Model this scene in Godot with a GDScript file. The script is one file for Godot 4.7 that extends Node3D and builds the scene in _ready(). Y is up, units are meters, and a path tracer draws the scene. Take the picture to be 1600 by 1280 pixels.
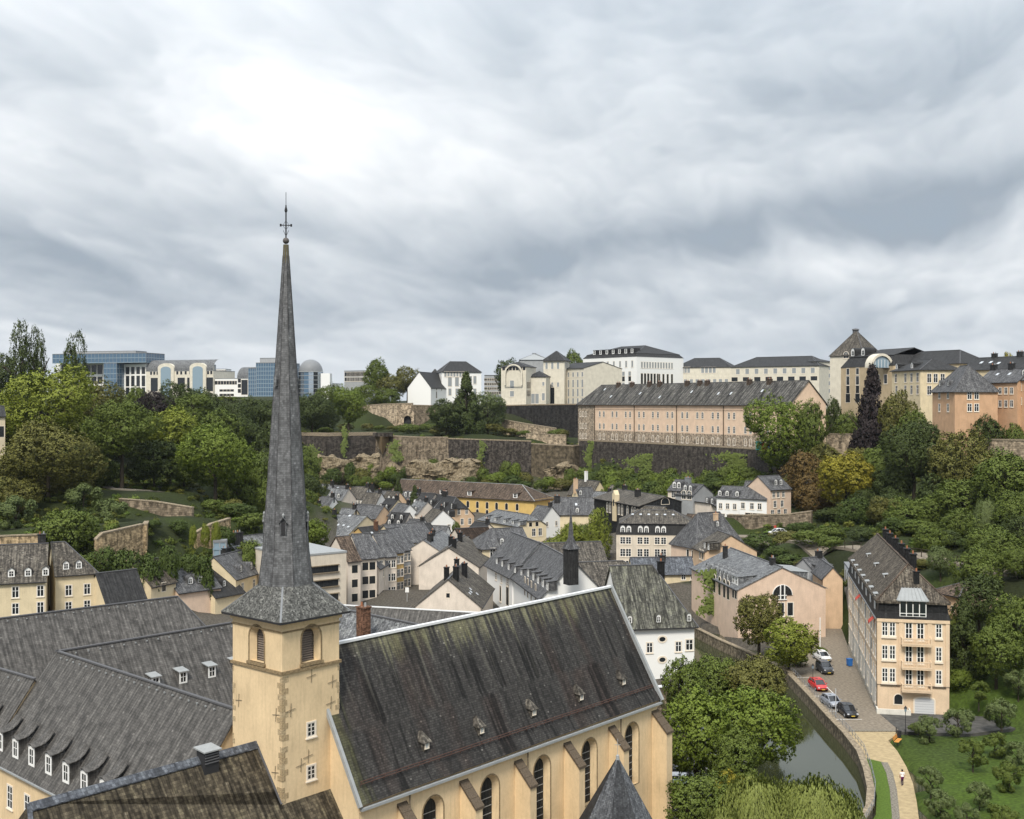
extends Node3D

# An old town in a river valley under an overcast sky, seen from the height across it. Metres; the camera looks along -z.

var M := {}
var C := {}
var T := []
var shapes := {}
var used := {}
var tree_count := 0
var CX := PackedFloat64Array()
var CZ := PackedFloat64Array()
var CY := PackedFloat64Array()
const TINT := {
	"yg": Vector3(0.195, 0.225, 0.036), "mid": Vector3(0.112, 0.146, 0.03), "dark": Vector3(0.062, 0.083, 0.024), "olive": Vector3(0.135, 0.132, 0.036),
	"brown": Vector3(0.15, 0.1, 0.036), "purple": Vector3(0.032, 0.024, 0.026), "greyish": Vector3(0.13, 0.165, 0.062), "bright": Vector3(0.14, 0.185, 0.03),
	"yellow": Vector3(0.26, 0.23, 0.03), "willow": Vector3(0.2, 0.23, 0.062), "ivy": Vector3(0.07, 0.1, 0.024)}

func _ready() -> void:
	# camera: level, the lens shifted a little
	var cam := Camera3D.new()
	cam.name = "camera"
	cam.position = Vector3(0, 42, 0)
	cam.set_frustum(1280.0 / 1780.0, Vector2(0, -10.0 / 1780.0), 1.0, 6000.0)
	add_child(cam)
	cam.make_current()
	var we := WorldEnvironment.new()
	we.name = "environment"
	var env := Environment.new()
	env.background_mode = Environment.BG_SKY
	var sky := Sky.new()
	var sm := PanoramaSkyMaterial.new()
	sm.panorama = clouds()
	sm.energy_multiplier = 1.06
	sky.sky_material = sm
	env.sky = sky
	env.tonemap_mode = Environment.TONE_MAPPER_LINEAR
	env.tonemap_exposure = 2.35
	env.sdfgi_enabled = true
	env.ssao_enabled = true
	env.ssil_enabled = true
	env.fog_enabled = true
	env.fog_density = 0.00003
	env.fog_light_color = Color(0.86, 0.9, 0.95)
	we.environment = env
	add_child(we)
	var sun := DirectionalLight3D.new()
	sun.name = "sun"
	sun.light_energy = 0.5
	sun.light_color = Color(1.0, 0.97, 0.92)
	sun.light_angular_distance = 14.0
	sun.shadow_enabled = true
	sun.rotation_degrees = Vector3(-50, -14, 0)
	add_child(sun)

	make_materials()
	make_plants()
	land()
	fortress()
	plateau()
	abbey()
	church()
	town()
	apartment()
	riverside()
	greenery()
	undergrowth()

func clouds() -> ImageTexture:
	# an overcast layer: brightest overhead, rolls and veils that thin out towards the horizon
	var w := 3072
	var h := 1536
	var d := PackedByteArray()
	d.resize(w * h * 3)
	d.fill(115)
	var a := noise(11, 0.55, 3)
	var b := noise(23, 1.7, 5)
	var c := noise(37, 5.0, 4)
	for y in h / 2:
		var el := PI / 2 - (y + 0.5) / h * PI
		var sy := sin(el)
		var cy := cos(el)
		var k := 1.0 / (sy + 0.2)
		var deg := rad_to_deg(el)
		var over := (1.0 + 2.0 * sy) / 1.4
		var low := (1.0 - smoothstep(0.5, 4.0, deg)) * 0.7
		for x in w:
			var az := wrapf((x + 0.5) / w * TAU, -PI, PI)
			var px := sin(az) * cy * k
			var pz := cos(az) * cy * k
			var u := px * 1.25 + pz * 0.2
			var v := pz * 0.85 - px * 0.45
			var n := a.get_noise_2d(u, v)
			var m := b.get_noise_2d(u * 0.8 + n * 0.45, v * 1.05 + n * 0.4)
			var f := c.get_noise_2d(u * 0.9 + m * 0.2, v + m * 0.2)
			var t := 0.64 + n * 0.15 + m * 0.15 + f * 0.08
			var azd := rad_to_deg(az)
			# a thin bright part of the layer, and heavier rolls beside it
			t += 0.13 * exp(-pow((azd + 7.5 + m * 5.0) / 9.0, 2.0) - pow((deg - 12.6 + n * 2.0) / 4.6, 2.0))
			t += 0.06 * exp(-pow((azd + 12.0) / 9.0, 2.0) - pow((deg - 18.0) / 4.0, 2.0))
			var ridge := 7.9 + (azd - 4.0) * 0.1 + m * 1.2
			t -= 0.25 * exp(-pow((deg - ridge) / 1.4, 2.0)) * smoothstep(-9.0, 4.0, azd + n * 6.0) * (1.0 - smoothstep(25.0, 60.0, azd))
			t -= 0.15 * exp(-pow((azd - 22.0) / 11.0, 2.0) - pow((deg - 15.5) / 3.6, 2.0))
			t -= 0.12 * exp(-pow((azd + 20.0) / 9.0, 2.0) - pow((deg - 7.0) / 2.4, 2.0))
			t += 0.16 * exp(-pow((azd - 18.0) / 7.0, 2.0) - pow((deg - 6.6) / 0.9, 2.0))
			t = clampf(lerpf(t, 0.7, low), 0.1, 0.93)
			var i := (y * w + x) * 3
			# half of full scale, so that the zenith has room
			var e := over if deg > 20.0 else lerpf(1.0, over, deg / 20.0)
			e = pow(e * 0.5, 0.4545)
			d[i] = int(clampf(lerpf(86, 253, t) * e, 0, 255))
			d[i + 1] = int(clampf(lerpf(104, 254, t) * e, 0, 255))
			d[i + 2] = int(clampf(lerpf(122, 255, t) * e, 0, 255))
	return ImageTexture.create_from_image(Image.create_from_data(w, h, false, Image.FORMAT_RGB8, d))

func make_materials() -> void:
	var plaster := mottle(101, 0.84, 1.0, 0.12)
	var rough := mottle(131, 0.45, 1.0, 0.3, 0.02)
	var sl := slates(201, Vector3(1, 1, 1), 0.1, 0.22, 0.1)
	var sl2 := slates(211, Vector3(1, 0.985, 0.965), 0.045, 0.22, 0.0)
	var sl3 := slates(221, Vector3(1.03, 0.99, 0.94), 0.12, 0.3, 0.08)
	var stone := rubble(301)
	var walls := {"cream": Vector3(0.72, 0.62, 0.46), "white": Vector3(0.76, 0.74, 0.7), "pale": Vector3(0.72, 0.64, 0.54), "peach": Vector3(0.71, 0.51, 0.35), "pink": Vector3(0.76, 0.58, 0.46), "blush": Vector3(0.78, 0.69, 0.61),
		"yellow": Vector3(0.73, 0.51, 0.19), "butter": Vector3(0.77, 0.65, 0.45), "ochre": Vector3(0.66, 0.46, 0.2), "orange": Vector3(0.64, 0.41, 0.26), "bluegrey": Vector3(0.38, 0.39, 0.41), "church": Vector3(0.76, 0.55, 0.31), "barrack": Vector3(0.84, 0.63, 0.48), "court": Vector3(0.76, 0.71, 0.61), "sand": Vector3(0.58, 0.46, 0.31), "facade": Vector3(0.78, 0.6, 0.43)}
	for k in walls: M[k] = mat(walls[k], 0.92, plaster, 11.0, true, 1.6)
	M.slate = mat(Vector3(0.23, 0.23, 0.24), 0.62, sl, 8.0, false)
	M.slate_pale = mat(Vector3(0.36, 0.37, 0.385), 0.6, sl, 8.0, false)
	M.slate_dark = mat(Vector3(0.095, 0.097, 0.102), 0.6, sl2, 8.0, false)
	M.slate_old = mat(Vector3(0.215, 0.21, 0.2), 0.75, sl3, 8.0, false)
	M.slate_brown = mat(Vector3(0.2, 0.16, 0.135), 0.8, sl3, 8.0, false)
	M.slate_abbey = mat(Vector3(0.25, 0.245, 0.24), 0.6, sl2, 8.0, false)
	M.spire = mat(Vector3(0.34, 0.345, 0.355), 0.6, slates(231, Vector3(1, 1, 1), 0.06, 0.1, 0.0), 6.0, false)
	M.skirt = mat(Vector3(0.27, 0.27, 0.265), 0.75, slates(241, Vector3(1, 1, 0.98), 0.16, 0.12, 0.08), 4.2, false)
	M.ridge = mat(Vector3(0.1, 0.1, 0.105), 0.6)
	M.zinc = mat(Vector3(0.36, 0.375, 0.39), 0.45, plaster, 5.0)
	M.zinc_dark = mat(Vector3(0.24, 0.25, 0.27), 0.5, plaster, 5.0)
	M.iron = mat(Vector3(0.03, 0.03, 0.032), 0.6)
	M.trim = mat(Vector3(0.72, 0.64, 0.53), 0.9)
	M.stone_trim = mat(Vector3(0.42, 0.34, 0.24), 0.95, rough, 2.5)
	M.white = mat(Vector3(0.78, 0.78, 0.76), 0.6)
	M.glass = mat(Vector3(0.016, 0.019, 0.022), 0.12)
	M.glass.metallic_specular = 0.5
	M.skylight = mat(Vector3(0.5, 0.53, 0.56), 0.15)
	M.blueglass = mat(Vector3(0.06, 0.12, 0.19), 0.08)
	M.blueglass.metallic_specular = 0.7
	M.paleglass = mat(Vector3(0.22, 0.3, 0.36), 0.1)
	M.paleglass.metallic_specular = 0.6
	M.clay = mat(Vector3(0.3, 0.13, 0.07), 0.9)
	M.brick = mat(Vector3(0.26, 0.14, 0.09), 0.95, stone, 2.0)
	M.bark = mat(Vector3(0.1, 0.082, 0.06), 0.95, rough, 1.5)
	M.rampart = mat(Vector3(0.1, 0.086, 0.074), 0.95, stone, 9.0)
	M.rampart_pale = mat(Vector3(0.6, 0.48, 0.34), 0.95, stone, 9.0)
	M.coping = mat(Vector3(0.55, 0.45, 0.33), 0.95, rough, 6.0)
	M.garden_wall = mat(Vector3(0.6, 0.45, 0.27), 0.95, stone, 6.0)
	M.quay = mat(Vector3(0.3, 0.25, 0.18), 0.95, stone, 4.5)
	M.rock = mat(Vector3(0.66, 0.53, 0.36), 0.95, mottle(141, 0.15, 1.0, 0.5, 0.03), 14.0)
	M.cobble = mat(Vector3(0.33, 0.28, 0.225), 0.9, mottle(151, 0.62, 1.0, 0.0, 0.02), 6.0)
	M.asphalt = mat(Vector3(0.15, 0.145, 0.14), 0.8, mottle(161, 0.5, 1.0, 0.0, 0.015), 9.0)
	M.sandpath = mat(Vector3(0.5, 0.39, 0.235), 0.95, mottle(171, 0.75, 1.0, 0.0, 0.015), 7.0)
	M.kerb = mat(Vector3(0.4, 0.36, 0.3), 0.9, rough, 3.0)
	M.lawn = mat(Vector3(0.13, 0.21, 0.035), 0.95, mottle(181, 0.55, 1.0, 0.0, 0.03), 5.0)
	M.terrain = mat(Vector3(1, 1, 1), 0.95, mottle(191, 0.3, 1.0, 0.0, 0.03), 9.0)
	M.terrain.vertex_color_use_as_albedo = true
	M.water = mat(Vector3(0.038, 0.042, 0.02), 0.05)
	M.water.metallic_specular = 0.5
	M.rubber = mat(Vector3(0.02, 0.02, 0.02), 0.85)
	M.steel = mat(Vector3(0.45, 0.46, 0.47), 0.4)
	M.red = mat(Vector3(0.42, 0.06, 0.04), 0.7)
	M.blue = mat(Vector3(0.03, 0.14, 0.42), 0.5)
	M.wood = mat(Vector3(0.6, 0.28, 0.07), 0.7)
	M.louvre = mat(Vector3(0.22, 0.18, 0.15), 0.8)
	M.stone_light = mat(Vector3(0.5, 0.37, 0.22), 0.95, rough, 2.5)
	M.quoin = mat(Vector3(0.78, 0.59, 0.36), 0.95, rough, 1.7)
	M.quoin_pale = mat(Vector3(0.86, 0.67, 0.43), 0.95, rough, 2.0)
	M.stone_dark = mat(Vector3(0.22, 0.17, 0.125), 0.95, rough, 1.5)
	M.lichen = mat(Vector3(0.24, 0.21, 0.12), 0.9, rough, 1.0)
	M.copper = mat(Vector3(0.1, 0.09, 0.085), 0.5)
	M.blind = mat(Vector3(0.27, 0.29, 0.3), 0.2)
	M.leadglass = mat(Vector3(0.022, 0.023, 0.022), 0.35)
	M.lead = mat(Vector3(0.28, 0.27, 0.25), 0.7)
	M.zinc_bright = mat(Vector3(0.68, 0.69, 0.7), 0.5)
	M.moss = mat(Vector3(0.17, 0.15, 0.07), 0.95, rough, 2.0)
	M.rust = mat(Vector3(0.09, 0.05, 0.04), 0.9)
	M.slate_moss = mat(Vector3(0.16, 0.145, 0.118), 0.8, slates(251, Vector3(1.04, 1, 0.93), 0.1, 0.45, 0.14), 8.0, false)
	M.slate_blue = mat(Vector3(0.22, 0.24, 0.28), 0.55, sl, 8.0, false)
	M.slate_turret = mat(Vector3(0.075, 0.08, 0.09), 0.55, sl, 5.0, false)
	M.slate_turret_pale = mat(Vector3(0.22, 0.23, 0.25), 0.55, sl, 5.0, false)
	M.sash = mat(Vector3(0.6, 0.56, 0.5), 0.7)
	M.white_wall = mat(Vector3(0.76, 0.73, 0.67), 0.9, plaster, 8.0)
	M.slate_black = mat(Vector3(0.034, 0.034, 0.036), 0.55, sl, 8.0, false)
	M.black_slates = mat(Vector3(0.06, 0.063, 0.068), 0.6, sl, 8.0, false)
	M.slate_weathered = mat(Vector3(0.21, 0.195, 0.175), 0.9, sl3, 7.0, false)
	M.slate_umber = mat(Vector3(0.075, 0.055, 0.045), 0.85, sl3, 8.0, false)
	M.slate_mossy = mat(Vector3(0.22, 0.217, 0.2), 0.75, slates(261, Vector3(1, 1, 0.96), 0.08, 0.45, 0.3), 8.0, false)
	M.slate_streaked = mat(Vector3(0.19, 0.185, 0.18), 0.8, slates(271, Vector3(1, 0.99, 0.97), 0.08, 0.5, 0.15), 16.0, false)
	M.garage = mat(Vector3(0.55, 0.56, 0.57), 0.5)
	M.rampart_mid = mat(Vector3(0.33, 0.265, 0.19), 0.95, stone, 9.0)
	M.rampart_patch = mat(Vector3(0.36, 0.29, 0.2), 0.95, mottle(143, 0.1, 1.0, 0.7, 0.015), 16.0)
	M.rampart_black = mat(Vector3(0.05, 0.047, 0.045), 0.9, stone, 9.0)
	M.barrack_stone = mat(Vector3(0.6, 0.49, 0.37), 0.95, stone, 5.0)
	M.tarp = mat(Vector3(0.03, 0.2, 0.55), 0.5)
	M.signal = mat(Vector3(0.6, 0.04, 0.05), 0.5)
	M.teal = mat(Vector3(0.08, 0.4, 0.38), 0.6)
	M.mirror = mat(Vector3(0.45, 0.5, 0.55), 0.08)
	M.mirror.metallic = 0.8
	M.carglass = mat(Vector3(0.015, 0.017, 0.02), 0.08)
	M.carglass.metallic_specular = 0.6
	M.lamp_glass = mat(Vector3(0.6, 0.62, 0.65), 0.15)
	M.plate = mat(Vector3(0.7, 0.5, 0.08), 0.5)
	M.hair = mat(Vector3(0.02, 0.016, 0.014), 0.7)
	M.church = mat(Vector3(0.82, 0.63, 0.4), 0.92, mottle(107, 0.83, 1.0, 0.22, 0.008), 9.0, true, 1.8)
	M.nave = mat(Vector3(1, 1, 1), 0.7, nave_slates())
	var nm := mottle(197, 0.0, 1.0, 0.0, 0.03).get_image()
	nm.bump_map_to_normal_map(0.35)
	M.water.normal_enabled = true
	M.water.normal_texture = ImageTexture.create_from_image(nm)
	M.water.normal_scale = 0.12
	M.water.uv1_triplanar = true
	M.water.uv1_world_triplanar = true
	M.water.uv1_scale = Vector3(0.25, 0.25, 0.25)

# the old church roof: dark slates, moss in streaks below the ridge, rusty and pale runs
func nave_slates() -> ImageTexture:
	var w := 1792
	var h := 640
	var r := RandomNumberGenerator.new()
	r.seed = 77
	var im := Image.create(w, h, false, Image.FORMAT_L8)
	im.fill(Color(0.31, 0.31, 0.31))
	for row in 64:
		for col in range(-1, 180):
			var t := r.randf_range(0.36, 0.56)
			if r.randf() < 0.004: t = 0.8
			im.fill_rect(Rect2i(col * 10 + (row % 2) * 5, row * 10, 9, 8), Color(t, t, t))
	var base := im.get_data()
	var fine := stretched(401, w, h, 32, 0.035, 3)
	var mid := stretched(402, w, h, 16, 0.012, 3)
	var wide := stretched(403, w, h, 8, 0.005, 3)
	var blot := grey(404, w, h, 0.02, 4)
	var d := PackedByteArray()
	d.resize(w * h * 3)
	for y in h:
		var v := float(y) / h
		for x in w:
			var i := y * w + x
			var u := float(x) / w
			var f := fine[i] / 255.0
			var m := mid[i] / 255.0
			var q := wide[i] / 255.0
			var s := base[i] / 255.0
			var t := s * (0.26 + 0.22 * f + 0.3 * m)
			var c := Vector3(t * 0.98, t * 0.95, t * 0.92)
			# rusty runs
			var ru := clampf((q - 0.5) * 3.0, 0, 1) * 0.55
			c = c.lerp(Vector3(t * 1.0, t * 0.82, t * 0.74), ru)
			# black runs
			c *= 1.0 - 0.6 * clampf((m * 0.6 + f * 0.4 - 0.55) * 6.0, 0, 1) * smoothstep(0.1, 0.35, v)
			# pale runs
			c = c.lerp(Vector3(0.48, 0.47, 0.42), 0.35 * clampf((f - 0.66) * 7.0, 0, 1) * (1.0 - smoothstep(0.2, 0.75, v)))
			# moss below the ridge and at the west verge
			var reach := 0.05 + 0.26 * f * (0.4 + m) * smoothstep(0.02, 0.25, u) + 0.12 * (q - 0.4)
			var moss := clampf((reach - v) * 7.0, 0, 1) * (0.35 + 0.65 * clampf((f - 0.25) * 2.5, 0, 1)) * smoothstep(0.0, 0.2, u)
			moss = maxf(moss, 0.75 * clampf((0.035 + 0.03 * (f - 0.4) - u) * 50.0, 0, 1) * smoothstep(0.1, 0.4, v))
			moss *= 0.5 + 0.45 * blot[i] / 255.0
			var mc := Vector3(0.52, 0.51, 0.4).lerp(Vector3(0.4, 0.4, 0.27), clampf(v * 4.0 + (q - 0.5), 0, 1)) * (0.55 + 0.8 * s)
			c = c.lerp(mc, clampf(moss, 0, 0.92))
			d[i * 3] = int(clampf(c.x, 0, 1) * 255)
			d[i * 3 + 1] = int(clampf(c.y, 0, 1) * 255)
			d[i * 3 + 2] = int(clampf(c.z, 0, 1) * 255)
	return pic(w, h, d)

func make_plants() -> void:
	C["broad0"] = crown(1, "broad", 3000, 9, 0.048)
	C["broad1"] = crown(2, "broad", 3000, 9, 0.048)
	C["broad2"] = crown(3, "broad", 2600, 9, 0.052)
	C["broad3"] = crown(4, "broad", 2600, 9, 0.052)
	C["grand0"] = crown(21, "broad", 5200, 10, 0.034)
	C["grand1"] = crown(22, "broad", 5200, 10, 0.034)
	C["near"] = crown(5, "broad", 2600, 10, 0.055)
	C["near1"] = crown(15, "broad", 2600, 10, 0.055)
	C["bush0"] = crown(6, "bush", 1300, 9, 0.075)
	C["bush1"] = crown(7, "bush", 1300, 9, 0.07)
	C["poplar"] = crown(8, "poplar", 2600, 9, 0.06)
	C["conifer"] = crown(9, "conifer", 2600, 9, 0.06)
	C["apple0"] = crown(10, "apple", 1300, 9, 0.06)
	C["apple1"] = crown(12, "apple", 1300, 9, 0.06)
	C["willow"] = crown(13, "willow", 1500, 26, 0.065)
	for i in 3: T.append(trunk(20 + i))

func land() -> void:
	ctl(-37.1, -60.0, -1.0)
	ctl(-27.0, -80.0, -1.0)
	ctl(-10.1, -60.0, -1.0)
	ctl(0.0, -80.0, -1.0)
	ctl(13.5, -80.0, -1.0)
	ctl(-18.5, -110.0, -1.0)
	ctl(0.0, -110.0, -1.0)
	ctl(12.9, -115.0, -1.0)
	ctl(18.4, -126.0, -1.0)
	ctl(-25.3, -150.0, 0.0)
	ctl(0.0, -150.0, 0.0)
	ctl(16.9, -150.0, -1.0)
	ctl(29.5, -150.0, -2.0)
	ctl(-53.4, -190.0, 2.0)
	ctl(-33.7, -200.0, 0.0)
	ctl(-38.8, -230.0, 0.0)
	ctl(-12.4, -220.0, 0.0)
	ctl(12.4, -220.0, 0.0)
	ctl(37.1, -220.0, 0.0)
	ctl(42.7, -190.0, 0.0)
	ctl(55.1, -200.0, 0.0)
	ctl(42.7, -155.0, 0.0)
	ctl(47.0, -155.0, 0.0)
	ctl(54.8, -150.0, 0.0)
	ctl(43.8, -130.0, 0.0)
	ctl(40.1, -115.0, 0.0)
	ctl(43.2, -145.0, 0.0)
	ctl(37.9, -125.0, 0.0)
	ctl(55.4, -170.0, 0.0)
	ctl(50.6, -180.0, 0.0)
	ctl(56.6, -190.0, 0.0)
	ctl(50.6, -200.0, 0.0)
	ctl(-29.2, -260.0, 0.0)
	ctl(0.0, -270.0, 0.0)
	ctl(30.3, -270.0, 0.0)
	ctl(-33.7, -300.0, 0.0)
	ctl(0.0, -310.0, 0.0)
	ctl(34.8, -310.0, 0.0)
	ctl(48.6, -262.0, 2.0)
	ctl(-59.0, -350.0, 1.0)
	ctl(-19.7, -350.0, 1.0)
	ctl(19.7, -350.0, 1.0)
	ctl(44.5, -330.0, 3.0)
	ctl(-67.4, -400.0, 2.0)
	ctl(-47.2, -420.0, 3.0)
	ctl(-23.0, -410.0, 3.0)
	ctl(0.0, -400.0, 3.0)
	ctl(22.5, -400.0, 3.0)
	ctl(42.7, -380.0, 4.0)
	ctl(64.0, -380.0, 4.0)
	ctl(-79.1, -440.0, 8.0)
	ctl(-58.9, -437.0, 8.0)
	ctl(-38.8, -432.0, 8.0)
	ctl(-14.5, -430.0, 8.0)
	ctl(7.2, -430.0, 8.0)
	ctl(23.9, -425.0, 9.0)
	ctl(-89.0, -480.0, 29.0)
	ctl(-66.1, -490.0, 29.5)
	ctl(-43.1, -480.0, 29.0)
	ctl(-16.2, -480.0, 29.0)
	ctl(8.0, -475.0, 28.0)
	ctl(-70.8, -450.0, 8.0)
	ctl(-62.0, -460.0, 8.0)
	ctl(-55.3, -464.0, 8.0)
	ctl(-49.8, -455.0, 8.0)
	ctl(-30.1, -446.0, 8.0)
	ctl(-15.0, -446.0, 8.0)
	ctl(0.0, -446.0, 8.0)
	ctl(17.2, -438.0, 9.0)
	ctl(-77.0, -474.0, 28.0)
	ctl(-58.0, -487.0, 28.0)
	ctl(-39.4, -468.0, 27.0)
	ctl(-21.1, -470.0, 27.0)
	ctl(0.0, -469.0, 26.5)
	ctl(-102.2, -455.0, 18.0)
	ctl(-87.3, -420.0, 14.0)
	ctl(-76.9, -380.0, 10.0)
	ctl(35.2, -418.0, 11.0)
	ctl(55.9, -398.0, 11.0)
	ctl(71.8, -365.0, 14.0)
	ctl(52.2, -332.0, 7.5)
	ctl(56.1, -322.0, 8.5)
	ctl(57.8, -312.0, 10.0)
	ctl(61.3, -303.0, 12.0)
	ctl(69.9, -300.0, 12.5)
	ctl(78.9, -312.0, 13.0)
	ctl(71.7, -345.0, 13.0)
	ctl(80.9, -335.0, 15.0)
	ctl(39.0, -434.0, 20.0)
	ctl(59.9, -410.0, 20.0)
	ctl(77.9, -385.0, 20.0)
	ctl(38.8, -460.0, 27.0)
	ctl(60.4, -430.0, 27.0)
	ctl(78.7, -400.0, 27.0)
	ctl(87.0, -360.0, 27.0)
	ctl(101.9, -370.0, 28.0)
	ctl(35.1, -480.0, 27.3)
	ctl(-73.0, -500.0, 29.3)
	ctl(-68.0, -515.0, 29.5)
	ctl(-57.4, -511.0, 29.5)
	ctl(-45.5, -506.0, 29.5)
	ctl(-34.2, -508.0, 29.5)
	ctl(-74.2, -550.0, 39.5)
	ctl(-54.2, -536.0, 41.0)
	ctl(-42.2, -536.0, 41.0)
	ctl(-91.0, -540.0, 34.0)
	ctl(-61.2, -545.0, 41.0)
	ctl(-30.1, -535.0, 41.0)
	ctl(0.0, -530.0, 41.0)
	ctl(29.8, -530.0, 41.0)
	ctl(61.8, -550.0, 41.0)
	ctl(106.2, -540.0, 40.0)
	ctl(134.8, -500.0, 39.0)
	ctl(125.1, -420.0, 38.0)
	ctl(-80.9, -180.0, 3.0)
	ctl(-72.8, -185.0, 3.0)
	ctl(-69.4, -190.0, 3.0)
	ctl(-63.3, -205.0, 3.0)
	ctl(-54.4, -215.0, 2.5)
	ctl(-48.0, -225.0, 2.0)
	ctl(-60.3, -290.0, 3.0)
	ctl(-103.7, -205.0, 9.0)
	ctl(-91.2, -203.0, 10.0)
	ctl(-80.2, -204.0, 10.0)
	ctl(-69.1, -212.0, 11.0)
	ctl(-63.2, -225.0, 12.0)
	ctl(-58.1, -235.0, 12.0)
	ctl(-104.4, -216.0, 17.5)
	ctl(-90.6, -218.0, 18.0)
	ctl(-81.1, -222.0, 18.0)
	ctl(-73.0, -228.0, 18.3)
	ctl(-68.2, -238.0, 18.3)
	ctl(-64.6, -250.0, 17.0)
	ctl(-58.4, -260.0, 13.0)
	ctl(-88.3, -262.0, 21.6)
	ctl(-79.5, -262.0, 21.4)
	ctl(-100.1, -262.0, 22.0)
	ctl(-119.1, -265.0, 21.0)
	ctl(-72.8, -270.0, 18.0)
	ctl(-112.1, -285.0, 22.5)
	ctl(-99.3, -285.0, 21.5)
	ctl(-88.1, -285.0, 21.0)
	ctl(-79.2, -300.0, 21.0)
	ctl(-69.7, -310.0, 17.0)
	ctl(-70.7, -340.0, 14.0)
	ctl(-146.1, -260.0, 26.0)
	ctl(-139.3, -310.0, 28.0)
	ctl(-116.9, -320.0, 28.0)
	ctl(-95.5, -340.0, 28.0)
	ctl(-83.1, -370.0, 23.0)
	ctl(-161.8, -360.0, 36.0)
	ctl(-138.8, -380.0, 36.0)
	ctl(-112.4, -400.0, 35.0)
	ctl(-91.8, -430.0, 27.0)
	ctl(-206.7, -460.0, 45.0)
	ctl(-161.8, -480.0, 45.0)
	ctl(-123.9, -490.0, 44.0)
	ctl(-100.3, -510.0, 40.0)
	ctl(-269.7, -400.0, 45.0)
	ctl(-269.7, -300.0, 40.0)
	ctl(-146.1, -200.0, 22.0)
	ctl(49.2, -125.0, 0.5)
	ctl(53.0, -118.0, 1.5)
	ctl(58.7, -110.0, 3.0)
	ctl(57.3, -150.0, 0.6)
	ctl(60.7, -150.0, 1.5)
	ctl(68.3, -160.0, 3.2)
	ctl(76.4, -160.0, 6.0)
	ctl(67.6, -172.0, 3.5)
	ctl(76.9, -180.0, 7.0)
	ctl(86.0, -180.0, 10.0)
	ctl(74.5, -195.0, 7.0)
	ctl(72.5, -215.0, 10.5)
	ctl(69.1, -232.0, 12.5)
	ctl(78.4, -218.0, 12.8)
	ctl(82.1, -203.0, 12.9)
	ctl(86.3, -192.0, 13.0)
	ctl(91.0, -180.0, 14.0)
	ctl(58.9, -276.0, 9.3)
	ctl(64.7, -256.0, 11.0)
	ctl(53.9, -240.0, 4.0)
	ctl(58.1, -230.0, 5.0)
	ctl(61.9, -225.0, 6.0)
	ctl(61.1, -262.0, 8.5)
	ctl(62.8, -298.0, 12.5)
	ctl(71.6, -293.0, 13.5)
	ctl(57.0, -290.0, 8.2)
	ctl(63.4, -282.0, 9.0)
	ctl(68.5, -277.0, 10.0)
	ctl(75.8, -300.0, 13.5)
	ctl(80.4, -270.0, 13.5)
	ctl(87.6, -240.0, 14.0)
	ctl(98.0, -218.0, 14.5)
	ctl(89.0, -330.0, 16.0)
	ctl(97.8, -290.0, 15.0)
	ctl(100.1, -262.0, 15.0)
	ctl(108.8, -242.0, 15.5)
	ctl(96.1, -342.0, 20.0)
	ctl(105.4, -318.0, 21.0)
	ctl(108.1, -283.0, 22.0)
	ctl(115.6, -278.0, 25.0)
	ctl(123.5, -268.0, 26.0)
	ctl(108.1, -350.0, 37.0)
	ctl(126.0, -345.0, 38.0)
	ctl(139.0, -330.0, 39.0)
	ctl(131.5, -260.0, 36.0)
	ctl(123.6, -200.0, 32.0)
	ctl(0.0, -700.0, 43.0)
	ctl(-157.3, -700.0, 46.0)
	ctl(-314.6, -700.0, 47.0)
	ctl(157.3, -700.0, 43.0)
	ctl(269.7, -600.0, 44.0)
	ctl(-337.1, -1000.0, 47.0)
	ctl(0.0, -1200.0, 46.0)
	ctl(337.1, -1000.0, 46.0)
	ctl(-809.0, -1800.0, 48.0)
	ctl(0.0, -2200.0, 48.0)
	ctl(809.0, -1800.0, 48.0)
	ctl(-910.1, -900.0, 47.0)
	ctl(707.9, -700.0, 44.0)
	ctl(0.0, -4500.0, 48.0)
	ctl(-4044.9, -4500.0, 48.0)
	ctl(4044.9, -4500.0, 48.0)
	ctl(455.1, -300.0, 40.0)
	ctl(-556.2, -300.0, 45.0)
	var river := PackedVector2Array([Vector2(27, -240), Vector2(32, -215), Vector2(36, -198), Vector2(39, -188), Vector2(41.5, -179), Vector2(42.5, -173), Vector2(42.3, -160), Vector2(42, -150), Vector2(41.9, -142), Vector2(41.4, -134.6), Vector2(40.1, -127.8), Vector2(38.6, -121.6), Vector2(36.7, -116), Vector2(32, -107), Vector2(25, -99), Vector2(14, -92), Vector2(8, -104), Vector2(16, -110), Vector2(23.5, -118), Vector2(27.5, -128), Vector2(30, -142), Vector2(31, -160), Vector2(31, -172), Vector2(29, -182), Vector2(26, -192), Vector2(23, -205), Vector2(18, -225), Vector2(16, -240)])
	var paved := PackedVector2Array([Vector2(42.75, -173), Vector2(42.55, -160), Vector2(42.25, -150), Vector2(42.15, -145.4), Vector2(41.75, -134.6), Vector2(40.4, -127.8), Vector2(38.95, -121.6), Vector2(37.05, -116), Vector2(32.3, -107.2), Vector2(25.3, -99.3), Vector2(31.23, -95.85), Vector2(32.7, -94.63), Vector2(36.87, -103.83), Vector2(40.54, -113.27), Vector2(42.52, -119.62), Vector2(44.24, -125.65), Vector2(45.51, -131.39), Vector2(46.48, -137.43), Vector2(46.77, -141.59), Vector2(49.6, -145.4), Vector2(65, -147), Vector2(63, -152.5), Vector2(49.6, -155.2), Vector2(58.2, -197.3), Vector2(62, -240), Vector2(57, -215), Vector2(52, -196), Vector2(43, -178)])
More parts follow.
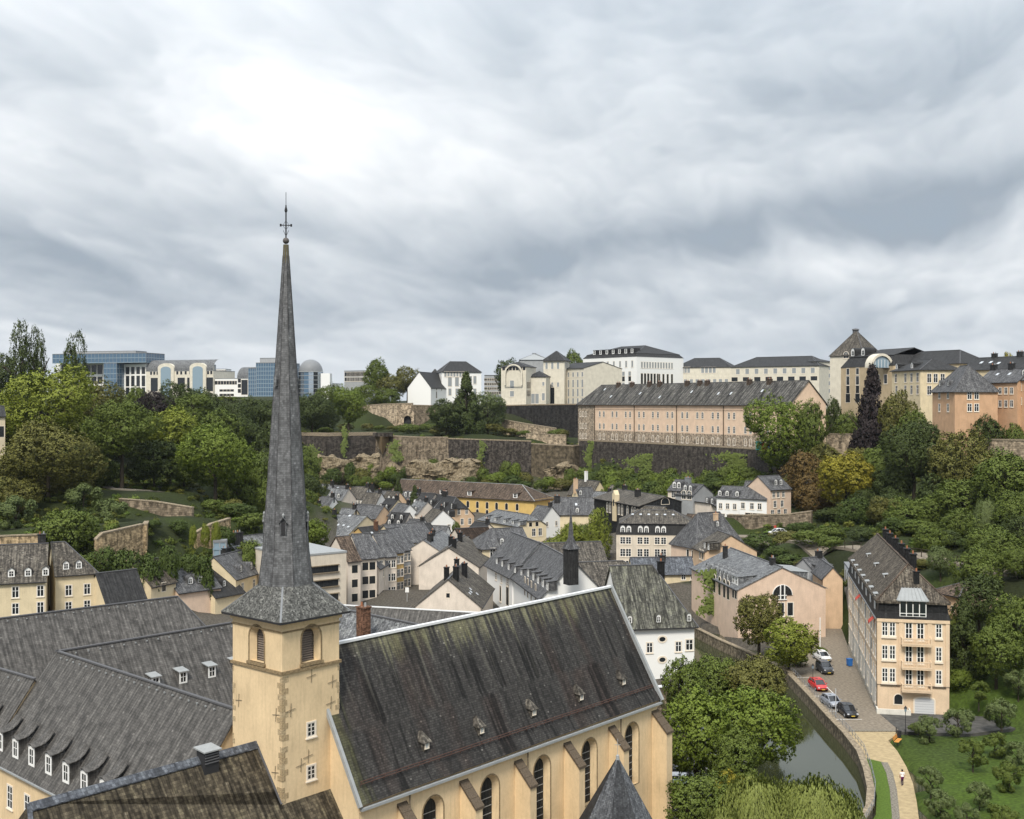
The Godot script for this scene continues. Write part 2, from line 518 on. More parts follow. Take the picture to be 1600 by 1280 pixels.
	var carve := Geometry2D.offset_polygon(river, 3.6)[0]
	var keep := Geometry2D.offset_polygon(paved, 2.5)[0]
	# the ground: one sheet out to the horizon, finer in the valley
	var xs := [-4200.0, -2500.0, -1500.0, -900.0, -600.0, -450.0, -350.0, -280.0, -230.0, -190.0, -160.0, -140.0]
	var x := -128.0
	while x < 150.0:
		xs.append(x)
		x += 3.5
	xs.append_array([160.0, 180.0, 210.0, 250.0, 300.0, 380.0, 500.0, 800.0, 1400.0, 2500.0, 4200.0])
	var zs := [200.0, 60.0, 0.0, -40.0, -60.0, -70.0]
	var z := -78.0
	while z > -300.0:
		zs.append(z)
		z -= 3.5
	while z > -560.0:
		zs.append(z)
		z -= 7.0
	zs.append_array([-590.0, -640.0, -700.0, -800.0, -950.0, -1200.0, -1600.0, -2300.0, -3300.0, -4600.0])
	var st := SurfaceTool.new()
	st.begin(Mesh.PRIMITIVE_TRIANGLES)
	var tint := noise(51, 0.05, 3)
	for j in zs.size():
		for i in xs.size():
			var p := Vector2(xs[i], zs[j])
			var y := ground(p.x, p.y)
			var c := Color(0.075, 0.105, 0.026)
			var t := tint.get_noise_2d(p.x, p.y)
			c = c.lerp(Color(0.05, 0.06, 0.025), clampf(0.5 + t * 1.5, 0, 1))
			var town := smoothstep(-78.0, -66.0, p.x + (p.y + 200.0) * 0.1) * (1.0 - smoothstep(48.0, 62.0, p.x - (p.y + 150.0) * 0.1)) * (1.0 - smoothstep(8.5, 12.0, y)) * (1.0 if p.y < -270.0 or y < 4.0 else 0.0)
			c = c.lerp(Color(0.2, 0.18, 0.15), town)
			if p.x > 42.0 and p.y > -165.0: c = Color(0.14, 0.225, 0.035).lerp(Color(0.1, 0.15, 0.035), clampf(0.4 + t, 0, 1))
			if y > 36.0: c = c.lerp(Color(0.09, 0.1, 0.05), 0.5)
			if Geometry2D.is_point_in_polygon(p, carve): y = minf(y, -4.5)
			elif Geometry2D.is_point_in_polygon(p, keep): y = minf(y, -0.35)
			elif absf(p.x) > 700.0 or p.y < -900.0: c = Color(0.05, 0.062, 0.03)
			st.set_color(c)
			st.set_uv(p * 0.1)
			st.add_vertex(Vector3(p.x, y, p.y))
	for j in zs.size() - 1:
		for i in xs.size() - 1:
			var a: int = j * xs.size() + i
			var b: int = a + xs.size()
			for k in [a, b, a + 1, a + 1, b, b + 1]: st.add_index(k)
	st.generate_normals()
	structure(st.commit(), "ground", M.terrain)
	var wp := Geometry2D.offset_polygon(river, 6.0)[0]
	structure(polygon_sheet(Array(wp), -0.95, 0.1), "river_water", M.water)

# a wall with arched openings: x runs along it, y up, z out; holes [middle, sill, width, height], left to right
func pierced(st: SurfaceTool, x: Transform3D, x0: float, x1: float, y0: float, y1: float, holes: Array, splay: float, depth: float) -> void:
	var f := x.basis.z
	var q := func(a: float, b: float, c: float, d: float): face(st, [x * Vector3(a, b, 0), x * Vector3(c, b, 0), x * Vector3(c, d, 0), x * Vector3(a, d, 0)], f)
	var at := x0
	for h in holes:
		var l: float = h[0] - h[2] / 2
		var r: float = h[0] + h[2] / 2
		q.call(at, y0, l, y1)
		q.call(l, y0, r, h[1])
		var o := arch(h[2], h[3], 10)
		for i in range(2, o.size() - 1):
			var a := o[i] + Vector2(h[0], h[1])
			var b := o[i + 1] + Vector2(h[0], h[1])
			face(st, [x * Vector3(a.x, a.y, 0), x * Vector3(b.x, b.y, 0), x * Vector3(b.x, y1, 0), x * Vector3(a.x, y1, 0)], f)
		var n := arch(h[2] - splay * 2, h[3] - splay, 10)
		for i in o.size():
			var j := (i + 1) % o.size()
			var p := Vector2(h[0], h[1])
			var m := -(o[i] + o[j]) * 0.5 + Vector2(0, h[3] * 0.4)
			var y := 0.3 if i == 0 else 0.0
			face(st, [x * Vector3(o[i].x + p.x, o[i].y + p.y, 0), x * Vector3(o[j].x + p.x, o[j].y + p.y, 0), x * Vector3(n[j].x + p.x, n[j].y + p.y + y * 0, -depth), x * Vector3(n[i].x + p.x, n[i].y + p.y, -depth)], x.basis * Vector3(m.x, m.y, 0.2))
		at = r
	q.call(at, y0, x1, y1)

func church() -> void:
	var t := thing("church", "yellow plastered church with tall slate spire on its square tower and steep mossy dark roof", "church", Vector3(-16.96, 0, -84), deg_to_rad(49.13))
	var tw := 5.47
	var td := 6.1
	var front := Transform3D(Basis(), Vector3.ZERO)
	var left := Transform3D(Basis(Vector3.UP, -PI / 2), Vector3.ZERO)
	# tower
	var st := mb()
	pierced(st, front, 0, tw, -2, 25.9, [[tw / 2, 22.45, 1.8, 2.75]], 0.26, 0.5)
	pierced(st, left, -td, 0, -2, 25.9, [[-td / 2, 22.45, 1.8, 2.75]], 0.26, 0.5)
	face(st, [Vector3(tw, -2, 0), Vector3(tw, -2, -td), Vector3(tw, 25.9, -td), Vector3(tw, 25.9, 0)], Vector3.RIGHT)
	face(st, [Vector3(0, -2, -td), Vector3(tw, -2, -td), Vector3(tw, 25.9, -td), Vector3(0, 25.9, -td)], Vector3.FORWARD)
	face(st, [Vector3(0, 25.9, 0), Vector3(tw, 25.9, 0), Vector3(tw, 25.9, -td), Vector3(0, 25.9, -td)], Vector3.UP)
	mi(done(st, M.church), "tower_wall", t)
	for i in 2:
		var b: Transform3D = [Transform3D(Basis(), Vector3(tw / 2, 22.45, -0.5)), Transform3D(Basis(Vector3.UP, -PI / 2), Vector3(0.5, 22.45, -td / 2))][i]
		var wn := mb()
		var o := arch(1.3, 2.5, 10)
		prism(wn, o, -0.4, -0.28, b)
		var belfry := mi(done(wn, M.iron), "belfry_window", t)
		for k in 14:
			var y := 0.08 + k * 0.175
			var w := 1.26
			if y > 1.85: w = 2.0 * sqrt(maxf(0.02, 0.63 * 0.63 - pow(y - 1.85, 2)))
			var sl := mb()
			face(sl, [Vector3(-w / 2, y, -0.02), Vector3(w / 2, y, -0.02), Vector3(w / 2, y + 0.08, -0.18), Vector3(-w / 2, y + 0.08, -0.18)], Vector3(0, 1, 0.5))
			face(sl, [Vector3(-w / 2, y, -0.02), Vector3(w / 2, y, -0.02), Vector3(w / 2, y - 0.03, -0.02), Vector3(-w / 2, y - 0.03, -0.02)], Vector3(0, 0, 1))
			face(sl, [Vector3(-w / 2, y - 0.03, -0.02), Vector3(w / 2, y - 0.03, -0.02), Vector3(w / 2, y + 0.05, -0.18), Vector3(-w / 2, y + 0.05, -0.18)], Vector3(0, -1, 0))
			mi(done(sl, M.louvre), "louvre", belfry).transform = b
		var ar := mb()
		ring(ar, arch(2.06, 2.88, 10), arch(1.8, 2.75, 10), -0.05, 0.035, Transform3D(b.basis, b.origin + b.basis.z * 0.5))
		mi(done(ar, M.stone_light), "window_surround", t)
		ar = mb()
		box(ar, Vector3(-1.1, 22.23, -0.1), Vector3(1.1, 22.45, 0.16))
		mi(done(ar, M.stone_light), "sill", t).transform = Transform3D(b.basis, (b.origin + b.basis.z * 0.5) * Vector3(1, 0, 1))
	# string course, cornice
	for c in [[21.95, 0.22, 0.14, M.stone_light], [25.0, 0.12, 0.07, M.stone_light], [25.42, 0.3, 0.16, M.church], [25.72, 0.22, 0.34, M.church]]:
		var s := mb()
		var e: float = c[2]
		box(s, Vector3(-e, c[0], -td - e), Vector3(tw + e, c[0] + c[1], e))
		mi(done(s, c[3]), "string_course", t)
	# quoins: one block after another, long and short
	var r := RandomNumberGenerator.new()
	r.seed = 5
	for y in range(0, 46):
		var yy := 2.0 + y * 0.43
		if yy > 21.4: yy += 0.75
		if yy > 24.6: continue
		if r.randf() < 0.2: continue
		var long := r.randf_range(0.4, 0.62)
		var short := r.randf_range(0.22, 0.34)
		var s := mb()
		if y % 2: box(s, Vector3(-0.022, yy, -short), Vector3(long, yy + 0.4, 0.022))
		else: box(s, Vector3(-0.022, yy, -long), Vector3(short, yy + 0.4, 0.022))
		mi(done(s, M.quoin if y % 3 else M.quoin_pale), "quoin", t)
		if r.randf() < 0.3: continue
		if y % 3 != 1 and yy > 11:
			s = mb()
			box(s, Vector3(tw - (short if y % 2 else long) * 0.7, yy, -0.4), Vector3(tw + 0.02, yy + 0.38, 0.02))
			mi(done(s, M.quoin_pale), "quoin", t)
			s = mb()
			box(s, Vector3(-0.02, yy, -td), Vector3(0.4, yy + 0.38, -td + (short if y % 2 else long) * 0.7))
			mi(done(s, M.quoin_pale), "quoin", t)
	# small windows
	for y in [16.85, 13.6]:
		window(t, Transform3D(Basis(), Vector3(2.72, y, 0.0)), 0.72, 1.0, "six", false)
	# iron anchors
	for a in [[0, 0.75, 19.2], [0, 4.6, 19.0], [0, 1.7, 14.9], [0, 2.4, 15.4], [0, 4.75, 20.6], [0, 2.7, 21.4], [1, 0.7, 18.9], [1, 5.3, 19.2], [1, 0.8, 14.6]]:
		var s := mb()
		var y: float = a[2]
		if a[0] == 0:
			bar(s, Vector3(a[1], y - 0.5, 0.045), Vector3(a[1] + 0.06, y + 0.5, 0.045), 0.03)
			bar(s, Vector3(a[1] - 0.45, y - 0.06, 0.045), Vector3(a[1] + 0.45, y + 0.06, 0.045), 0.03)
		else:
			bar(s, Vector3(-0.045, y - 0.5, -a[1]), Vector3(-0.045, y + 0.5, -a[1] + 0.06), 0.03)
			bar(s, Vector3(-0.045, y - 0.06, -a[1] - 0.4), Vector3(-0.045, y + 0.06, -a[1] + 0.4), 0.03)
		mi(done(s, M.stone_trim), "wall_anchor", t)
	# skirt roof and spire
	var mid := Vector3(tw / 2, 0, -td / 2)
	var hx := tw / 2 + 0.62
	var hz := td / 2 + 0.62
	var oct := []
	for i in 8:
		var a := TAU * (i + 0.5) / 8
		oct.append(Vector3(cos(a), 0, sin(a)))
	var sk := mb()
	var eave := 25.92
	var top := 28.1
	var rr := 2.16
	var corner := [Vector3(hx, eave, hz), Vector3(-hx, eave, hz), Vector3(-hx, eave, -hz), Vector3(hx, eave, -hz)]
	for i in 4:
		var a: Vector3 = corner[i]
		var b: Vector3 = corner[(i + 1) % 4]
		var o1: Vector3 = oct[(i * 2 + 1) % 8] * rr + Vector3.UP * top
		var o2: Vector3 = oct[(i * 2 + 2) % 8] * rr + Vector3.UP * top
		var o0: Vector3 = oct[i * 2] * rr + Vector3.UP * top
		var k1 := (a + (o0 + o1) * 0.5) * 0.5 + Vector3.DOWN * 0.22
		face(sk, [mid + a, mid + b, mid + o2, mid + o1], Vector3(a.x + b.x, 4, a.z + b.z))
		face(sk, [mid + a, mid + o0, mid + o1], Vector3(a.x, 4, a.z))
	var edge := mb()
	box(edge, mid + Vector3(-hx, eave - 0.16, -hz), mid + Vector3(hx, eave - 0.01, hz))
	mi(done(edge, M.iron), "eaves_board", t)
	mi(done(sk, M.skirt), "skirt_roof", t)
	var lead: SurfaceTool
	for i in 4:
		lead = mb()
		bar(lead, mid + corner[i] + Vector3.UP * 0.03, mid + (oct[i * 2] + oct[i * 2 + 1]) * 0.5 * rr + Vector3.UP * top, 0.14, 0.06)
		mi(done(lead, M.zinc_dark), "hip_flashing", t)
	lead = mb()
	box(lead, mid + corner[0] + Vector3(-0.25, 0.0, -0.3), mid + corner[0] + Vector3(0.03, 0.07, 0.03))
	mi(done(lead, M.zinc), "lead_patch", t)
	var sp := mb()
	var prof := [Vector2(rr, top - 0.1), Vector2(1.82, 30.6), Vector2(0.24, 53.4), Vector2(0.2, 54.2)]
	for i in 8:
		for k in 3:
			var p: Vector2 = prof[k]
			var q: Vector2 = prof[k + 1]
			var a: Vector3 = oct[i]
			var b: Vector3 = oct[(i + 1) % 8]
			face(sp, [mid + a * p.x + Vector3.UP * p.y, mid + b * p.x + Vector3.UP * p.y, mid + b * q.x + Vector3.UP * q.y, mid + a * q.x + Vector3.UP * q.y], a + b, Vector2(i * 1.7, 0))
	var spire := mi(done(sp, M.spire), "spire", t)
	var arr := mb()
	for i in 8:
		for k in [1, 2]:
			bar(arr, mid + oct[i] * (prof[k - 1].x + 0.01) + Vector3.UP * prof[k - 1].y, mid + oct[i] * (prof[k].x + 0.01) + Vector3.UP * prof[k].y, 0.05, 0.04)
	mi(done(arr, M.slate), "arris", spire)
	var capm := mb()
	lathe(capm, [Vector2(0.27, 52.8), Vector2(0.21, 54.25)], 8, mid)
	mi(done(capm, M.lichen), "lead_cap", spire)
	for i in 8:
		# openings with little gables on the spire
		if i % 2 == 0:
			var n: Vector3 = (oct[i] + oct[(i + 1) % 8]).normalized()
			var y := 32.0
			var rad := 1.82 * cos(PI / 8) - (y - 30.6) * 0.0693
			var bs := Basis(Vector3.UP, atan2(n.x, n.z))
			var lc := Transform3D(bs, mid + n * (rad - 0.02) + Vector3.UP * y)
			var lm := mb()
			prism(lm, rect(0.34, 0.95), -0.2, 0.1, lc)
			var lu := mi(done(lm, M.iron), "lucarne", spire)
			var lr := mb()
			for s in [-1.0, 1.0]:
				bar(lr, lc * Vector3(s * 0.2, 0, 0.1), lc * Vector3(s * 0.2, 0.95, 0.1), 0.08)
				slab(lr, [lc * Vector3(0, 1.35, 0.2), lc * Vector3(s * 0.34, 0.9, 0.2), lc * Vector3(s * 0.34, 0.9, -0.3), lc * Vector3(0, 1.35, -0.3)], lc.basis * Vector3(s, 1, 0), 0.06)
			mi(done(lr, M.slate_pale), "lucarne_roof", lu)
			var fin := mb()
			lathe(fin, [Vector2(0.05, 1.3), Vector2(0.11, 1.5), Vector2(0.0, 1.7)], 6, lc.origin + n * 0.1)
			mi(done(fin, M.zinc), "finial", lu)
	# hatch high on the spire
	var nh: Vector3 = Vector3(-1, 0, 0.05).normalized()
	var ht := mb()
	prism(ht, rect(0.3, 0.8), -0.1, 0.12, Transform3D(Basis(Vector3.UP, atan2(nh.x, nh.z)), mid + nh * 0.96 + Vector3.UP * 43.3))
	mi(done(ht, M.slate_pale), "hatch", spire)
	# ball, cross and rod
	var ball := mb()
	ball.set_smooth_group(0)
	var bp := []
	for k in 9: bp.append(Vector2(0.25 * sin(PI * k / 8.0) + 0.001, 54.55 - 0.25 * cos(PI * k / 8.0)))
	lathe(ball, bp, 14, mid)
	var bl := mi(done(ball, M.copper), "ball", t)
	var rod := mb()
	bar(rod, mid + Vector3.UP * 54.6, mid + Vector3.UP * 57.3, 0.075)
	bar(rod, mid + Vector3.UP * 57.3, mid + Vector3.UP * 58.3, 0.03)
	var cr := Vector3(0.75, 0, 0.66)
	bar(rod, mid - cr * 0.4 + Vector3.UP * 55.75, mid + cr * 0.4 + Vector3.UP * 55.75, 0.06)
	for s in [-1.0, 1.0]:
		bar(rod, mid + cr * 0.4 * s + Vector3.UP * 55.65, mid + cr * 0.4 * s + Vector3.UP * 55.85, 0.1)
		bar(rod, mid + cr * 0.05 * s + Vector3.UP * 55.0, mid + cr * 0.2 * s + Vector3.UP * 55.35, 0.035)
		bar(rod, mid + cr * 0.25 * s + Vector3.UP * 55.75, mid + Vector3.UP * 56.1, 0.025)
		bar(rod, mid + cr * 0.25 * s + Vector3.UP * 55.75, mid + Vector3.UP * 55.4, 0.025)
	mi(done(rod, M.iron), "cross", bl)
	var cock := mb()
	lathe(cock, [Vector2(0.03, 56.7), Vector2(0.12, 56.85), Vector2(0.1, 57.0), Vector2(0.02, 57.3)], 8, mid)
	mi(done(cock, M.iron), "finial", bl)

	# nave
	var nx := 4.6
	var ex := 44.6
	var zf := 3.3
	var zr := -2.62
	var zb := -8.54
	var ye := 11.8
	var yr := 22.6
	var nw := mb()
	var holes := []
	for c in [5.9, 12.45, 19.25, 26.2, 33.2, 40.15]: holes.append([c, 4.3, 2.3, 6.2])
	pierced(nw, Transform3D(Basis(), Vector3(0, 0, zf)), nx, ex, -3, ye, holes.slice(1), 0.3, 0.55)
	for e in [nx, ex]:
		face(nw, [Vector3(e, -3, zf), Vector3(e, ye, zf), Vector3(e, yr, zr), Vector3(e, ye, zb), Vector3(e, -3, zb)], Vector3(-1.0 if e == nx else 1.0, 0, 0))
	face(nw, [Vector3(nx, -3, zb), Vector3(ex, -3, zb), Vector3(ex, ye, zb), Vector3(nx, ye, zb)], Vector3.FORWARD)
	mi(done(nw, M.church), "nave_wall", t)
	for h in holes.slice(1):
		var x := Transform3D(Basis(), Vector3(h[0], h[1], zf - 0.55))
		var gl := mb()
		prism(gl, arch(1.7, 5.9, 10), -0.12, -0.02, x)
		var gw := mi(done(gl, M.leadglass), "nave_window", t)
		var ld := mb()
		for k in range(1, 8): bar(ld, x * Vector3(-0.85, k * 0.68, 0.01), x * Vector3(0.85, k * 0.68, 0.01), 0.05)
		mi(done(ld, M.lead), "glazing_bar", gw)
		ld = mb()
		for k in [-0.4, 0.0, 0.4]: bar(ld, x * Vector3(k, 0, 0.005), x * Vector3(k, 5.6, 0.005), 0.03)
		for k in range(0, 15): bar(ld, x * Vector3(-0.85, 0.34 + k * 0.34, -0.005), x * Vector3(0.85, 0.34 + k * 0.34, -0.005), 0.02)
		mi(done(ld, M.iron), "leading", gw)
		var ed := mb()
		ring(ed, arch(2.56, 6.33, 10), arch(2.3, 6.2, 10), -0.05, 0.03, Transform3D(Basis(), Vector3(h[0], h[1], zf)))
		mi(done(ed, M.stone_light), "window_surround", t)
	# roof
	var x0 := nx - 0.15
	var x1 := ex + 0.15
	for s in [1.0, -1.0]:
		var rf := SurfaceTool.new()
		rf.begin(Mesh.PRIMITIVE_TRIANGLES)
		var nxs := 40
		var nvs := 14
		var sag := noise(9, 0.12, 2)
		for j in nvs + 1:
			for i in nxs + 1:
				var u := float(i) / nxs
				var v := float(j) / nvs
				var bell := 0.32 * smoothstep(0.82, 1.0, v)
				rf.set_uv(Vector2(u, v))
				rf.add_vertex(Vector3(lerpf(x0, x1, u), lerpf(yr + 0.1, ye - 0.15, v) + bell + sag.get_noise_2d(u * 40, v * 12) * 0.07, zr + s * (lerpf(0, 6.15, v) + bell * 0.6)))
		for j in nvs:
			for i in nxs:
				var a := j * (nxs + 1) + i
				var b := a + nxs + 1
				for k in ([a, a + 1, b, a + 1, b + 1, b] if s > 0 else [a, b, a + 1, a + 1, b, b + 1]): rf.add_index(k)
		rf.generate_normals()
		rf.set_material(M.nave)
		mi(rf.commit(), "nave_roof", t)
	var zk := mb()
	bar(zk, Vector3(x0, yr + 0.16, zr), Vector3(x1, yr + 0.16, zr), 0.42, 0.2)
	mi(done(zk, M.zinc_bright), "ridge_capping", t)
	zk = mb()
	bar(zk, Vector3(x0 - 0.1, yr + 0.2, zr), Vector3(x0 - 0.1, ye + 0.05, zr + 6.35), 0.26, 0.3)
	mi(done(zk, M.zinc), "verge_flashing", t)
	zk = mb()
	bar(zk, Vector3(x1 + 0.05, yr + 0.22, zr), Vector3(x1 + 0.05, ye + 0.1, zr + 6.4), 0.3, 0.36)
	mi(done(zk, M.zinc), "verge_flashing", t)
	zk = mb()
	var w2 := x1 + 0.2
	slab(zk, [Vector3(w2, yr - 0.1, zr), Vector3(w2 + 1.0, yr - 0.75, zr), Vector3(w2 + 1.0, ye - 0.85, zr + 6.2), Vector3(w2, ye - 0.25, zr + 6.2)], Vector3(0.4, 1, 0.5), 0.4)
	mi(done(zk, M.moss), "east_parapet", t)
	zk = mb()
	bar(zk, Vector3(x0, ye - 0.16, zf + 0.42), Vector3(x1, ye - 0.16, zf + 0.42), 0.26, 0.2)
	mi(done(zk, M.zinc), "gutter", t)
	zk = mb()
	box(zk, Vector3(nx, ye - 0.5, zf - 0.05), Vector3(ex, ye - 0.3, zf + 0.22))
	mi(done(zk, M.church), "eaves_moulding", t)
	zk = mb()
	for v in [0.885, 0.9]:
		bar(zk, Vector3(x0 + 0.5, lerpf(yr, ye, v) + 0.42, zr + 6.15 * v + 0.2), Vector3(x1 - 0.5, lerpf(yr, ye, v) + 0.42, zr + 6.15 * v + 0.2), 0.05)
	for k in 33:
		var xx := x0 + 0.6 + k * 1.22
		bar(zk, Vector3(xx, lerpf(yr, ye, 0.89), zr + 6.15 * 0.89), Vector3(xx, lerpf(yr, ye, 0.89) + 0.45, zr + 6.15 * 0.89 + 0.22), 0.04)
	mi(done(zk, M.rust), "snow_guard", t)
	# little roof dormers
	for d in [[12.60, 0.793], [19.10, 0.807], [26.10, 0.800], [33.10, 0.800], [40.10, 0.787]]:
		var v: float = d[1]
		var o := Vector3(d[0], lerpf(yr, ye, v), zr + 6.15 * v)
		var b := mb()
		box(b, o + Vector3(-0.3, -0.1, -0.9), o + Vector3(0.3, 0.62, 0.16))
		var dn := mi(done(b, M.slate_old), "roof_dormer", t)
		b = mb()
		for s in [-1.0, 1.0]:
			slab(b, [o + Vector3(0, 1.45, -0.45), o + Vector3(s * 0.48, 0.6, 0.3), o + Vector3(s * 0.42, 0.75, -0.9), o + Vector3(0, 1.3, -0.8)], Vector3(s, 1, 0), 0.06)
		slab(b, [o + Vector3(0, 1.45, -0.45), o + Vector3(-0.48, 0.6, 0.3), o + Vector3(0.48, 0.6, 0.3)], Vector3(0, 1, 1), 0.06)
		mi(done(b, M.slate_old), "dormer_roof", dn)
		b = mb()
		box(b, o + Vector3(-0.18, 0.12, 0.1), o + Vector3(0.18, 0.52, 0.18))
		mi(done(b, M.paleglass), "pane", dn)
		b = mb()
		bar(b, o + Vector3(0, 0.12, 0.19), o + Vector3(0, 0.52, 0.19), 0.05)
		for s in [-1.0, 1.0]: bar(b, o + Vector3(s * 0.2, 0.08, 0.19), o + Vector3(s * 0.2, 0.58, 0.19), 0.07)
		bar(b, o + Vector3(-0.25, 0.08, 0.2), o + Vector3(0.25, 0.08, 0.2), 0.07)
		mi(done(b, M.trim), "frame", dn)
	# buttresses with sloping stone caps
	for c in [9.0, 16.0, 22.9, 29.8, 36.75, 44.2]:
		var last: bool = c > 44.0
		var hw := 0.42 if not last else 0.5
		var p := 1.75
		var b := mb()
		prism(b, PackedVector2Array([Vector2(0, -3), Vector2(p, -3), Vector2(p, 9.0), Vector2(0, 10.7)]), -hw, hw, Transform3D(Basis(Vector3(0, 0, 1), Vector3.UP, Vector3(-1, 0, 0)), Vector3(c, 0, zf)), true)
		var bt := mi(done(b, M.church), "buttress", t)
		b = mb()
		for k in 3:
			var f0 := k / 3.0
			var f1 := (k + 1) / 3.0 - 0.015
			slab(b, [Vector3(c - hw - 0.1, lerpf(10.95, 9.1, f0), zf + p * 1.08 * f0), Vector3(c + hw + 0.1, lerpf(10.95, 9.1, f0), zf + p * 1.08 * f0), Vector3(c + hw + 0.1, lerpf(10.95, 9.1, f1), zf + p * 1.08 * f1), Vector3(c - hw - 0.1, lerpf(10.95, 9.1, f1), zf + p * 1.08 * f1)], Vector3(0, 1, 1), 0.24)
		mi(done(b, M.stone_dark), "cap_stones", bt)
	for c in [9.6, 23.9, 37.9]:
		var dp := mb()
		bar(dp, Vector3(c, ye - 0.3, zf + 0.3), Vector3(c, -2, zf + 0.12), 0.11)
		mi(done(dp, M.stone_trim), "downpipe", t)
	# narthex roof against the tower
	var nr := mb()
	var ny := 16.4
	var nz := -3.14
	var lx := -17.6
	var sl := 1.28
	face(nr, [Vector3(lx, ny, nz), Vector3(0, ny, nz), Vector3(0, ny - sl * 3.14, 0), Vector3(nx, ny - sl * 3.14, 0), Vector3(nx, ny - sl * 7.4, 4.26), Vector3(lx - 2.4, ny - sl * 7.4, 4.26)], Vector3(0, 1, 1), Vector2(2, 1))
	face(nr, [Vector3(lx, ny, nz), Vector3(0, ny, nz), Vector3(0, ny - sl * 7.4, nz - 7.4), Vector3(lx - 2.4, ny - sl * 7.4, nz - 7.4)], Vector3(0, 1, -1))
	face(nr, [Vector3(lx, ny, nz), Vector3(lx - 2.4, ny - sl * 7.4, 4.26), Vector3(lx - 2.4, ny - sl * 7.4, nz - 7.4)], Vector3(-1, 0.4, 0))
	mi(done(nr, M.slate_moss), "narthex_roof", t)
	nr = mb()
	slab(nr, [Vector3(lx, ny + 0.1, nz), Vector3(-0.02, ny + 0.1, nz), Vector3(-0.02, ny - 0.3, nz + 0.42), Vector3(lx, ny - 0.3, nz + 0.42)], Vector3(0, 1, 1), 0.1)
	bar(nr, Vector3(lx, ny + 0.02, nz), Vector3(lx - 2.4, ny - sl * 7.4 + 0.1, 4.26), 0.3, 0.12)
	mi(done(nr, M.slate_blue), "ridge_slates", t)
	nr = mb()
	bar(nr, Vector3(-0.05, ny + 0.08, nz), Vector3(-0.05, ny - sl * 3.14 + 0.05, 0.02), 0.16, 0.1)
	mi(done(nr, M.ridge), "verge_flashing", t)
	nr = mb()
	box(nr, Vector3(lx - 1.6, -3, nz - 6.6), Vector3(-0.02, 7.4, 3.6))
	box(nr, Vector3(0.01, -3, 0.02), Vector3(nx - 0.02, 7.4, 3.55))
	mi(done(nr, M.church), "narthex_wall", t)
	var vb := mb()
	var vo := Vector3(-4.5, ny - 0.35, nz + 0.35)
	box(vb, vo + Vector3(-0.6, -0.8, -0.5), vo + Vector3(0.6, 0.85, 0.5))
	var vn := mi(done(vb, M.iron), "roof_vent", t)
	vb = mb()
	slab(vb, [vo + Vector3(-0.75, 1.1, -0.7), vo + Vector3(0.75, 1.1, -0.7), vo + Vector3(0.75, 0.95, 0.68), vo + Vector3(-0.75, 0.95, 0.68)], Vector3.UP, 0.1)
	mi(done(vb, M.zinc), "vent_lid", vn)
	for k in 4:
		vb = mb()
		box(vb, vo + Vector3(-0.58, 0.02 + k * 0.2, 0.5), vo + Vector3(0.58, 0.09 + k * 0.2, 0.58))
		mi(done(vb, M.ridge), "slat", vn)

	# turret with a pointed eight-sided roof in front of the nave
	var q := thing("turret", "low round turret with a pointed dark slate roof and zinc tip before the church windows", "turret", Vector3(9.0, -2, -97))
	var w := mb()
	lathe(w, [Vector2(3.7, 0), Vector2(3.7, 7.0)], 8, Vector3.ZERO, 0.3)
	mi(done(w, M.church), "wall", q)
	var cone := [Vector2(4.4, 6.3), Vector2(3.7, 7.7), Vector2(0.12, 13.75)]
	for i in 8:
		w = mb()
		for k in 2:
			var a := TAU * i / 8 + 0.3
			var b := TAU * (i + 1) / 8 + 0.3
			var p0: Vector2 = cone[k]
			var p1: Vector2 = cone[k + 1]
			face(w, [Vector3(cos(a) * p0.x, p0.y, sin(a) * p0.x), Vector3(cos(b) * p0.x, p0.y, sin(b) * p0.x), Vector3(cos(b) * p1.x, p1.y, sin(b) * p1.x), Vector3(cos(a) * p1.x, p1.y, sin(a) * p1.x)], Vector3(cos((a + b) / 2), 0.5, sin((a + b) / 2)), Vector2(i * 1.3, 0))
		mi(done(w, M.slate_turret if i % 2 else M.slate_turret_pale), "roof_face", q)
	w = mb()
	lathe(w, [Vector2(0.32, 13.15), Vector2(0.16, 13.7), Vector2(0.14, 14.0), Vector2(0.0, 14.1)], 10)
	bar(w, Vector3(0, 14, 0), Vector3(0, 15.4, 0), 0.04)
	bar(w, Vector3(-0.25, 14.9, 0), Vector3(0.25, 14.9, 0), 0.04)
	mi(done(w, M.zinc), "finial", q)

func bolts(parent: Node, a: Vector3, b: Vector3, n: int) -> void:
	# pale ridge hooks in a row below the ridge
	if not shapes.has("bolt"):
		var s := mb()
		box(s, Vector3(-0.06, -0.02, -0.05), Vector3(0.06, 0.1, 0.07))
		shapes["bolt"] = done(s, M.zinc)
	for i in n: mi(shapes["bolt"], "ridge_hook", parent, a.lerp(b, (i + 0.5) / n))

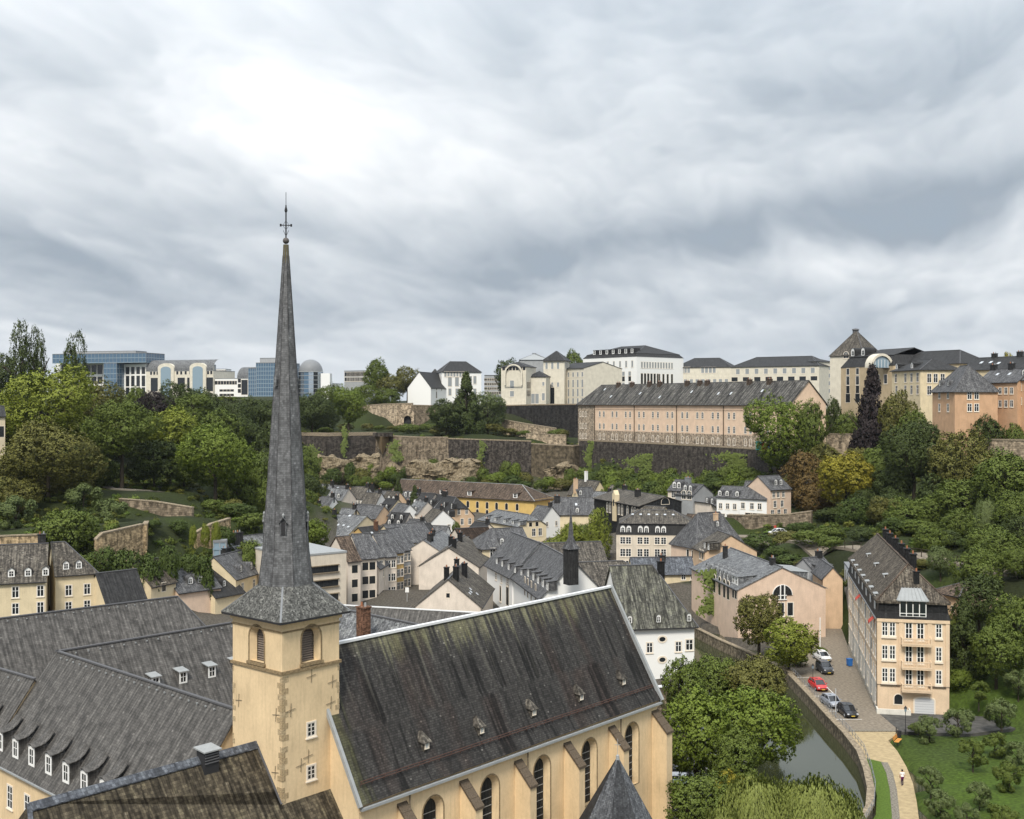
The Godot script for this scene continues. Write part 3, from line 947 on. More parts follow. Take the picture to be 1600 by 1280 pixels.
func abbey() -> void:
	var w1 = house("abbey_wing", "long plain slate roof of the rear abbey wing, topmost of the roofs at left", "abbey wing", "", Vector3(-50.02, -1.00, -137.30), 43.1, 30.8, 13.0, 9.5, 17.5, {"wall": "church", "roof": "slate_abbey", "ends": [1, 0, 0, 5], "far": false})
	bolts(w1, Vector3(-14.4, 18.15, 0.45), Vector3(9.4, 18.15, 0.45), 22)
	var w2 = house("abbey_wing", "middle abbey wing with grey slate roof and zinc-topped dormers behind the tower", "abbey wing", "", Vector3(-32.13, -1.00, -122.86), 47.3, 34.7, 12.8, 9.5, 18.0, {"wall": "church", "roof": "slate_abbey", "dor": [[[0.243, 0.332, 0.429, 0.518], 0.46, "zinc", 0.90, 1.25]], "far": false})
	bolts(w2, Vector3(-16.4, 18.65, 0.45), Vector3(16.4, 18.65, 0.45), 26)
	var w3 = house("abbey_wing", "front abbey wing with long slate slope, curved dormers and a yellow wall", "abbey wing", "", Vector3(-32.66, -1.00, -99.55), -43.1, 30.9, 12.8, 9.5, 18.0, {"wall": "church", "roof": "slate_abbey", "win": {"f": [[[0.140, 0.255, 0.373, 0.480], 6.56, 1.00, 2.00, "six"]]}, "dor": [[[0.040, 0.146, 0.252, 0.359, 0.464, 0.569, 0.675], 0.06, "swept", 1.15, 1.75]], "zincgutter": true, "far": false})
	bolts(w3, Vector3(-14.4, 18.65, 0.45), Vector3(13.4, 18.65, 0.45), 22)
	var gp := mb()
	face(gp, [Vector3(-15.48, 10.3, 6.20), Vector3(-15.48, 19, 0), Vector3(-15.48, 10.3, -6.20)], Vector3.LEFT)
	mi(done(gp, M.slate_abbey), "gable_slates", w3)
	var w4 = house("abbey_wing", "lower end of the front abbey wing, its ridge stepped down at the left edge", "abbey wing", "", Vector3(-53.43, -1.00, -114.93), -38.7, 20.0, 9.4, 9.3, 15.7, {"wall": "church", "roof": "slate_abbey", "dor": [[[0.865], 0.20, "swept", 1.15, 1.75]], "far": false})
	bolts(w4, Vector3(-9.0, 16.30, 0.45), Vector3(9.0, 16.30, 0.45), 9)
	var w5 = house("abbey_wing", "bluish slate roof behind the tower with a brick chimney", "abbey wing", "", Vector3(-12.51, -1.00, -125.67), -44.3, 20.0, 12.0, 10.0, 18.0, {"wall": "church", "roof": "slate_pale", "far": false, "chim": []})
	bolts(w5, Vector3(-9.0, 18.65, 0.45), Vector3(8.0, 18.65, 0.45), 14)
	chimney(w5, Vector3(-2.02, 18.93, 3.30), 1.25, 1.0, 1.7, M.brick)
	house("long_roof", "long low dark slate roof with a white ridge flashing in front of the pale gable house", "outbuilding", "", Vector3(-14.94, -1.00, -160.62), -16.6, 21.0, 11.0, 7.0, 13.0, {"wall": "church", "roof": "slate_abbey", "cap": "zinc_bright"})
	var gr := thing("glass_roof", "small glazed roof in the gap between the abbey wings", "glass roof", Vector3(-58.10, 10.00, -138.25))
	var gs := mb()
	slab(gs, [Vector3(-3.5, 0.6, -2), Vector3(3.5, 0.6, -2), Vector3(3.5, 0, 2), Vector3(-3.5, 0, 2)], Vector3.UP, 0.1)
	mi(done(gs, M.paleglass), "pane", gr)
	gs = mb()
	for k in 6: bar(gs, Vector3(-3.5 + k * 1.4, 0.66, -2), Vector3(-3.5 + k * 1.4, 0.06, 2), 0.08)
	mi(done(gs, M.zinc), "glazing_bar", gr)

func fortress() -> void:
	var w0 := thing("rampart", "dark lower rampart left of the spur, above the rock face behind the spire", "wall", Vector3.ZERO)
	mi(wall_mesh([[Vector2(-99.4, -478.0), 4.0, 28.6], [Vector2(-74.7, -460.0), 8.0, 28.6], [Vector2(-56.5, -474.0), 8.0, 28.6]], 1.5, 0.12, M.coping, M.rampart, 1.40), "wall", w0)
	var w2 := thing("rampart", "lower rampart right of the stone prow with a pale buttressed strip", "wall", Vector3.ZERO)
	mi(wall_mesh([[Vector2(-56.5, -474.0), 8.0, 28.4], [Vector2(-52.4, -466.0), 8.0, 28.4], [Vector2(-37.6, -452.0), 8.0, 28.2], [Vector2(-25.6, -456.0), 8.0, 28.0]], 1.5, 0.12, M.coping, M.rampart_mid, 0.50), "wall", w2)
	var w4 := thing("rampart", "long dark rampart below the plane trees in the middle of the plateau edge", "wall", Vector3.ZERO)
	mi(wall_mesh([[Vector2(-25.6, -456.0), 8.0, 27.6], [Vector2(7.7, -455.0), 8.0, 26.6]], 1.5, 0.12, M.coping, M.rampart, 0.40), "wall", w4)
	var w6 := thing("rampart", "pale patched rampart below the dark wall, left of the barracks", "wall", Vector3.ZERO)
	mi(wall_mesh([[Vector2(7.7, -455.0), 8.0, 25.6], [Vector2(24.1, -447.0), 8.0, 25.0], [Vector2(28.6, -455.0), 8.0, 25.0]], 1.5, 0.10, M.coping, M.rampart_patch, 0.40), "wall", w6)
	var w8 := thing("bastion_wall", "pale upper bastion wall with grass on top", "wall", Vector3.ZERO)
	mi(wall_mesh([[Vector2(-75.2, -540.0), 28.0, 40.2], [Vector2(-59.1, -526.0), 28.0, 41.3], [Vector2(-52.0, -520.0), 28.0, 41.5], [Vector2(-45.5, -519.0), 28.0, 41.6]], 2.0, 0.12, M.coping, M.rampart_pale, 0.50), "wall", w8)
	var w10 := thing("bastion_wall", "grey upper bastion wall right of the arched doorway", "wall", Vector3.ZERO)
	mi(wall_mesh([[Vector2(-44.7, -517.0), 28.0, 40.8], [Vector2(-37.5, -522.0), 28.0, 40.6], [Vector2(-29.8, -530.0), 28.0, 40.6]], 2.0, 0.06, M.coping, M.rampart_mid, 0.50), "wall", w10)
	var w12 := thing("retaining_wall", "high dark retaining wall under the pale court building", "wall", Vector3.ZERO)
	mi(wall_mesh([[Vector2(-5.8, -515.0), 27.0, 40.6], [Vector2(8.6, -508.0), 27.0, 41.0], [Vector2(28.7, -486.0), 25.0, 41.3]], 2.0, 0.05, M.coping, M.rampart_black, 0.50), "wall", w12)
	var w14 := thing("parapet_wall", "pale sloping parapet wall below the high dark wall", "wall", Vector3.ZERO)
	mi(wall_mesh([[Vector2(-4.5, -498.0), 26.0, 34.6], [Vector2(5.5, -488.0), 26.0, 33.0], [Vector2(18.3, -478.0), 26.0, 31.2]], 0.8, 0.00, M.coping, M.rampart_pale, 0.40), "wall", w14)
	var w16 := thing("parapet_wall", "low pale parapet wall left of the barracks end", "wall", Vector3.ZERO)
	mi(wall_mesh([[Vector2(5.8, -470.0), 22.0, 29.3], [Vector2(21.8, -462.0), 22.0, 28.9]], 0.8, 0.00, M.coping, M.rampart_pale, 0.30), "wall", w16)
	var w18 := thing("terrace_wall", "long dark terrace wall overgrown with ivy below the barracks", "wall", Vector3.ZERO)
	mi(wall_mesh([[Vector2(26.7, -452.0), 8.0, 27.1], [Vector2(47.0, -418.0), 8.0, 27.2], [Vector2(65.4, -388.0), 8.0, 27.2], [Vector2(80.0, -356.0), 8.0, 27.2], [Vector2(86.5, -342.0), 10.0, 27.0]], 1.4, 0.10, M.coping, M.rampart, 0.45), "wall", w18)
	var w20 := thing("terrace_wall", "pale stone terrace wall on the slope right of the barracks", "wall", Vector3.ZERO)
	mi(wall_mesh([[Vector2(95.6, -346.0), 22.0, 32.4], [Vector2(100.6, -338.0), 22.0, 32.6], [Vector2(109.2, -326.0), 24.0, 32.4], [Vector2(114.7, -314.0), 24.0, 32.0]], 1.2, 0.05, M.coping, M.rampart_pale, 0.40), "wall", w20)
	var w22 := thing("terrace_wall", "pale stone terrace wall at the right edge below the orange houses", "wall", Vector3.ZERO)
	mi(wall_mesh([[Vector2(116.8, -281.0), 24.0, 32.8], [Vector2(122.9, -270.0), 24.0, 33.0], [Vector2(129.5, -262.0), 24.0, 33.0]], 1.2, 0.05, M.coping, M.rampart_pale, 0.40), "wall", w22)
	var w24 := thing("town_wall", "brown stone retaining wall below the white restaurant and pink house", "wall", Vector3.ZERO)
	mi(wall_mesh([[Vector2(56.8, -301.0), 4.0, 12.3], [Vector2(60.1, -293.0), 6.0, 13.0], [Vector2(69.1, -286.0), 7.0, 13.9], [Vector2(74.4, -283.0), 9.0, 15.0]], 1.2, 0.05, M.coping, M.rampart_mid, 0.30), "wall", w24)
	var w26 := thing("garden_wall", "long low garden wall at the left edge below the apple tree", "wall", Vector3.ZERO)
	mi(wall_mesh([[Vector2(-100.4, -203.0), 8.0, 17.6], [Vector2(-92.6, -206.0), 9.0, 17.8], [Vector2(-85.8, -208.0), 9.0, 17.9]], 0.7, 0.02, M.coping, M.garden_wall, 0.25), "wall", w26)
	var w28 := thing("garden_wall", "high ochre garden wall below the clipped lawn", "wall", Vector3.ZERO)
	mi(wall_mesh([[Vector2(-75.2, -206.0), 9.0, 17.2], [Vector2(-74.4, -207.0), 9.0, 18.2], [Vector2(-70.3, -217.0), 9.0, 18.8], [Vector2(-72.2, -224.0), 10.0, 18.6]], 0.7, 0.02, M.coping, M.garden_wall, 0.25), "wall", w28)
	var w30 := thing("garden_wall", "rough garden wall beside the round topiary bushes", "wall", Vector3.ZERO)
	mi(wall_mesh([[Vector2(-63.6, -229.0), 8.0, 15.8], [Vector2(-61.3, -232.0), 8.0, 17.2], [Vector2(-58.8, -238.0), 8.0, 17.8]], 0.7, 0.02, M.coping, M.garden_wall, 0.25), "wall", w30)
	var w32 := thing("garden_wall", "dark low wall between the two lawns", "wall", Vector3.ZERO)
	mi(wall_mesh([[Vector2(-85.9, -249.0), 15.0, 21.0], [Vector2(-77.7, -247.0), 15.0, 20.6], [Vector2(-68.3, -243.0), 14.0, 19.6]], 0.7, 0.02, M.coping, M.rampart_mid, 0.20), "wall", w32)
	var w34 := thing("garden_wall", "short sloping wall below the lawn by the ivy", "wall", Vector3.ZERO)
	mi(wall_mesh([[Vector2(-65.0, -215.0), 3.0, 10.6], [Vector2(-63.5, -219.0), 3.0, 9.0]], 0.7, 0.02, M.coping, M.garden_wall, 0.25), "wall", w34)
	var w36 := thing("plinth_wall", "low grey wall at the foot of the white oval-window house", "wall", Vector3.ZERO)
	mi(wall_mesh([[Vector2(18.6, -158.0), -3.0, 2.4], [Vector2(25.9, -160.0), -3.0, 2.4]], 0.6, 0.00, M.zinc_bright, M.rampart_mid, 0.15), "wall", w36)
	var dw := thing("arched_doorway", "small arched doorway in the bastion wall corner", "doorway", Vector3(-47.30, 30.10, -516.50))
	var ds := mb()
	ring(ds, arch(6.2, 9.4, 8), arch(3.4, 6.2, 8), -1.0, 1.0)
	mi(done(ds, M.rampart_pale), "surround", dw)
	ds = mb()
	prism(ds, arch(3.5, 6.2, 8), -0.6, -0.4)
	mi(done(ds, M.iron), "door", dw)
	var pw := thing("stone_prow", "pale wedge-shaped stone prow hanging on the rampart corner", "watch post", Vector3(-52.69, 28.50, -462.00))
	var pp := mb()
	var q0 := [Vector3(-3.2, 0, -2), Vector3(0, 0, 2.6), Vector3(3.4, 0, -2)]
	for i in 2: face(pp, [q0[i], q0[i + 1], Vector3(0, -7.6, -1.0)], Vector3(-1.0 + i * 2, -0.2, 1))
	face(pp, q0, Vector3.UP)
	mi(done(pp, M.stone_light), "prow", pw)
	pp = mb()
	prism(pp, PackedVector2Array([Vector2(-3.6, 0), Vector2(4.2, 0), Vector2(4.2, 1.5), Vector2(-3.6, 1.5)]), -2, 1.8)
	mi(done(pp, M.rampart), "parapet", pw)
	rock_face("rock_cliff", Vector2(-76.9, -446.0), Vector2(-52.2, -447.0), 6.0, 21.0, 500)
	rock_face("rock_cliff", Vector2(-41.6, -441.0), Vector2(-12.8, -437.0), 6.0, 19.5, 507)
	rock_face("rock_cliff", Vector2(-50.8, -452.0), Vector2(-40.4, -449.0), 8.0, 17.0, 514)
	rock_face("rock_cliff", Vector2(11.3, -438.0), Vector2(25.5, -433.0), 9.0, 18.0, 521)
	var tp := thing("tarpaulin", "blue tarpaulin over a heap on the terrace below the big tree", "tarpaulin", Vector3(80.91, 27.52, -353.00))
	var ts := mb()
	ts.set_smooth_group(0)
	lathe(ts, [Vector2(1.7, 0), Vector2(1.6, 1.0), Vector2(1.1, 1.7), Vector2(0, 1.9)], 9)
	mi(done(ts, M.tarp), "sheet", tp)
	var hb := thing("site_box", "red container box beside the blue tarpaulin", "container", Vector3(78.56, 27.48, -354.00))
	ts = mb()
	box(ts, Vector3(-1.1, 0, -1), Vector3(1.1, 2.0, 1))
	mi(done(ts, M.signal), "body", hb)
	ts = mb()
	box(ts, Vector3(-2.6, 0, -1), Vector3(-1.15, 2.6, 0.9))
	mi(done(ts, M.teal), "door", hb)

# a weathered rock face between two points on plan
func rock_face(n: String, a: Vector2, b: Vector2, y0: float, y1: float, sd: int) -> void:
	var ns := noise(sd, 0.09, 4)
	var cell := noise(sd + 1, 0.22, 1, FastNoiseLite.TYPE_CELLULAR)
	cell.cellular_return_type = FastNoiseLite.RETURN_CELL_VALUE
	var crack := noise(sd + 2, 0.3, 2, FastNoiseLite.TYPE_CELLULAR)
	crack.cellular_return_type = FastNoiseLite.RETURN_DISTANCE2_SUB
	var d := (b - a).normalized()
	var nn := Vector2(-d.y, d.x)
	if nn.y < 0: nn = -nn
	var l := a.distance_to(b)
	var w := int(l / 0.4)
	var h := int((y1 - y0) / 0.4) + 5
	var grid := []
	for j in h + 1:
		for i in w + 1:
			var u := float(i) / w
			var x := u * l
			var y := minf(y0 + j * 0.4, y1 + ns.get_noise_2d(i * 0.5, 7.0) * 3.0)
			var p := a.lerp(b, u)
			var o := ns.get_noise_2d(x, y * 0.7) * 3.6 + cell.get_noise_2d(x * 0.8, y * 1.7) * 0.9 - clampf(0.35 - crack.get_noise_2d(x, y * 1.4) - 1.0, -0.5, 1.0) * 0.8 + sin(y * 1.15 + ns.get_noise_1d(x) * 5.0) * 0.3
			o -= maxf(0.0, (j - h + 5)) * 1.0 + pow(absf(u * 2 - 1), 4) * 3.0
			grid.append(Vector3(p.x + nn.x * o, y, p.y + nn.y * o))
	var st := mb()
	for j in h:
		for i in w:
			var q := j * (w + 1) + i
			var r := q + w + 1
			face(st, [grid[q], grid[q + 1], grid[r + 1]], Vector3(nn.x, 0.2, nn.y))
			face(st, [grid[q], grid[r + 1], grid[r]], Vector3(nn.x, 0.2, nn.y))
	structure(done(st), n, M.rock)

func plateau() -> void:
	house("court_pavilion", "small white gabled house left of the white hip-roofed mansion", "building", "", Vector3(-40.27, 38.00, -574.00), 74.4, 37.4, 12.0, 49.7, 57.3, {"wall": "white", "roof": "slate_dark", "win": {"f": [[[0.222], 6.49, 1.60, 3.20, "dark"], [[0.222, 0.428], 10.22, 1.20, 1.20, "pale"]]}, "far": true})
	house("corner_turret", "low square turret with pyramid roof between gabled house and mansion", "building", "", Vector3(-39.97, 38.00, -591.50), 0.0, 7.3, 7.0, 55.2, 59.6, {"wall": "white", "roof": "slate_dark", "ends": [0, 3.4, 0, 3.4], "far": true})
	house("white_mansion", "white mansion with dark hipped roof above the conifers", "building", "", Vector3(-27.78, 38.00, -586.23), 14.1, 20.5, 18.0, 57.9, 63.4, {"wall": "white", "roof": "slate_dark", "ends": [0, 6, 0, 6], "win": {"f": [[[0.096, 0.171, 0.246, 0.321, 0.396, 0.471, 0.546], 17.26, 1.20, 2.60, "pale"], [[0.208, 0.385], 12.41, 2.00, 5.00, "pale"], [[0.724, 0.838], 13.75, 1.60, 4.00, "pale"], [[0.208, 0.385, 0.724, 0.838], 7.88, 1.60, 3.50, "pale"]], "r": [[[], 13.75, 1.60, 4.00, "pale"]]}, "far": true})
	house("office_block", "grey office block with ribbon windows in the gap behind the mansion", "building", "", Vector3(-11.60, 38.00, -707.50), 0.0, 10.6, 15.0, 58.9, 59.5, {"wall": "bluegrey", "roof": "slate_dark", "win": {"f": [[[0.074, 0.181, 0.287, 0.394, 0.500, 0.606, 0.713, 0.819, 0.926], 17.76, 1.80, 1.40, "dark"], [[0.074, 0.181, 0.287, 0.394, 0.500, 0.606, 0.713, 0.819, 0.926], 15.01, 1.80, 1.40, "dark"], [[0.074, 0.181, 0.287, 0.394, 0.500, 0.606, 0.713, 0.819, 0.926], 12.26, 1.80, 1.40, "dark"], [[0.074, 0.181, 0.287, 0.394, 0.500, 0.606, 0.713, 0.819, 0.926], 9.51, 1.80, 1.40, "dark"]]}, "far": true, "flat": true})
	house("court_pavilion", "cream pavilion with big blind arch at the left end of the court", "building", "", Vector3(3.04, 38.00, -520.60), -19.6, 11.9, 14.0, 58.5, 60.9, {"wall": "court", "roof": "slate_dark", "ends": [0, 6, 0, 6], "win": {"f": [[[0.103, 0.241, 0.378, 0.515, 0.651, 0.788, 0.924], 18.77, 1.30, 1.50, "dark"], [[0.438], 10.64, 2.00, 3.60, "pale"], [[0.438], 6.89, 2.00, 2.60, "pale"]], "r": [[[0.128, 0.256, 0.385], 10.64, 1.40, 3.00, "dark"], [[0.128, 0.256, 0.385], 7.17, 1.40, 2.60, "dark"]]}, "far": true, "cap": "ridge"})
	var blind := thing("blind_arch", "large moulded blind arch on the cream pavilion wall", "arch", Vector3(0.6, 50.1, -513.1), -0.341)
	var bs := mb()
	ring(bs, arch(8.6, 9.5, 14), arch(7.4, 8.9, 14), -0.3, 0.25)
	mi(done(bs, M.court), "moulding", blind)
	house("court_gatehouse", "low cream gatehouse with dark roof in front of the square court tower", "building", "", Vector3(12.60, 38.00, -522.36), -14.4, 8.1, 9.0, 54.2, 56.7, {"wall": "court", "roof": "slate_dark", "ends": [0, 4, 0, 4], "win": {"f": [[[0.260, 0.482], 3.71, 1.80, 4.60, "pale"], [[0.852], 11.85, 1.10, 1.80, "pale"], [[0.852], 5.16, 1.40, 3.40, "pale"]]}, "far": true})
	house("court_tower", "square cream court tower with pyramid roof and finial", "building", "", Vector3(20.84, 38.00, -533.04), -17.2, 10.1, 9.5, 62.3, 66.3, {"wall": "court", "roof": "slate_dark", "ends": [0, 4.7, 0, 4.7], "win": {"f": [[[0.152, 0.426, 0.698], 19.77, 1.20, 3.20, "pale"], [[0.152, 0.426, 0.698], 11.44, 1.10, 2.20, "pale"], [[0.319], 3.70, 4.20, 9.00, "arch_dark"]], "r": [[[0.249, 0.499], 19.76, 1.20, 3.20, "pale"]]}, "far": true, "over": 0.7})
	house("court_wing", "long cream court wing with rows of windows right of the square tower", "building", "", Vector3(35.66, 38.00, -535.90), -57.6, 23.7, 22.0, 58.1, 61.1, {"wall": "court", "roof": "slate_dark", "win": {"f": [[[0.179, 0.339, 0.496, 0.652, 0.806, 0.958], 16.05, 1.40, 2.20, "pale"], [[0.179, 0.339, 0.496, 0.652, 0.806, 0.958], 11.23, 1.40, 3.60, "pale"], [[0.179, 0.339, 0.496, 0.652, 0.806, 0.958], 7.01, 1.40, 3.60, "pale"], [[0.179, 0.339, 0.496, 0.652, 0.806, 0.958], 3.70, 1.40, 2.60, "pale"]]}, "far": true})
	house("dome_building", "grey glazed cupola roof behind the court pavilion", "building", "", Vector3(12.19, 40.00, -633.00), 0.0, 16.0, 26.0, 65.7, 69.7, {"wall": "bluegrey", "roof": "zinc", "ends": [0, 9, 0, 9], "far": true})
	house("high_court", "tall white court building with steep dark roof and dormer row, highest on the plateau", "building", "", Vector3(62.38, 38.00, -587.79), -50.6, 38.8, 34.0, 65.0, 71.4, {"wall": "white", "roof": "slate_dark", "ends": [0, 9, 0, 9], "win": {"f": [[[0.125, 0.242, 0.359, 0.474, 0.587, 0.700, 0.811, 0.921], 21.85, 1.30, 3.20, "pale"], [[0.174, 0.294, 0.413, 0.531, 0.647, 0.762, 0.875], 14.88, 1.80, 2.40, "dark"], [[0.174, 0.294, 0.413, 0.531, 0.647, 0.762, 0.875], 17.52, 1.80, 2.20, "pale"], [[0.174, 0.294, 0.413, 0.531, 0.647, 0.762, 0.875], 11.91, 1.80, 2.40, "pale"]], "r": [[[0.106, 0.163, 0.220, 0.278, 0.336, 0.394, 0.452, 0.511, 0.569, 0.628, 0.688, 0.747], 21.44, 1.20, 3.00, "pale"], [[0.106, 0.173, 0.240, 0.307, 0.375, 0.443], 13.51, 1.50, 5.20, "dark"], [[0.471, 0.562, 0.654, 0.747], 13.64, 1.40, 5.00, "dark"]]}, "dor": [[[0.174, 0.294, 0.413, 0.531, 0.647, 0.762, 0.875], 0.00, "shed", 1.70, 2.40]], "far": true, "mans": [66.9, 1.6]})
	house("court_annex", "cream annexe with dark hipped roof right of the tall court building", "building", "", Vector3(101.26, 38.00, -591.27), -20.1, 29.1, 24.0, 60.4, 65.4, {"wall": "court", "roof": "slate_dark", "ends": [0, 8, 0, 8], "win": {"f": [[[0.091, 0.144, 0.197, 0.250], 19.42, 1.60, 3.00, "pale"], [[0.499, 0.566, 0.633, 0.700], 19.31, 1.60, 3.00, "pale"], [[0.091, 0.195, 0.299, 0.402, 0.504, 0.607, 0.709, 0.810, 0.912], 13.84, 1.80, 2.40, "pale"]]}, "far": true})
	house("court_annex", "long cream annexe with dark hipped roof behind the right half of the barracks roof", "building", "", Vector3(133.25, 38.00, -558.24), -34.3, 44.4, 26.0, 59.8, 64.8, {"wall": "court", "roof": "slate_dark", "ends": [0, 8, 0, 8], "win": {"f": [[[0.083, 0.193, 0.301, 0.409, 0.515, 0.620, 0.725, 0.828, 0.931], 18.10, 2.00, 2.60, "pale"], [[0.045, 0.178, 0.310, 0.440, 0.568, 0.695, 0.820, 0.944], 14.67, 3.20, 2.00, "dark"]]}, "far": true})
	house("stair_tower", "pale stone end tower right of the long cream annexe", "building", "", Vector3(145.37, 38.00, -548.76), 37.5, 13.2, 12.0, 61.9, 63.6, {"wall": "court", "roof": "slate_dark", "ends": [0, 5, 0, 5], "win": {"f": [[[0.220, 0.515, 0.813], 19.83, 1.20, 2.00, "pale"], [[0.220, 0.515, 0.813], 16.17, 1.20, 2.00, "pale"], [[0.220, 0.515, 0.813], 12.52, 1.20, 2.00, "pale"], [[0.220, 0.515, 0.813], 8.87, 1.20, 2.00, "pale"]]}, "far": true})
	var bk = house("barracks", "long pink barracks with stone ground floor, arched windows and huge slate roof", "barracks", "", Vector3(64.10, 26.40, -414.13), -58.5, 117.3, 15.8, 42.0, 49.3, {"wall": "barrack", "roof": "slate_streaked", "far": true, "ends": [0, 5, 1, 0], "over": 0.7, "win": {"f": [[[0.127, 0.150, 0.198, 0.221, 0.270, 0.293, 0.340, 0.364, 0.410, 0.435, 0.482, 0.505, 0.552, 0.575, 0.621, 0.644, 0.689, 0.712, 0.758, 0.780, 0.826, 0.847, 0.894, 0.915, 0.967, 0.987], 10.20, 1.05, 2.3, "arch"], [[0.014, 0.03, 0.046], 10.20, 0.95, 2.1, "arch"], [[0.127, 0.150, 0.198, 0.221, 0.270, 0.293, 0.340, 0.364, 0.410, 0.435, 0.482, 0.505, 0.552, 0.575, 0.621, 0.644, 0.689, 0.712, 0.758, 0.780, 0.826, 0.847, 0.894, 0.915, 0.967, 0.987], 5.50, 1.05, 2.3, "arch"], [[0.014, 0.03, 0.046], 5.50, 0.95, 2.1, "arch"], [[0.127, 0.150, 0.198, 0.221, 0.270, 0.293, 0.340, 0.364, 0.410, 0.435, 0.482, 0.505, 0.552, 0.575, 0.621, 0.644, 0.689, 0.712, 0.758, 0.780, 0.826, 0.847, 0.894, 0.915, 0.967, 0.987], 1.50, 1.05, 2.3, "arch"], [[0.014, 0.03, 0.046], 1.50, 0.95, 2.1, "arch"]]}, "chim": [[0.150, 0.1, 1.7, 1.2, 0.9, "slate_brown"], [0.225, 0.1, 1.7, 1.2, 0.9, "slate_brown"], [0.316, 0.1, 1.7, 1.2, 0.9, "slate_brown"], [0.368, 0.1, 1.7, 1.2, 0.9, "slate_brown"], [0.503, 0.1, 1.7, 1.2, 0.9, "slate_brown"], [0.562, 0.1, 1.7, 1.2, 0.9, "slate_brown"], [0.596, 0.1, 1.7, 1.2, 0.9, "slate_brown"], [0.778, 0.1, 1.7, 1.2, 0.9, "slate_brown"], [0.859, 0.1, 1.7, 1.2, 0.9, "slate_brown"]], "sky": [[0.086, 0.70, 0.7, 1.2], [0.157, 0.30, 0.7, 1.2], [0.302, 0.45, 0.7, 1.2], [0.418, 0.25, 0.7, 1.2], [0.551, 0.50, 0.7, 1.2], [0.679, 0.40, 0.7, 1.2], [0.733, 0.40, 0.7, 1.2], [0.854, 0.50, 0.7, 1.2]]})
	var bb := mb()
	box(bb, Vector3(-58.66, -2, -7.93), Vector3(58.53, 4.9, 7.93))
	mi(done(bb, M.barrack_stone), "stone_base", bk)
	bb = mb()
	box(bb, Vector3(-58.66, 4.9, -7.93), Vector3(-46.91, 15.4, 7.93))
	mi(done(bb, M.barrack_stone), "stone_bay", bk)
	bb = mb()
	box(bb, Vector3(-46.91, 13.3, 7.90), Vector3(58.63, 13.55, 8.10))
	box(bb, Vector3(-58.63, 14.6, 7.90), Vector3(58.63, 15.2, 8.25))
	for k in 60: box(bb, Vector3(-46.61 + k * 1.742, 12.9, 7.90), Vector3(-46.61 + k * 1.742 + 0.5, 13.3, 8.02))
	mi(done(bb, M.barrack), "cornice", bk)
	for x in [-47.08, -21.57, 3.09, 27.71]:
		bb = mb()
		bar(bb, Vector3(x, 0, 8.10), Vector3(x, 15, 8.10), 0.22)
		mi(done(bb, M.stone_dark), "downpipe", bk)
	house("bank_building", "tan stone building with a great round-arched window in its slate roof", "building", "", Vector3(127.28, 34.00, -382.38), -70.2, 27.6, 20.0, 54.1, 60.1, {"wall": "sand", "roof": "slate_dark", "ends": [0, 6, 1, 0], "win": {"f": [[[0.142, 0.332], 17.60, 1.60, 2.20, "plain"], [[0.142, 0.332], 14.11, 1.80, 3.00, "plain"], [[0.142, 0.332], 11.27, 1.80, 2.80, "dark"], [[0.142, 0.332], 8.22, 2.40, 3.00, "dark"], [[0.721, 0.862], 14.29, 1.60, 3.00, "plain"]]}, "dor": [[[0.098, 0.301], 0.09, "round", 2.00, 2.20]], "far": true, "mans": [57.8, 2.2]})
	var gw := thing("arched_window", "great half-round window breaking through the slate roof of the tan building", "window", Vector3(119.1, 53.4, -367.3), 0.297)
	var gs := mb()
	ring(gs, arch(8.2, 4.6, 14), arch(6.8, 3.8, 14), -3.0, 0.6)
	mi(done(gs, M.court), "surround", gw)
	gs = mb()
	prism(gs, arch(7.0, 3.9, 14), -0.6, 0.1)
	mi(done(gs, M.paleglass), "pane", gw)
	gs = mb()
	for k in range(-2, 3): bar(gs, Vector3(k * 1.2, 0, 0.15), Vector3(k * 1.2, 2.6, 0.15), 0.1)
	mi(done(gs, M.white), "frame", gw)
	house("pyramid_tower", "square tower with tall pyramid roof and lantern, highest at right", "building", "", Vector3(125.22, 34.00, -414.36), -47.9, 13.5, 13.0, 59.5, 68.2, {"wall": "court", "roof": "slate_old", "ends": [0, 6.4, 0, 6.4], "win": {"f": [[[0.487, 0.717], 24.13, 2.00, 2.40, "arch"]]}, "far": true})
	var ln := thing("roof_lantern", "dark round lantern on top of the pyramid roof", "lantern", Vector3(125.8, 68.2, -417.0))
	var ls := mb()
	lathe(ls, [Vector2(1.1, -1.2), Vector2(1.1, 0.4), Vector2(1.4, 0.5), Vector2(1.2, 0.9), Vector2(0, 1.2)], 8)
	mi(done(ls, M.ridge), "body", ln)
	house("slate_roofed_block", "long slate-roofed building on the skyline right of the tan building", "building", "", Vector3(137.84, 34.00, -365.14), -58.9, 25.7, 16.0, 54.4, 58.8, {"wall": "butter", "roof": "slate_dark", "ends": [0, 5, 0, 6], "far": true})
	house("slate_roofed_block", "slate-roofed houses on the skyline behind the orange houses", "building", "", Vector3(147.08, 34.00, -338.23), -62.5, 22.5, 14.0, 52.0, 55.8, {"wall": "butter", "roof": "slate_dark", "far": true, "sky": [[0.2, 0.5, 0.9, 1.2], [0.35, 0.5, 0.9, 1.2], [0.5, 0.4, 0.9, 1.2]], "chim": [[0.3, 0.0, 1.6, 1.0, 1.0], [0.7, 0.0, 1.8, 1.0, 1.2]]})
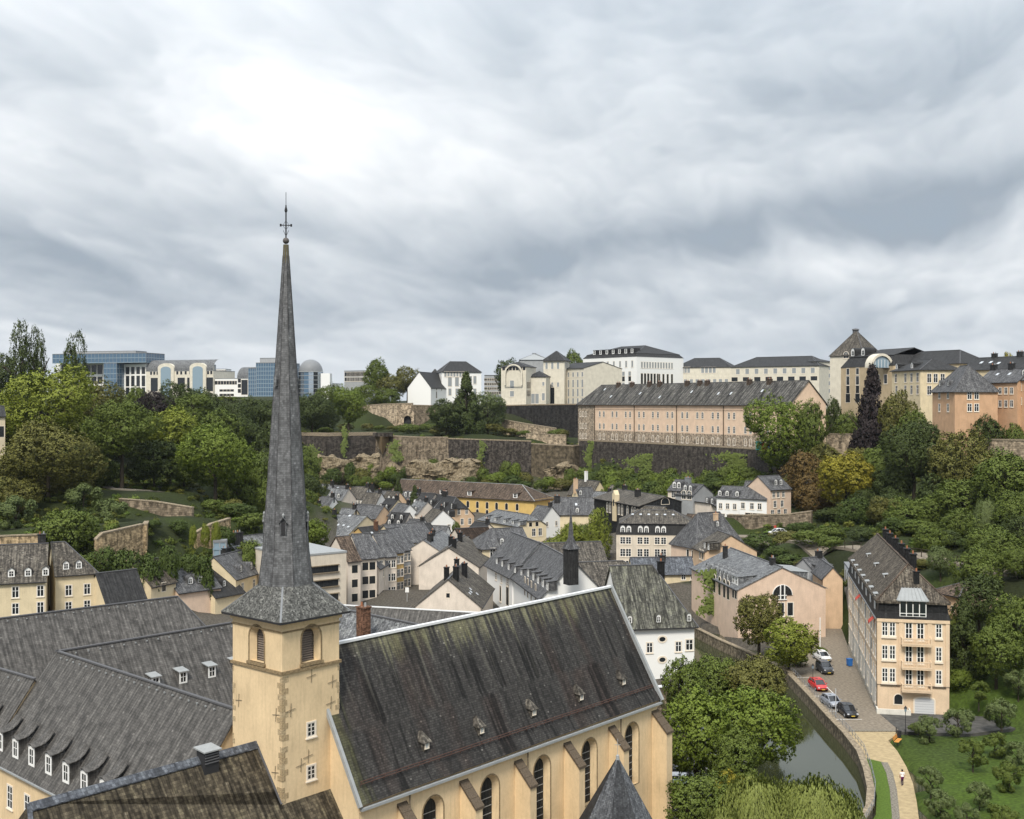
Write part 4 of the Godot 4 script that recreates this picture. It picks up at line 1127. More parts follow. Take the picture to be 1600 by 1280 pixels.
	house("cream_mansion", "cream house with two rows of windows below the slate roofs, left of the orange houses", "building", "", Vector3(124.50, 34.00, -342.47), -81.4, 17.2, 13.0, 52.0, 55.1, {"wall": "butter", "roof": "slate_dark", "ends": [0, 5, 0, 5], "win": {"f": [[[0.142, 0.490, 0.704, 0.913], 14.25, 1.30, 2.60, "cross"], [[0.704, 0.913], 10.66, 1.30, 2.60, "cross"], [[0.166, 0.490], 10.73, 1.30, 2.60, "cross"]], "r": [[[0.216, 0.370, 0.540], 13.99, 1.30, 2.60, "cross"], [[0.216], 10.44, 1.30, 2.60, "cross"]]}, "dor": [[[0.070, 0.622], 0.13, "gable", 1.20, 1.40]], "far": true, "over": 0.5})
	house("orange_house", "orange corner house with tall slate hip roof at right", "building", "", Vector3(115.51, 30.00, -290.83), -86.5, 13.0, 11.0, 45.4, 51.6, {"wall": "orange", "roof": "slate", "ends": [0, 4.2, 0, 4.2], "win": {"f": [[[0.324, 0.709], 13.15, 1.10, 1.90, "cross"], [[0.324, 0.709], 9.86, 1.10, 1.90, "cross"]], "r": [[[0.343, 0.507], 12.96, 1.10, 1.90, "cross"], [[0.343, 0.507], 9.92, 1.10, 1.90, "cross"]]}, "dor": [[[0.221, 0.593], 0.14, "round", 0.90, 1.30]], "far": true, "over": 0.5})
	house("orange_row", "long orange house with two rows of white windows beside the hip-roofed one", "building", "", Vector3(127.64, 30.00, -290.96), -66.9, 13.0, 10.0, 47.4, 50.8, {"wall": "orange", "roof": "slate", "win": {"f": [[[0.132, 0.246, 0.407, 0.582, 0.723, 0.862], 14.31, 0.95, 1.60, "cross"], [[0.132, 0.246, 0.407, 0.582, 0.723, 0.862], 11.01, 0.95, 1.70, "cross"]]}, "far": true, "chim": [[0.05, 0.0, 1.6, 1.0, 1.0], [0.5, 0.0, 1.5, 1.0, 1.2]], "sky": [[0.3, 0.5, 0.7, 1.0], [0.6, 0.5, 0.7, 1.0]]})
	house("orange_row", "orange house with round dormer cut by the right edge of the view", "building", "", Vector3(133.89, 30.00, -280.56), -68.0, 14.0, 11.0, 47.9, 51.6, {"wall": "orange", "roof": "slate", "win": {"f": [[[0.087, 0.230, 0.372, 0.512], 15.19, 1.00, 1.70, "cross"], [[0.087, 0.230, 0.372, 0.512], 11.68, 1.00, 1.70, "cross"]]}, "dor": [[[0.094], 0.21, "round", 1.10, 1.50]], "far": true})
	house("edge_house", "cream house mostly out of view at the left edge between the trees", "building", "", Vector3(-118.36, 30.00, -257.44), 28.8, 6.2, 9.0, 39.2, 41.4, {"wall": "cream", "roof": "slate_dark", "win": {"f": [[[0.874], 4.42, 1.10, 2.40, "dark"]]}, "far": true})
	house("office_block", "white office block with tall window strips right of the poplar", "office building", "", Vector3(-259.78, 44.00, -805.68), -26.1, 27.3, 26.0, 69.2, 70.1, {"wall": "white", "roof": "zinc_dark", "win": {"f": [[[0.198, 0.379, 0.558, 0.737, 0.914], 18.16, 3.20, 5.00, "dark"], [[0.198, 0.379, 0.558, 0.737, 0.914], 9.65, 3.20, 7.40, "dark"], [[0.198, 0.379, 0.558, 0.737, 0.914], 2.93, 3.20, 6.00, "dark"]]}, "far": true, "flat": true})
	house("office_block", "white office block half hidden by the poplar", "office building", "", Vector3(-303.46, 44.00, -821.98), -16.2, 39.4, 26.0, 70.7, 71.6, {"wall": "white", "roof": "zinc_dark", "win": {"f": [[[0.164, 0.291, 0.418, 0.544, 0.670, 0.795, 0.920], 18.56, 4.20, 6.50, "dark"], [[0.164, 0.291, 0.418, 0.544, 0.670, 0.795, 0.920], 11.71, 4.20, 5.00, "dark"], [[0.164, 0.291, 0.418, 0.544, 0.670, 0.795, 0.920], 5.31, 4.20, 5.00, "dark"]]}, "far": true, "flat": true})
	glass_block("glass_office", "blue glass top storeys of the office block behind the poplars", Vector3(-285.4, 70.2, -805.5), -16.7, 76.4, 22.0, 6.4, 2, 26, M.blueglass)
	glass_block("glass_office", "blue glass bay between the two white office blocks", Vector3(-276.9, 44.0, -798.5), -21.2, 11.1, 14.0, 25.9, 7, 4, M.blueglass)
	house("penthouse", "flat grey penthouse roof on top of the blue glass office", "office building", "", Vector3(-293.16, 44.00, -819.80), -13.8, 58.8, 14.0, 78.8, 79.5, {"wall": "bluegrey", "roof": "zinc_dark", "far": true, "flat": true})
	var v35 = house("vaulted_office", "tan office building with rounded grey roof and two arched bays", "office building", "", Vector3(-222.72, 44.00, -789.26), -19.4, 54.2, 26.0, 63.8, 64.8, {"wall": "court", "roof": "zinc_dark", "win": {"f": [[[0.126, 0.530, 0.672, 0.944], 5.93, 6.00, 9.50, "plain"], [[0.078, 0.126, 0.175, 0.472, 0.530, 0.596, 0.662, 0.719, 0.925, 0.972], 17.39, 1.80, 2.40, "plain"]]}, "flat": true, "far": true})
	var vs35 := mb()
	for k in 6:
		var p := k * PI / 12
		var q := (k + 1) * PI / 12
		face(vs35, [Vector3(-27.1, 19.8 + sin(p) * 8, 13.0 - (1 - cos(p)) * 8), Vector3(27.1, 19.8 + sin(p) * 8, 13.0 - (1 - cos(p)) * 8), Vector3(27.1, 19.8 + sin(q) * 8, 13.0 - (1 - cos(q)) * 8), Vector3(-27.1, 19.8 + sin(q) * 8, 13.0 - (1 - cos(q)) * 8)], Vector3(0, 1, 1))
	mi(done(vs35, M.slate_pale), "vaulted_roof", v35)
	vs35 = mb()
	prism(vs35, arch(13.0, 25.3, 10, 3.0), -9, 0.8, Transform3D(Basis(), Vector3(-10.3, 0, 13.0)))
	mi(done(vs35, M.court), "arched_bay", v35)
	vs35 = mb()
	prism(vs35, arch(8.1, 23.0, 10, 2.0), 0.8, 1.0, Transform3D(Basis(), Vector3(-10.3, 0, 13.0)))
	mi(done(vs35, M.paleglass), "glazing", v35)
	vs35 = mb()
	prism(vs35, arch(13.0, 25.3, 10, 3.0), -9, 0.8, Transform3D(Basis(), Vector3(15.4, 0, 13.0)))
	mi(done(vs35, M.court), "arched_bay", v35)
	vs35 = mb()
	prism(vs35, arch(8.1, 23.0, 10, 2.0), 0.8, 1.0, Transform3D(Basis(), Vector3(15.4, 0, 13.0)))
	mi(done(vs35, M.paleglass), "glazing", v35)
	var v39 = house("vaulted_office", "pale office with a dark barrel roof end left of the blue glass tower", "office building", "", Vector3(-174.74, 44.00, -767.37), -20.4, 11.5, 20.0, 58.2, 59.2, {"wall": "white", "roof": "zinc_dark", "win": {"f": [[[0.175, 0.870], 11.65, 2.40, 2.60, "dark"], [[0.175, 0.870], 8.24, 2.40, 2.60, "dark"], [[0.175, 0.870], 4.83, 2.40, 2.60, "dark"], [[0.523], 3.54, 5.00, 10.00, "plain"]]}, "flat": true, "far": true})
	var vs39 := mb()
	for k in 6:
		var p := k * PI / 12
		var q := (k + 1) * PI / 12
		face(vs39, [Vector3(-5.7, 14.2 + sin(p) * 8, 10.0 - (1 - cos(p)) * 8), Vector3(5.7, 14.2 + sin(p) * 8, 10.0 - (1 - cos(p)) * 8), Vector3(5.7, 14.2 + sin(q) * 8, 10.0 - (1 - cos(q)) * 8), Vector3(-5.7, 14.2 + sin(q) * 8, 10.0 - (1 - cos(q)) * 8)], Vector3(0, 1, 1))
	mi(done(vs39, M.slate_pale), "vaulted_roof", v39)
	house("office_block", "white low office block with dark window bands left of the barrel roof", "office building", "", Vector3(-190.87, 44.00, -776.77), -12.9, 17.9, 18.0, 58.4, 59.0, {"wall": "white", "roof": "zinc_dark", "win": {"f": [[[0.106, 0.223, 0.340, 0.456, 0.573, 0.689, 0.805, 0.921], 10.54, 2.20, 2.40, "dark"], [[0.317, 0.457, 0.598, 0.738], 5.77, 3.00, 1.50, "dark"], [[0.317, 0.457, 0.598, 0.738], 2.75, 3.00, 1.50, "dark"]]}, "far": true, "flat": true})
	house("office_block", "far pale office block on the skyline above the low white office", "office building", "", Vector3(-221.76, 44.00, -869.00), 0.0, 10.6, 18.0, 67.6, 68.4, {"wall": "white", "roof": "zinc_dark", "win": {"f": [[[0.136, 0.330, 0.523, 0.716, 0.909], 20.71, 3.00, 2.00, "dark"]]}, "far": true, "flat": true})
	house("ring_roof", "round grey roof drum on the skyline above the tan office", "office building", "", Vector3(-233.15, 44.00, -842.00), 0.0, 22.4, 24.0, 70.4, 71.3, {"wall": "bluegrey", "roof": "zinc_dark", "win": {"f": [[[0.083, 0.187, 0.292, 0.396, 0.500, 0.604, 0.708, 0.813, 0.917], 23.65, 3.40, 2.00, "dark"]]}, "far": true, "flat": true})
	glass_block("glass_office", "stepped blue glass office tower directly left of the spire", Vector3(-154.4, 44.0, -751.8), -11.3, 20.4, 24.0, 24.2, 9, 12, M.blueglass)
	glass_block("glass_office", "lower step of the blue glass office left of the spire", Vector3(-165.0, 44.0, -752.5), -26.1, 6.8, 20.0, 20.9, 8, 4, M.blueglass)
	house("penthouse", "grey box on top of the stepped blue glass tower", "office building", "", Vector3(-159.55, 44.00, -757.89), -10.0, 11.6, 14.0, 71.5, 72.2, {"wall": "bluegrey", "roof": "zinc_dark", "far": true, "flat": true})
	dome_tower("dome_tower", "round mirror glass tower with grey dome right of the spire", Vector3(-132.51, 42.00, -750.00), 8.0, 20.6)
	house("office_block", "narrow pale office strip right of the domed glass tower", "office building", "", Vector3(-120.13, 44.00, -765.81), -13.4, 8.7, 14.0, 54.8, 55.3, {"wall": "white", "roof": "zinc_dark", "win": {"f": [[[0.158, 0.387, 0.615, 0.842], 7.82, 2.00, 2.00, "dark"]]}, "far": true, "flat": true})
	house("office_block", "low dark-windowed office between the domed tower and the tall tree", "office building", "", Vector3(-91.60, 44.00, -703.11), -27.2, 17.5, 16.0, 61.6, 62.2, {"wall": "bluegrey", "roof": "zinc_dark", "win": {"f": [[[0.082, 0.188, 0.293, 0.398, 0.503, 0.607, 0.712, 0.816, 0.920], 14.50, 2.60, 2.40, "dark"], [[0.082, 0.188, 0.293, 0.398, 0.503, 0.607, 0.712, 0.816, 0.920], 11.36, 2.60, 2.40, "plain"]]}, "far": true, "flat": true})

func town() -> void:
	house("town_house", "grey flat-pitched roof house at the left of three joined roofs beside the spire", "house", "", Vector3(-57.05, 0.00, -331.73), -35.3, 8.3, 10.9, 6.0, 9.9, {"wall": "butter", "roof": "slate_pale", "sky": [[0.75, 0.6, 0.7, 0.9], [0.5, 0.2, 0.6, 0.6]]})
	house("town_house", "middle of three joined grey roofs with a tall dark chimney", "house", "", Vector3(-49.97, 0.00, -322.24), -20.3, 5.3, 19.3, 6.0, 10.5, {"wall": "butter", "roof": "slate_pale", "chim": [[0.8, 0.35, 1.0, 1.0, 2.2]], "sky": [[0.3, 0.8, 0.6, 1.4], [0.5, 0.3, 0.7, 0.7]]})
	house("town_house", "right one of three joined grey roofs with yellow wall and dark gable", "house", "", Vector3(-43.58, 0.00, -316.80), -33.8, 8.1, 16.6, 6.0, 10.9, {"wall": "butter", "roof": "slate_pale", "win": {"f": [[[0.205, 0.436, 0.680], 4.23, 1.00, 1.70, "dark"]]}, "sky": [[0.2, 0.45, 0.6, 0.6], [0.45, 0.45, 0.6, 0.6], [0.7, 0.4, 0.6, 0.6], [0.3, 0.9, 0.8, 0.8]]})
	house("town_house", "low dark brown roof leaning against the joined grey roofs", "house", "", Vector3(-39.36, 0.00, -312.29), 50.8, 7.5, 9.0, 5.0, 8.2, {"wall": "ochre", "roof": "slate_dark", "sky": [[0.4, 0.4, 0.7, 1.0]], "chim": [[0.7, 0.3, 0.9, 0.9, 1.6, "brick"]]})
	house("town_house", "dark-roofed house with pale peach gable above the joined roofs", "house", "", Vector3(-48.81, 1.00, -375.17), -32.1, 8.9, 5.5, 6.0, 8.7, {"wall": "peach", "roof": "slate_dark", "win": {"f": [[[0.802], 4.28, 0.80, 1.00, "dark"]]}, "sky": [[0.3, 0.6, 0.6, 0.6], [0.7, 0.6, 0.6, 0.6]]})
	house("town_house", "grey-roofed house with pale gable and brick stack close to the spire", "house", "", Vector3(-64.04, 1.00, -379.21), -23.1, 9.2, 6.4, 6.0, 8.5, {"wall": "blush", "roof": "slate_pale", "chim": [[0.35, 0.4, 0.9, 0.9, 1.4, "slate_dark"]], "sky": [[0.55, 0.45, 0.8, 1.0], [0.25, 0.45, 0.7, 0.8]]})
	house("town_house", "white house highest in the row beside the spire", "house", "", Vector3(-70.76, 2.00, -431.99), -29.1, 7.0, 8.7, 7.0, 11.3, {"wall": "white", "roof": "slate_pale", "win": {"f": [[[0.455, 0.757], 2.94, 0.90, 1.40, "cross"]]}, "chim": [[0.95, 0.0, 1.1, 0.9, 1.2]]})
	house("town_house", "orange house with small grey roof next to the highest white house", "house", "", Vector3(-64.45, 2.00, -431.92), -45.5, 9.4, 7.6, 8.5, 10.7, {"wall": "orange", "roof": "slate", "sky": [[0.4, 0.5, 0.8, 1.0]]})
	house("town_house", "broad house with old grey roof and two small white dormers on its left end", "house", "", Vector3(-53.92, 2.00, -410.72), -47.8, 12.5, 8.0, 7.0, 11.5, {"wall": "blush", "roof": "slate_old", "win": {"f": [[[0.146], 3.04, 0.80, 1.40, "cross"]]}, "dor": [[[0.577, 0.770], 0.19, "round", 1.00, 1.30]], "sky": [[0.55, 0.5, 0.8, 1.6]], "chim": [[0.98, 0.0, 1.0, 1.0, 1.6]]})
	house("town_house", "small orange house with grey roof left of the twin white dormers", "house", "", Vector3(-47.36, 2.00, -409.27), 0.0, 4.1, 6.2, 8.0, 10.5, {"wall": "orange", "roof": "slate"})
	house("town_house", "pale roofed house with two tall white dormers", "house", "", Vector3(-41.28, 2.00, -397.00), -48.5, 7.6, 7.5, 7.0, 11.2, {"wall": "peach", "roof": "slate_old", "win": {"f": [[[0.646], 2.84, 0.80, 1.40, "cross"]]}, "dor": [[[0.727, 1.074], 0.17, "round", 1.30, 2.00]]})
	house("town_house", "blush house with two windows and two white dormers in mid row", "house", "", Vector3(-35.72, 2.00, -403.56), -26.2, 6.6, 6.9, 8.0, 10.6, {"wall": "blush", "roof": "slate", "win": {"f": [[[0.182, 0.501], 3.81, 0.90, 1.60, "cross"], [[0.182, 0.501], 1.67, 0.90, 1.40, "cross"]]}, "dor": [[[0.357, 0.636], 0.39, "round", 1.10, 1.50]], "chim": [[0.98, 0.0, 1.4, 0.8, 1.0]]})
	house("town_house", "blush row house with two big white dormers", "house", "", Vector3(-28.71, 2.00, -391.48), -30.0, 5.6, 11.4, 6.5, 11.1, {"wall": "blush", "roof": "slate_dark", "win": {"f": [[[0.091, 0.375], 2.10, 0.90, 1.70, "cross"], [[0.138, 0.706], -0.28, 0.90, 1.60, "cross"]]}, "dor": [[[0.154, 0.510], 0.11, "round", 1.40, 1.90]]})
	house("town_house", "white row house with two big white dormers and dark shop window", "house", "", Vector3(-24.64, 2.00, -389.63), -59.7, 6.3, 9.0, 6.5, 10.7, {"wall": "white", "roof": "slate_dark", "win": {"f": [[[0.465], 1.90, 1.60, 2.60, "cross"], [[], 1.99, 0.80, 1.30, "cross"], [[0.269, 0.892], -1.26, 1.00, 1.60, "dark"]]}, "dor": [[[0.109, 0.733], 0.11, "round", 1.40, 1.90]], "chim": [[0.95, 0.0, 1.6, 0.9, 1.3]]})
	house("town_house", "peach corner house with half-hipped gable and two rows of white dormers", "house", "", Vector3(-19.22, 1.00, -363.33), -63.1, 11.1, 10.5, 6.5, 12.2, {"wall": "peach", "roof": "slate_dark", "ends": [1, 0, 0.45, 2.2], "win": {"f": [[[0.679], 2.46, 0.90, 1.70, "cross"]], "r": [[[0.500, 0.753], 5.97, 0.90, 1.70, "cross"], [[0.605, 0.859], 2.69, 1.00, 1.90, "cross"]]}, "dor": [[[0.598, 1.117], 0.43, "round", 1.10, 1.50], [[0.692, 1.325], 0.03, "round", 1.30, 1.80]], "chim": [[0.05, 0.0, 2.2, 0.9, 1.2]]})
	house("long_yellow_house", "long yellow hospice with brown tiled roof and arched dark windows under the rock", "building", "", Vector3(-15.16, 2.00, -411.75), -33.2, 62.8, 13.0, 9.0, 13.4, {"wall": "yellow", "roof": "slate_brown", "ends": [1, 0, 0, 9], "win": {"f": [[[0.558, 0.624, 0.690, 0.754, 0.820, 0.890], 2.98, 1.10, 2.30, "arch_dark"], [[0.558, 0.624, 0.690, 0.754, 0.820, 0.890], 0.25, 1.10, 2.30, "arch_dark"]]}, "dor": [[[0.370, 0.565, 0.874], 0.05, "shed", 1.80, 1.60]], "over": 0.6, "cap": "zinc"})
	house("town_house", "yellow house with blue-grey roof and five dormers below the long yellow hospice", "house", "", Vector3(-0.18, 0.00, -336.40), -58.6, 23.2, 9.5, 7.0, 9.9, {"wall": "butter", "roof": "slate_pale", "ends": [0, 3, 0.5, 2], "win": {"f": [[[0.087, 0.349, 0.603, 0.850], 3.95, 0.80, 1.30, "cross"]], "r": [[[0.431, 0.661], 6.64, 1.00, 1.20, "dark"], [[0.546, 0.776], 3.82, 1.20, 2.20, "cross"]]}, "dor": [[[0.178, 0.413, 0.642, 0.842, 0.992], 0.07, "shed", 1.00, 1.20]]})
	house("town_house", "large peach house with half-hipped gable facing left in the middle of town", "house", "", Vector3(18.54, 1.00, -354.79), 0.0, 13.0, 12.0, 8.0, 12.7, {"wall": "butter", "roof": "slate", "ends": [0.5, 2, 1, 0], "win": {"l": [[[], 11.48, 0.70, 1.10, "dark"], [[0.308], 4.29, 1.00, 1.80, "cross"], [[0.308], 1.68, 1.10, 2.00, "cross"]]}, "dor": [[[0.614], 0.09, "round", 1.00, 1.30]], "chim": [[0.15, 0.3, 1.8, 0.8, 1.0]], "sky": [[0.6, 0.5, 0.7, 1.0]]})
	house("town_house", "rear house with greenish slate roof and white chimney under the trees", "house", "", Vector3(26.49, 4.00, -400.38), -51.6, 12.7, 7.6, 10.0, 14.9, {"wall": "butter", "roof": "slate_old", "chim": [[0.45, 0.0, 0.9, 0.9, 3.0, "white"]]})
	house("town_house", "house with round dormer and tall peach chimney in front of the rear house", "house", "", Vector3(24.35, 4.00, -388.49), 27.6, 6.4, 4.7, 10.5, 13.3, {"wall": "butter", "roof": "slate", "dor": [[[0.120], 0.11, "round", 1.10, 1.50]], "chim": [[0.02, 0.0, 1.3, 0.9, 2.8, "peach"]]})
	house("slate_clad_hall", "big black slate-clad hall with low brown roof and white arched dormer windows", "hall", "", Vector3(39.67, 1.00, -350.86), -68.8, 31.0, 17.1, 12.0, 14.5, {"wall": "black_slates", "roof": "slate_old", "win": {"f": [[[0.311, 0.376, 0.568, 0.637, 0.753, 0.854, 0.907], 7.26, 1.00, 3.00, "arch"]], "r": [[[0.500], 11.14, 2.60, 1.90, "arch_dark"]]}, "far": true, "chim": [[0.12, -0.05, 1.6, 1.2, 1.3], [0.62, 0.35, 1.8, 1.3, 1.4]], "over": 0.5})
	var ga := thing("dormer_gable", "small cream gable with a dark niche on the black slate hall", "gable", Vector3(31.50, 9.0, -348.15), -1.201)
	var gz := mb()
	prism(gz, PackedVector2Array([Vector2(-0.95, -3), Vector2(0.95, -3), Vector2(0.95, 5.0), Vector2(0, 6.4), Vector2(-0.95, 5.0)]), -1.0, 0.5)
	mi(done(gz, M.butter), "wall", ga)
	gz = mb()
	prism(gz, arch(0.8, 2.0), 0.5, 0.53, Transform3D(Basis(), Vector3(0, 1.6, 0)))
	mi(done(gz, M.iron), "niche", ga)
	house("mansard_house", "cream school house with black mansard and paired arched dormers", "building", "", Vector3(36.42, 0.00, -286.72), -5.7, 20.1, 13.5, 9.6, 15.1, {"wall": "pale", "roof": "slate_old", "ends": [0, 5, 0, 5], "win": {"f": [[[0.078, 0.148, 0.288, 0.366, 0.498, 0.575], 7.29, 1.25, 1.70, "six"], [[0.078, 0.148, 0.288, 0.366, 0.498, 0.575], 4.21, 1.25, 1.90, "six"], [[0.078, 0.148, 0.288, 0.366, 0.498, 0.575], 1.29, 1.25, 1.90, "six"]], "l": [[[], 22.89, 0.90, 2.00, "cross"], [[], 21.24, 0.90, 2.00, "cross"]]}, "dor": [[[0.078, 0.152, 0.292, 0.366, 0.502, 0.575], -1, "round", 1.2, 1.6]], "mans": [12.43, 0.9], "mroof": "slate_black", "far": false, "sky": [[0.2, 0.6, 0.6, 0.5], [0.3, 0.6, 0.6, 0.5], [0.4, 0.6, 0.6, 0.5], [0.5, 0.6, 0.6, 0.5], [0.6, 0.6, 0.6, 0.5], [0.7, 0.6, 0.6, 0.5]]})
	house("tall_roof_house", "pink house with steep tall hip roof and oval white roof windows", "house", "", Vector3(45.14, 0.00, -263.45), 27.1, 13.2, 10.0, 9.8, 16.7, {"wall": "pink", "roof": "slate", "ends": [0, 4.0, 0, 3.0], "win": {"l": [[[0.661, 0.856], 6.93, 0.90, 1.80, "plain"], [[0.661, 0.856], 3.73, 0.90, 1.80, "plain"]]}, "dor": [[[0.592], 0.55, "round", 0.90, 1.10]], "chim": [[0.6, 0.3, 1.0, 0.6, 0.6, "peach"]], "over": 0.4, "far": true})
	house("town_house", "salmon wing with broad plain gable in front of the tall hip roof", "house", "", Vector3(46.72, 0.00, -250.59), -82.1, 8.7, 11.7, 10.0, 13.5, {"wall": "peach", "roof": "slate_old", "win": {"f": [[[0.626, 0.837], 8.05, 0.90, 2.00, "plain"], [[0.626, 0.837], 4.97, 0.90, 2.00, "plain"]]}, "dor": [[[0.739, 1.049], 0.12, "shed", 0.90, 1.40]], "far": true})
	house("gable_house", "large pink gabled building with half-round window and ivy on its garden side", "building", "", Vector3(46.16, 0.00, -216.51), -81.7, 27.2, 16.4, 9.0, 12.8, {"wall": "pink", "roof": "slate_pale", "win": {"f": [[[0.421, 0.526, 0.635, 0.734, 0.812], 6.33, 1.30, 3.40, "arch_dark"], [[0.913, 0.963], 7.13, 1.00, 1.40, "dark"]], "r": [[[0.493, 0.595], 4.02, 1.10, 2.40, "plain"]]}, "dor": [[[0.316, 0.423, 0.527, 0.608, 0.688, 0.760], 0.06, "round", 1.10, 1.40], [[0.836, 0.899], 0.09, "shed", 1.40, 1.50], [[0.62, 0.7, 0.78, 0.86], 0.25, "zinc", 1.6, 1.4, -1.0]], "far": false, "chim": [[0.18, 0.35, 0.8, 0.8, 1.4], [0.85, 0.02, 1.2, 0.8, 1.0]]})
	var hr := thing("half_round_window", "half-round window with white centre mullions on the pink gable", "window", Vector3(48.19, 7.78, -202.99), 0.1454)
	var hs := mb()
	prism(hs, arch(3.6, 1.8, 12), 0.0, 0.05)
	box(hs, Vector3(-0.75, -0.75, 0.0), Vector3(0.75, 0.0, 0.05))
	mi(done(hs, M.glass), "pane", hr)
	hs = mb()
	ring(hs, arch(3.8, 1.9, 12), arch(3.6, 1.8, 12), -0.05, 0.1)
	for x in [-0.38, 0.38]: box(hs, Vector3(x - 0.1, -0.8, 0.0), Vector3(x + 0.1, 1.75, 0.13))
	box(hs, Vector3(-0.85, -0.85, 0), Vector3(0.85, -0.7, 0.14))
	box(hs, Vector3(-0.8, -0.1, 0), Vector3(0.8, 0.02, 0.12))
	mi(done(hs, M.white), "frame", hr)
	house("garden_house", "small cream house with bluish slate roof in front of the school house", "house", "", Vector3(31.92, 0.00, -244.24), 4.4, 13.2, 6.0, 6.0, 9.0, {"wall": "butter", "roof": "slate_blue", "win": {"f": [[[0.821, 0.972], 4.54, 0.90, 1.10, "cross"], [[0.972], 1.39, 1.20, 3.00, "cross"], [[0.738], 1.43, 0.80, 1.80, "cross"]]}, "far": false, "chim": [[0.52, 0.15, 1.2, 0.8, 0.5]]})
	house("white_hall", "white hall with row of dormers and red-framed windows, far half", "building", "", Vector3(2.64, 0.00, -232.91), -73.3, 18.4, 11.0, 8.5, 14.6, {"wall": "white", "roof": "slate", "win": {"f": [[[0.376, 0.593, 0.828], 5.79, 1.00, 1.30, "six"], [[0.555], 1.88, 1.20, 3.20, "plain"], [[0.828], 1.96, 1.80, 4.20, "dark"], [[], 3.20, 1.20, 3.40, "plain"], [[], 4.08, 1.20, 1.90, "dark"]]}, "dor": [[[0.328, 0.546, 0.794, 1.032, 1.262], 0.07, "shed", 0.90, 1.30]], "far": false, "over": 0.6})
	house("white_hall", "white hall with slate roof and five dormers, near half", "building", "", Vector3(8.10, 0.00, -212.95), -78.5, 27.7, 11.5, 8.5, 14.4, {"wall": "white", "roof": "slate", "win": {"f": [[[0.485, 0.576, 0.684, 0.808], 6.23, 0.70, 3.40, "dark"]]}, "dor": [[[0.433, 0.593, 0.737, 0.875, 1.000], 0.16, "shed", 1.30, 1.50]], "far": false, "over": 0.6})
	var rt := thing("ridge_turret", "slim slate ridge turret with needle spire on the white hall", "ridge turret", Vector3(10.07, 11.0, -194.82), 0.5)
	var rs := mb()
	box(rs, Vector3(-0.95, 0, -0.95), Vector3(0.95, 6.2, 0.95))
	mi(done(rs, M.slate_dark), "shaft", rt)
	rs = mb()
	lathe(rs, [Vector2(1.65, 6.1), Vector2(0.95, 7.0), Vector2(0.5, 8.0), Vector2(0.05, 13.2), Vector2(0, 13.3)], 4, Vector3.ZERO, PI / 4)
	mi(done(rs, M.slate), "spire", rt)
	rs = mb()
	bar(rs, Vector3(0, 13, 0), Vector3(0, 14.6, 0), 0.05)
	mi(done(rs, M.iron), "finial", rt)
	house("rear_roof_house", "dark slate roofed wing behind the needle turret", "building", "", Vector3(11.83, 0.00, -229.27), 14.4, 12.5, 10.0, 10.0, 14.0, {"wall": "white", "roof": "slate_old"})
	house("rear_roof_house", "slate wing with one roof light, right of the needle turret", "building", "", Vector3(18.54, 0.00, -206.38), 14.3, 13.3, 9.0, 10.0, 13.4, {"wall": "white", "roof": "slate_old", "ends": [1, 0, 0, 5], "sky": [[0.66, 0.45, 1.3, 0.9]]})
	house("oval_window_house", "white house with big mossy slate roof and oval windows right of the church roof", "house", "", Vector3(21.07, -1.00, -179.61), 10.0, 11.2, 14.0, 8.5, 16.5, {"wall": "white", "roof": "slate_mossy", "ends": [1, 0, 0, 4.5], "win": {"f": [[[0.368, 0.774], 5.21, 0.90, 1.50, "cross"], [[0.929], 5.37, 1.10, 1.60, "cross"]]}, "dor": [[[0.094, 0.498, 0.928], 0.02, "round", 0.75, 1.10]], "chim": [[0.7, 0.12, 1.0, 0.8, 0.9, "slate_black"]], "far": false, "over": 0.5})
	var ow999 := mb()
	var ov999 := PackedVector2Array()
	var ob999 := PackedVector2Array()
	for i in 16:
		ov999.append(Vector2(cos(TAU * i / 16) * 0.5, sin(TAU * i / 16) * 0.36))
		ob999.append(Vector2(cos(TAU * i / 16) * 0.78, sin(TAU * i / 16) * 0.6))
	ring(ow999, ob999, ov999, -0.05, 0.06)
	var oo999 := thing("oval_window", "upper oval window in the white wall", "window", Vector3(22.81, 6.18, -172.81), 0.1743)
	mi(done(ow999, M.trim), "surround", oo999)
	ow999 = mb()
	prism(ow999, ov999, -0.05, 0.02)
	mi(done(ow999, M.glass), "pane", oo999)
	var ow1031 := mb()
	var ov1031 := PackedVector2Array()
	var ob1031 := PackedVector2Array()
	for i in 16:
		ov1031.append(Vector2(cos(TAU * i / 16) * 0.5, sin(TAU * i / 16) * 0.36))
		ob1031.append(Vector2(cos(TAU * i / 16) * 0.78, sin(TAU * i / 16) * 0.6))
	ring(ow1031, ob1031, ov1031, -0.05, 0.06)
	var oo1031 := thing("oval_window", "lower oval window in the white wall", "window", Vector3(22.81, 3.07, -172.81), 0.1743)
	mi(done(ow1031, M.trim), "surround", oo1031)
	ow1031 = mb()
	prism(ow1031, ov1031, -0.05, 0.02)
	mi(done(ow1031, M.glass), "pane", oo1031)
	house("cream_house", "cream house with grey hip roof left of the white hall", "house", "", Vector3(-3.17, 0.00, -265.75), 23.5, 12.0, 10.0, 9.0, 12.8, {"wall": "butter", "roof": "slate", "ends": [0, 4, 1, 0], "win": {"f": [[[0.208], 6.68, 1.30, 2.20, "cross"]], "l": [[[0.722, 0.917], 7.06, 0.80, 1.40, "dark"]]}, "dor": [[[0.418], 0.14, "round", 1.00, 1.30]], "far": false})
	house("barn", "dark brown barn roof with white verge below the half-hipped peach house", "house", "", Vector3(-10.74, 0.00, -302.02), 28.8, 9.7, 9.0, 6.0, 9.0, {"wall": "blush", "roof": "slate_umber", "far": true})
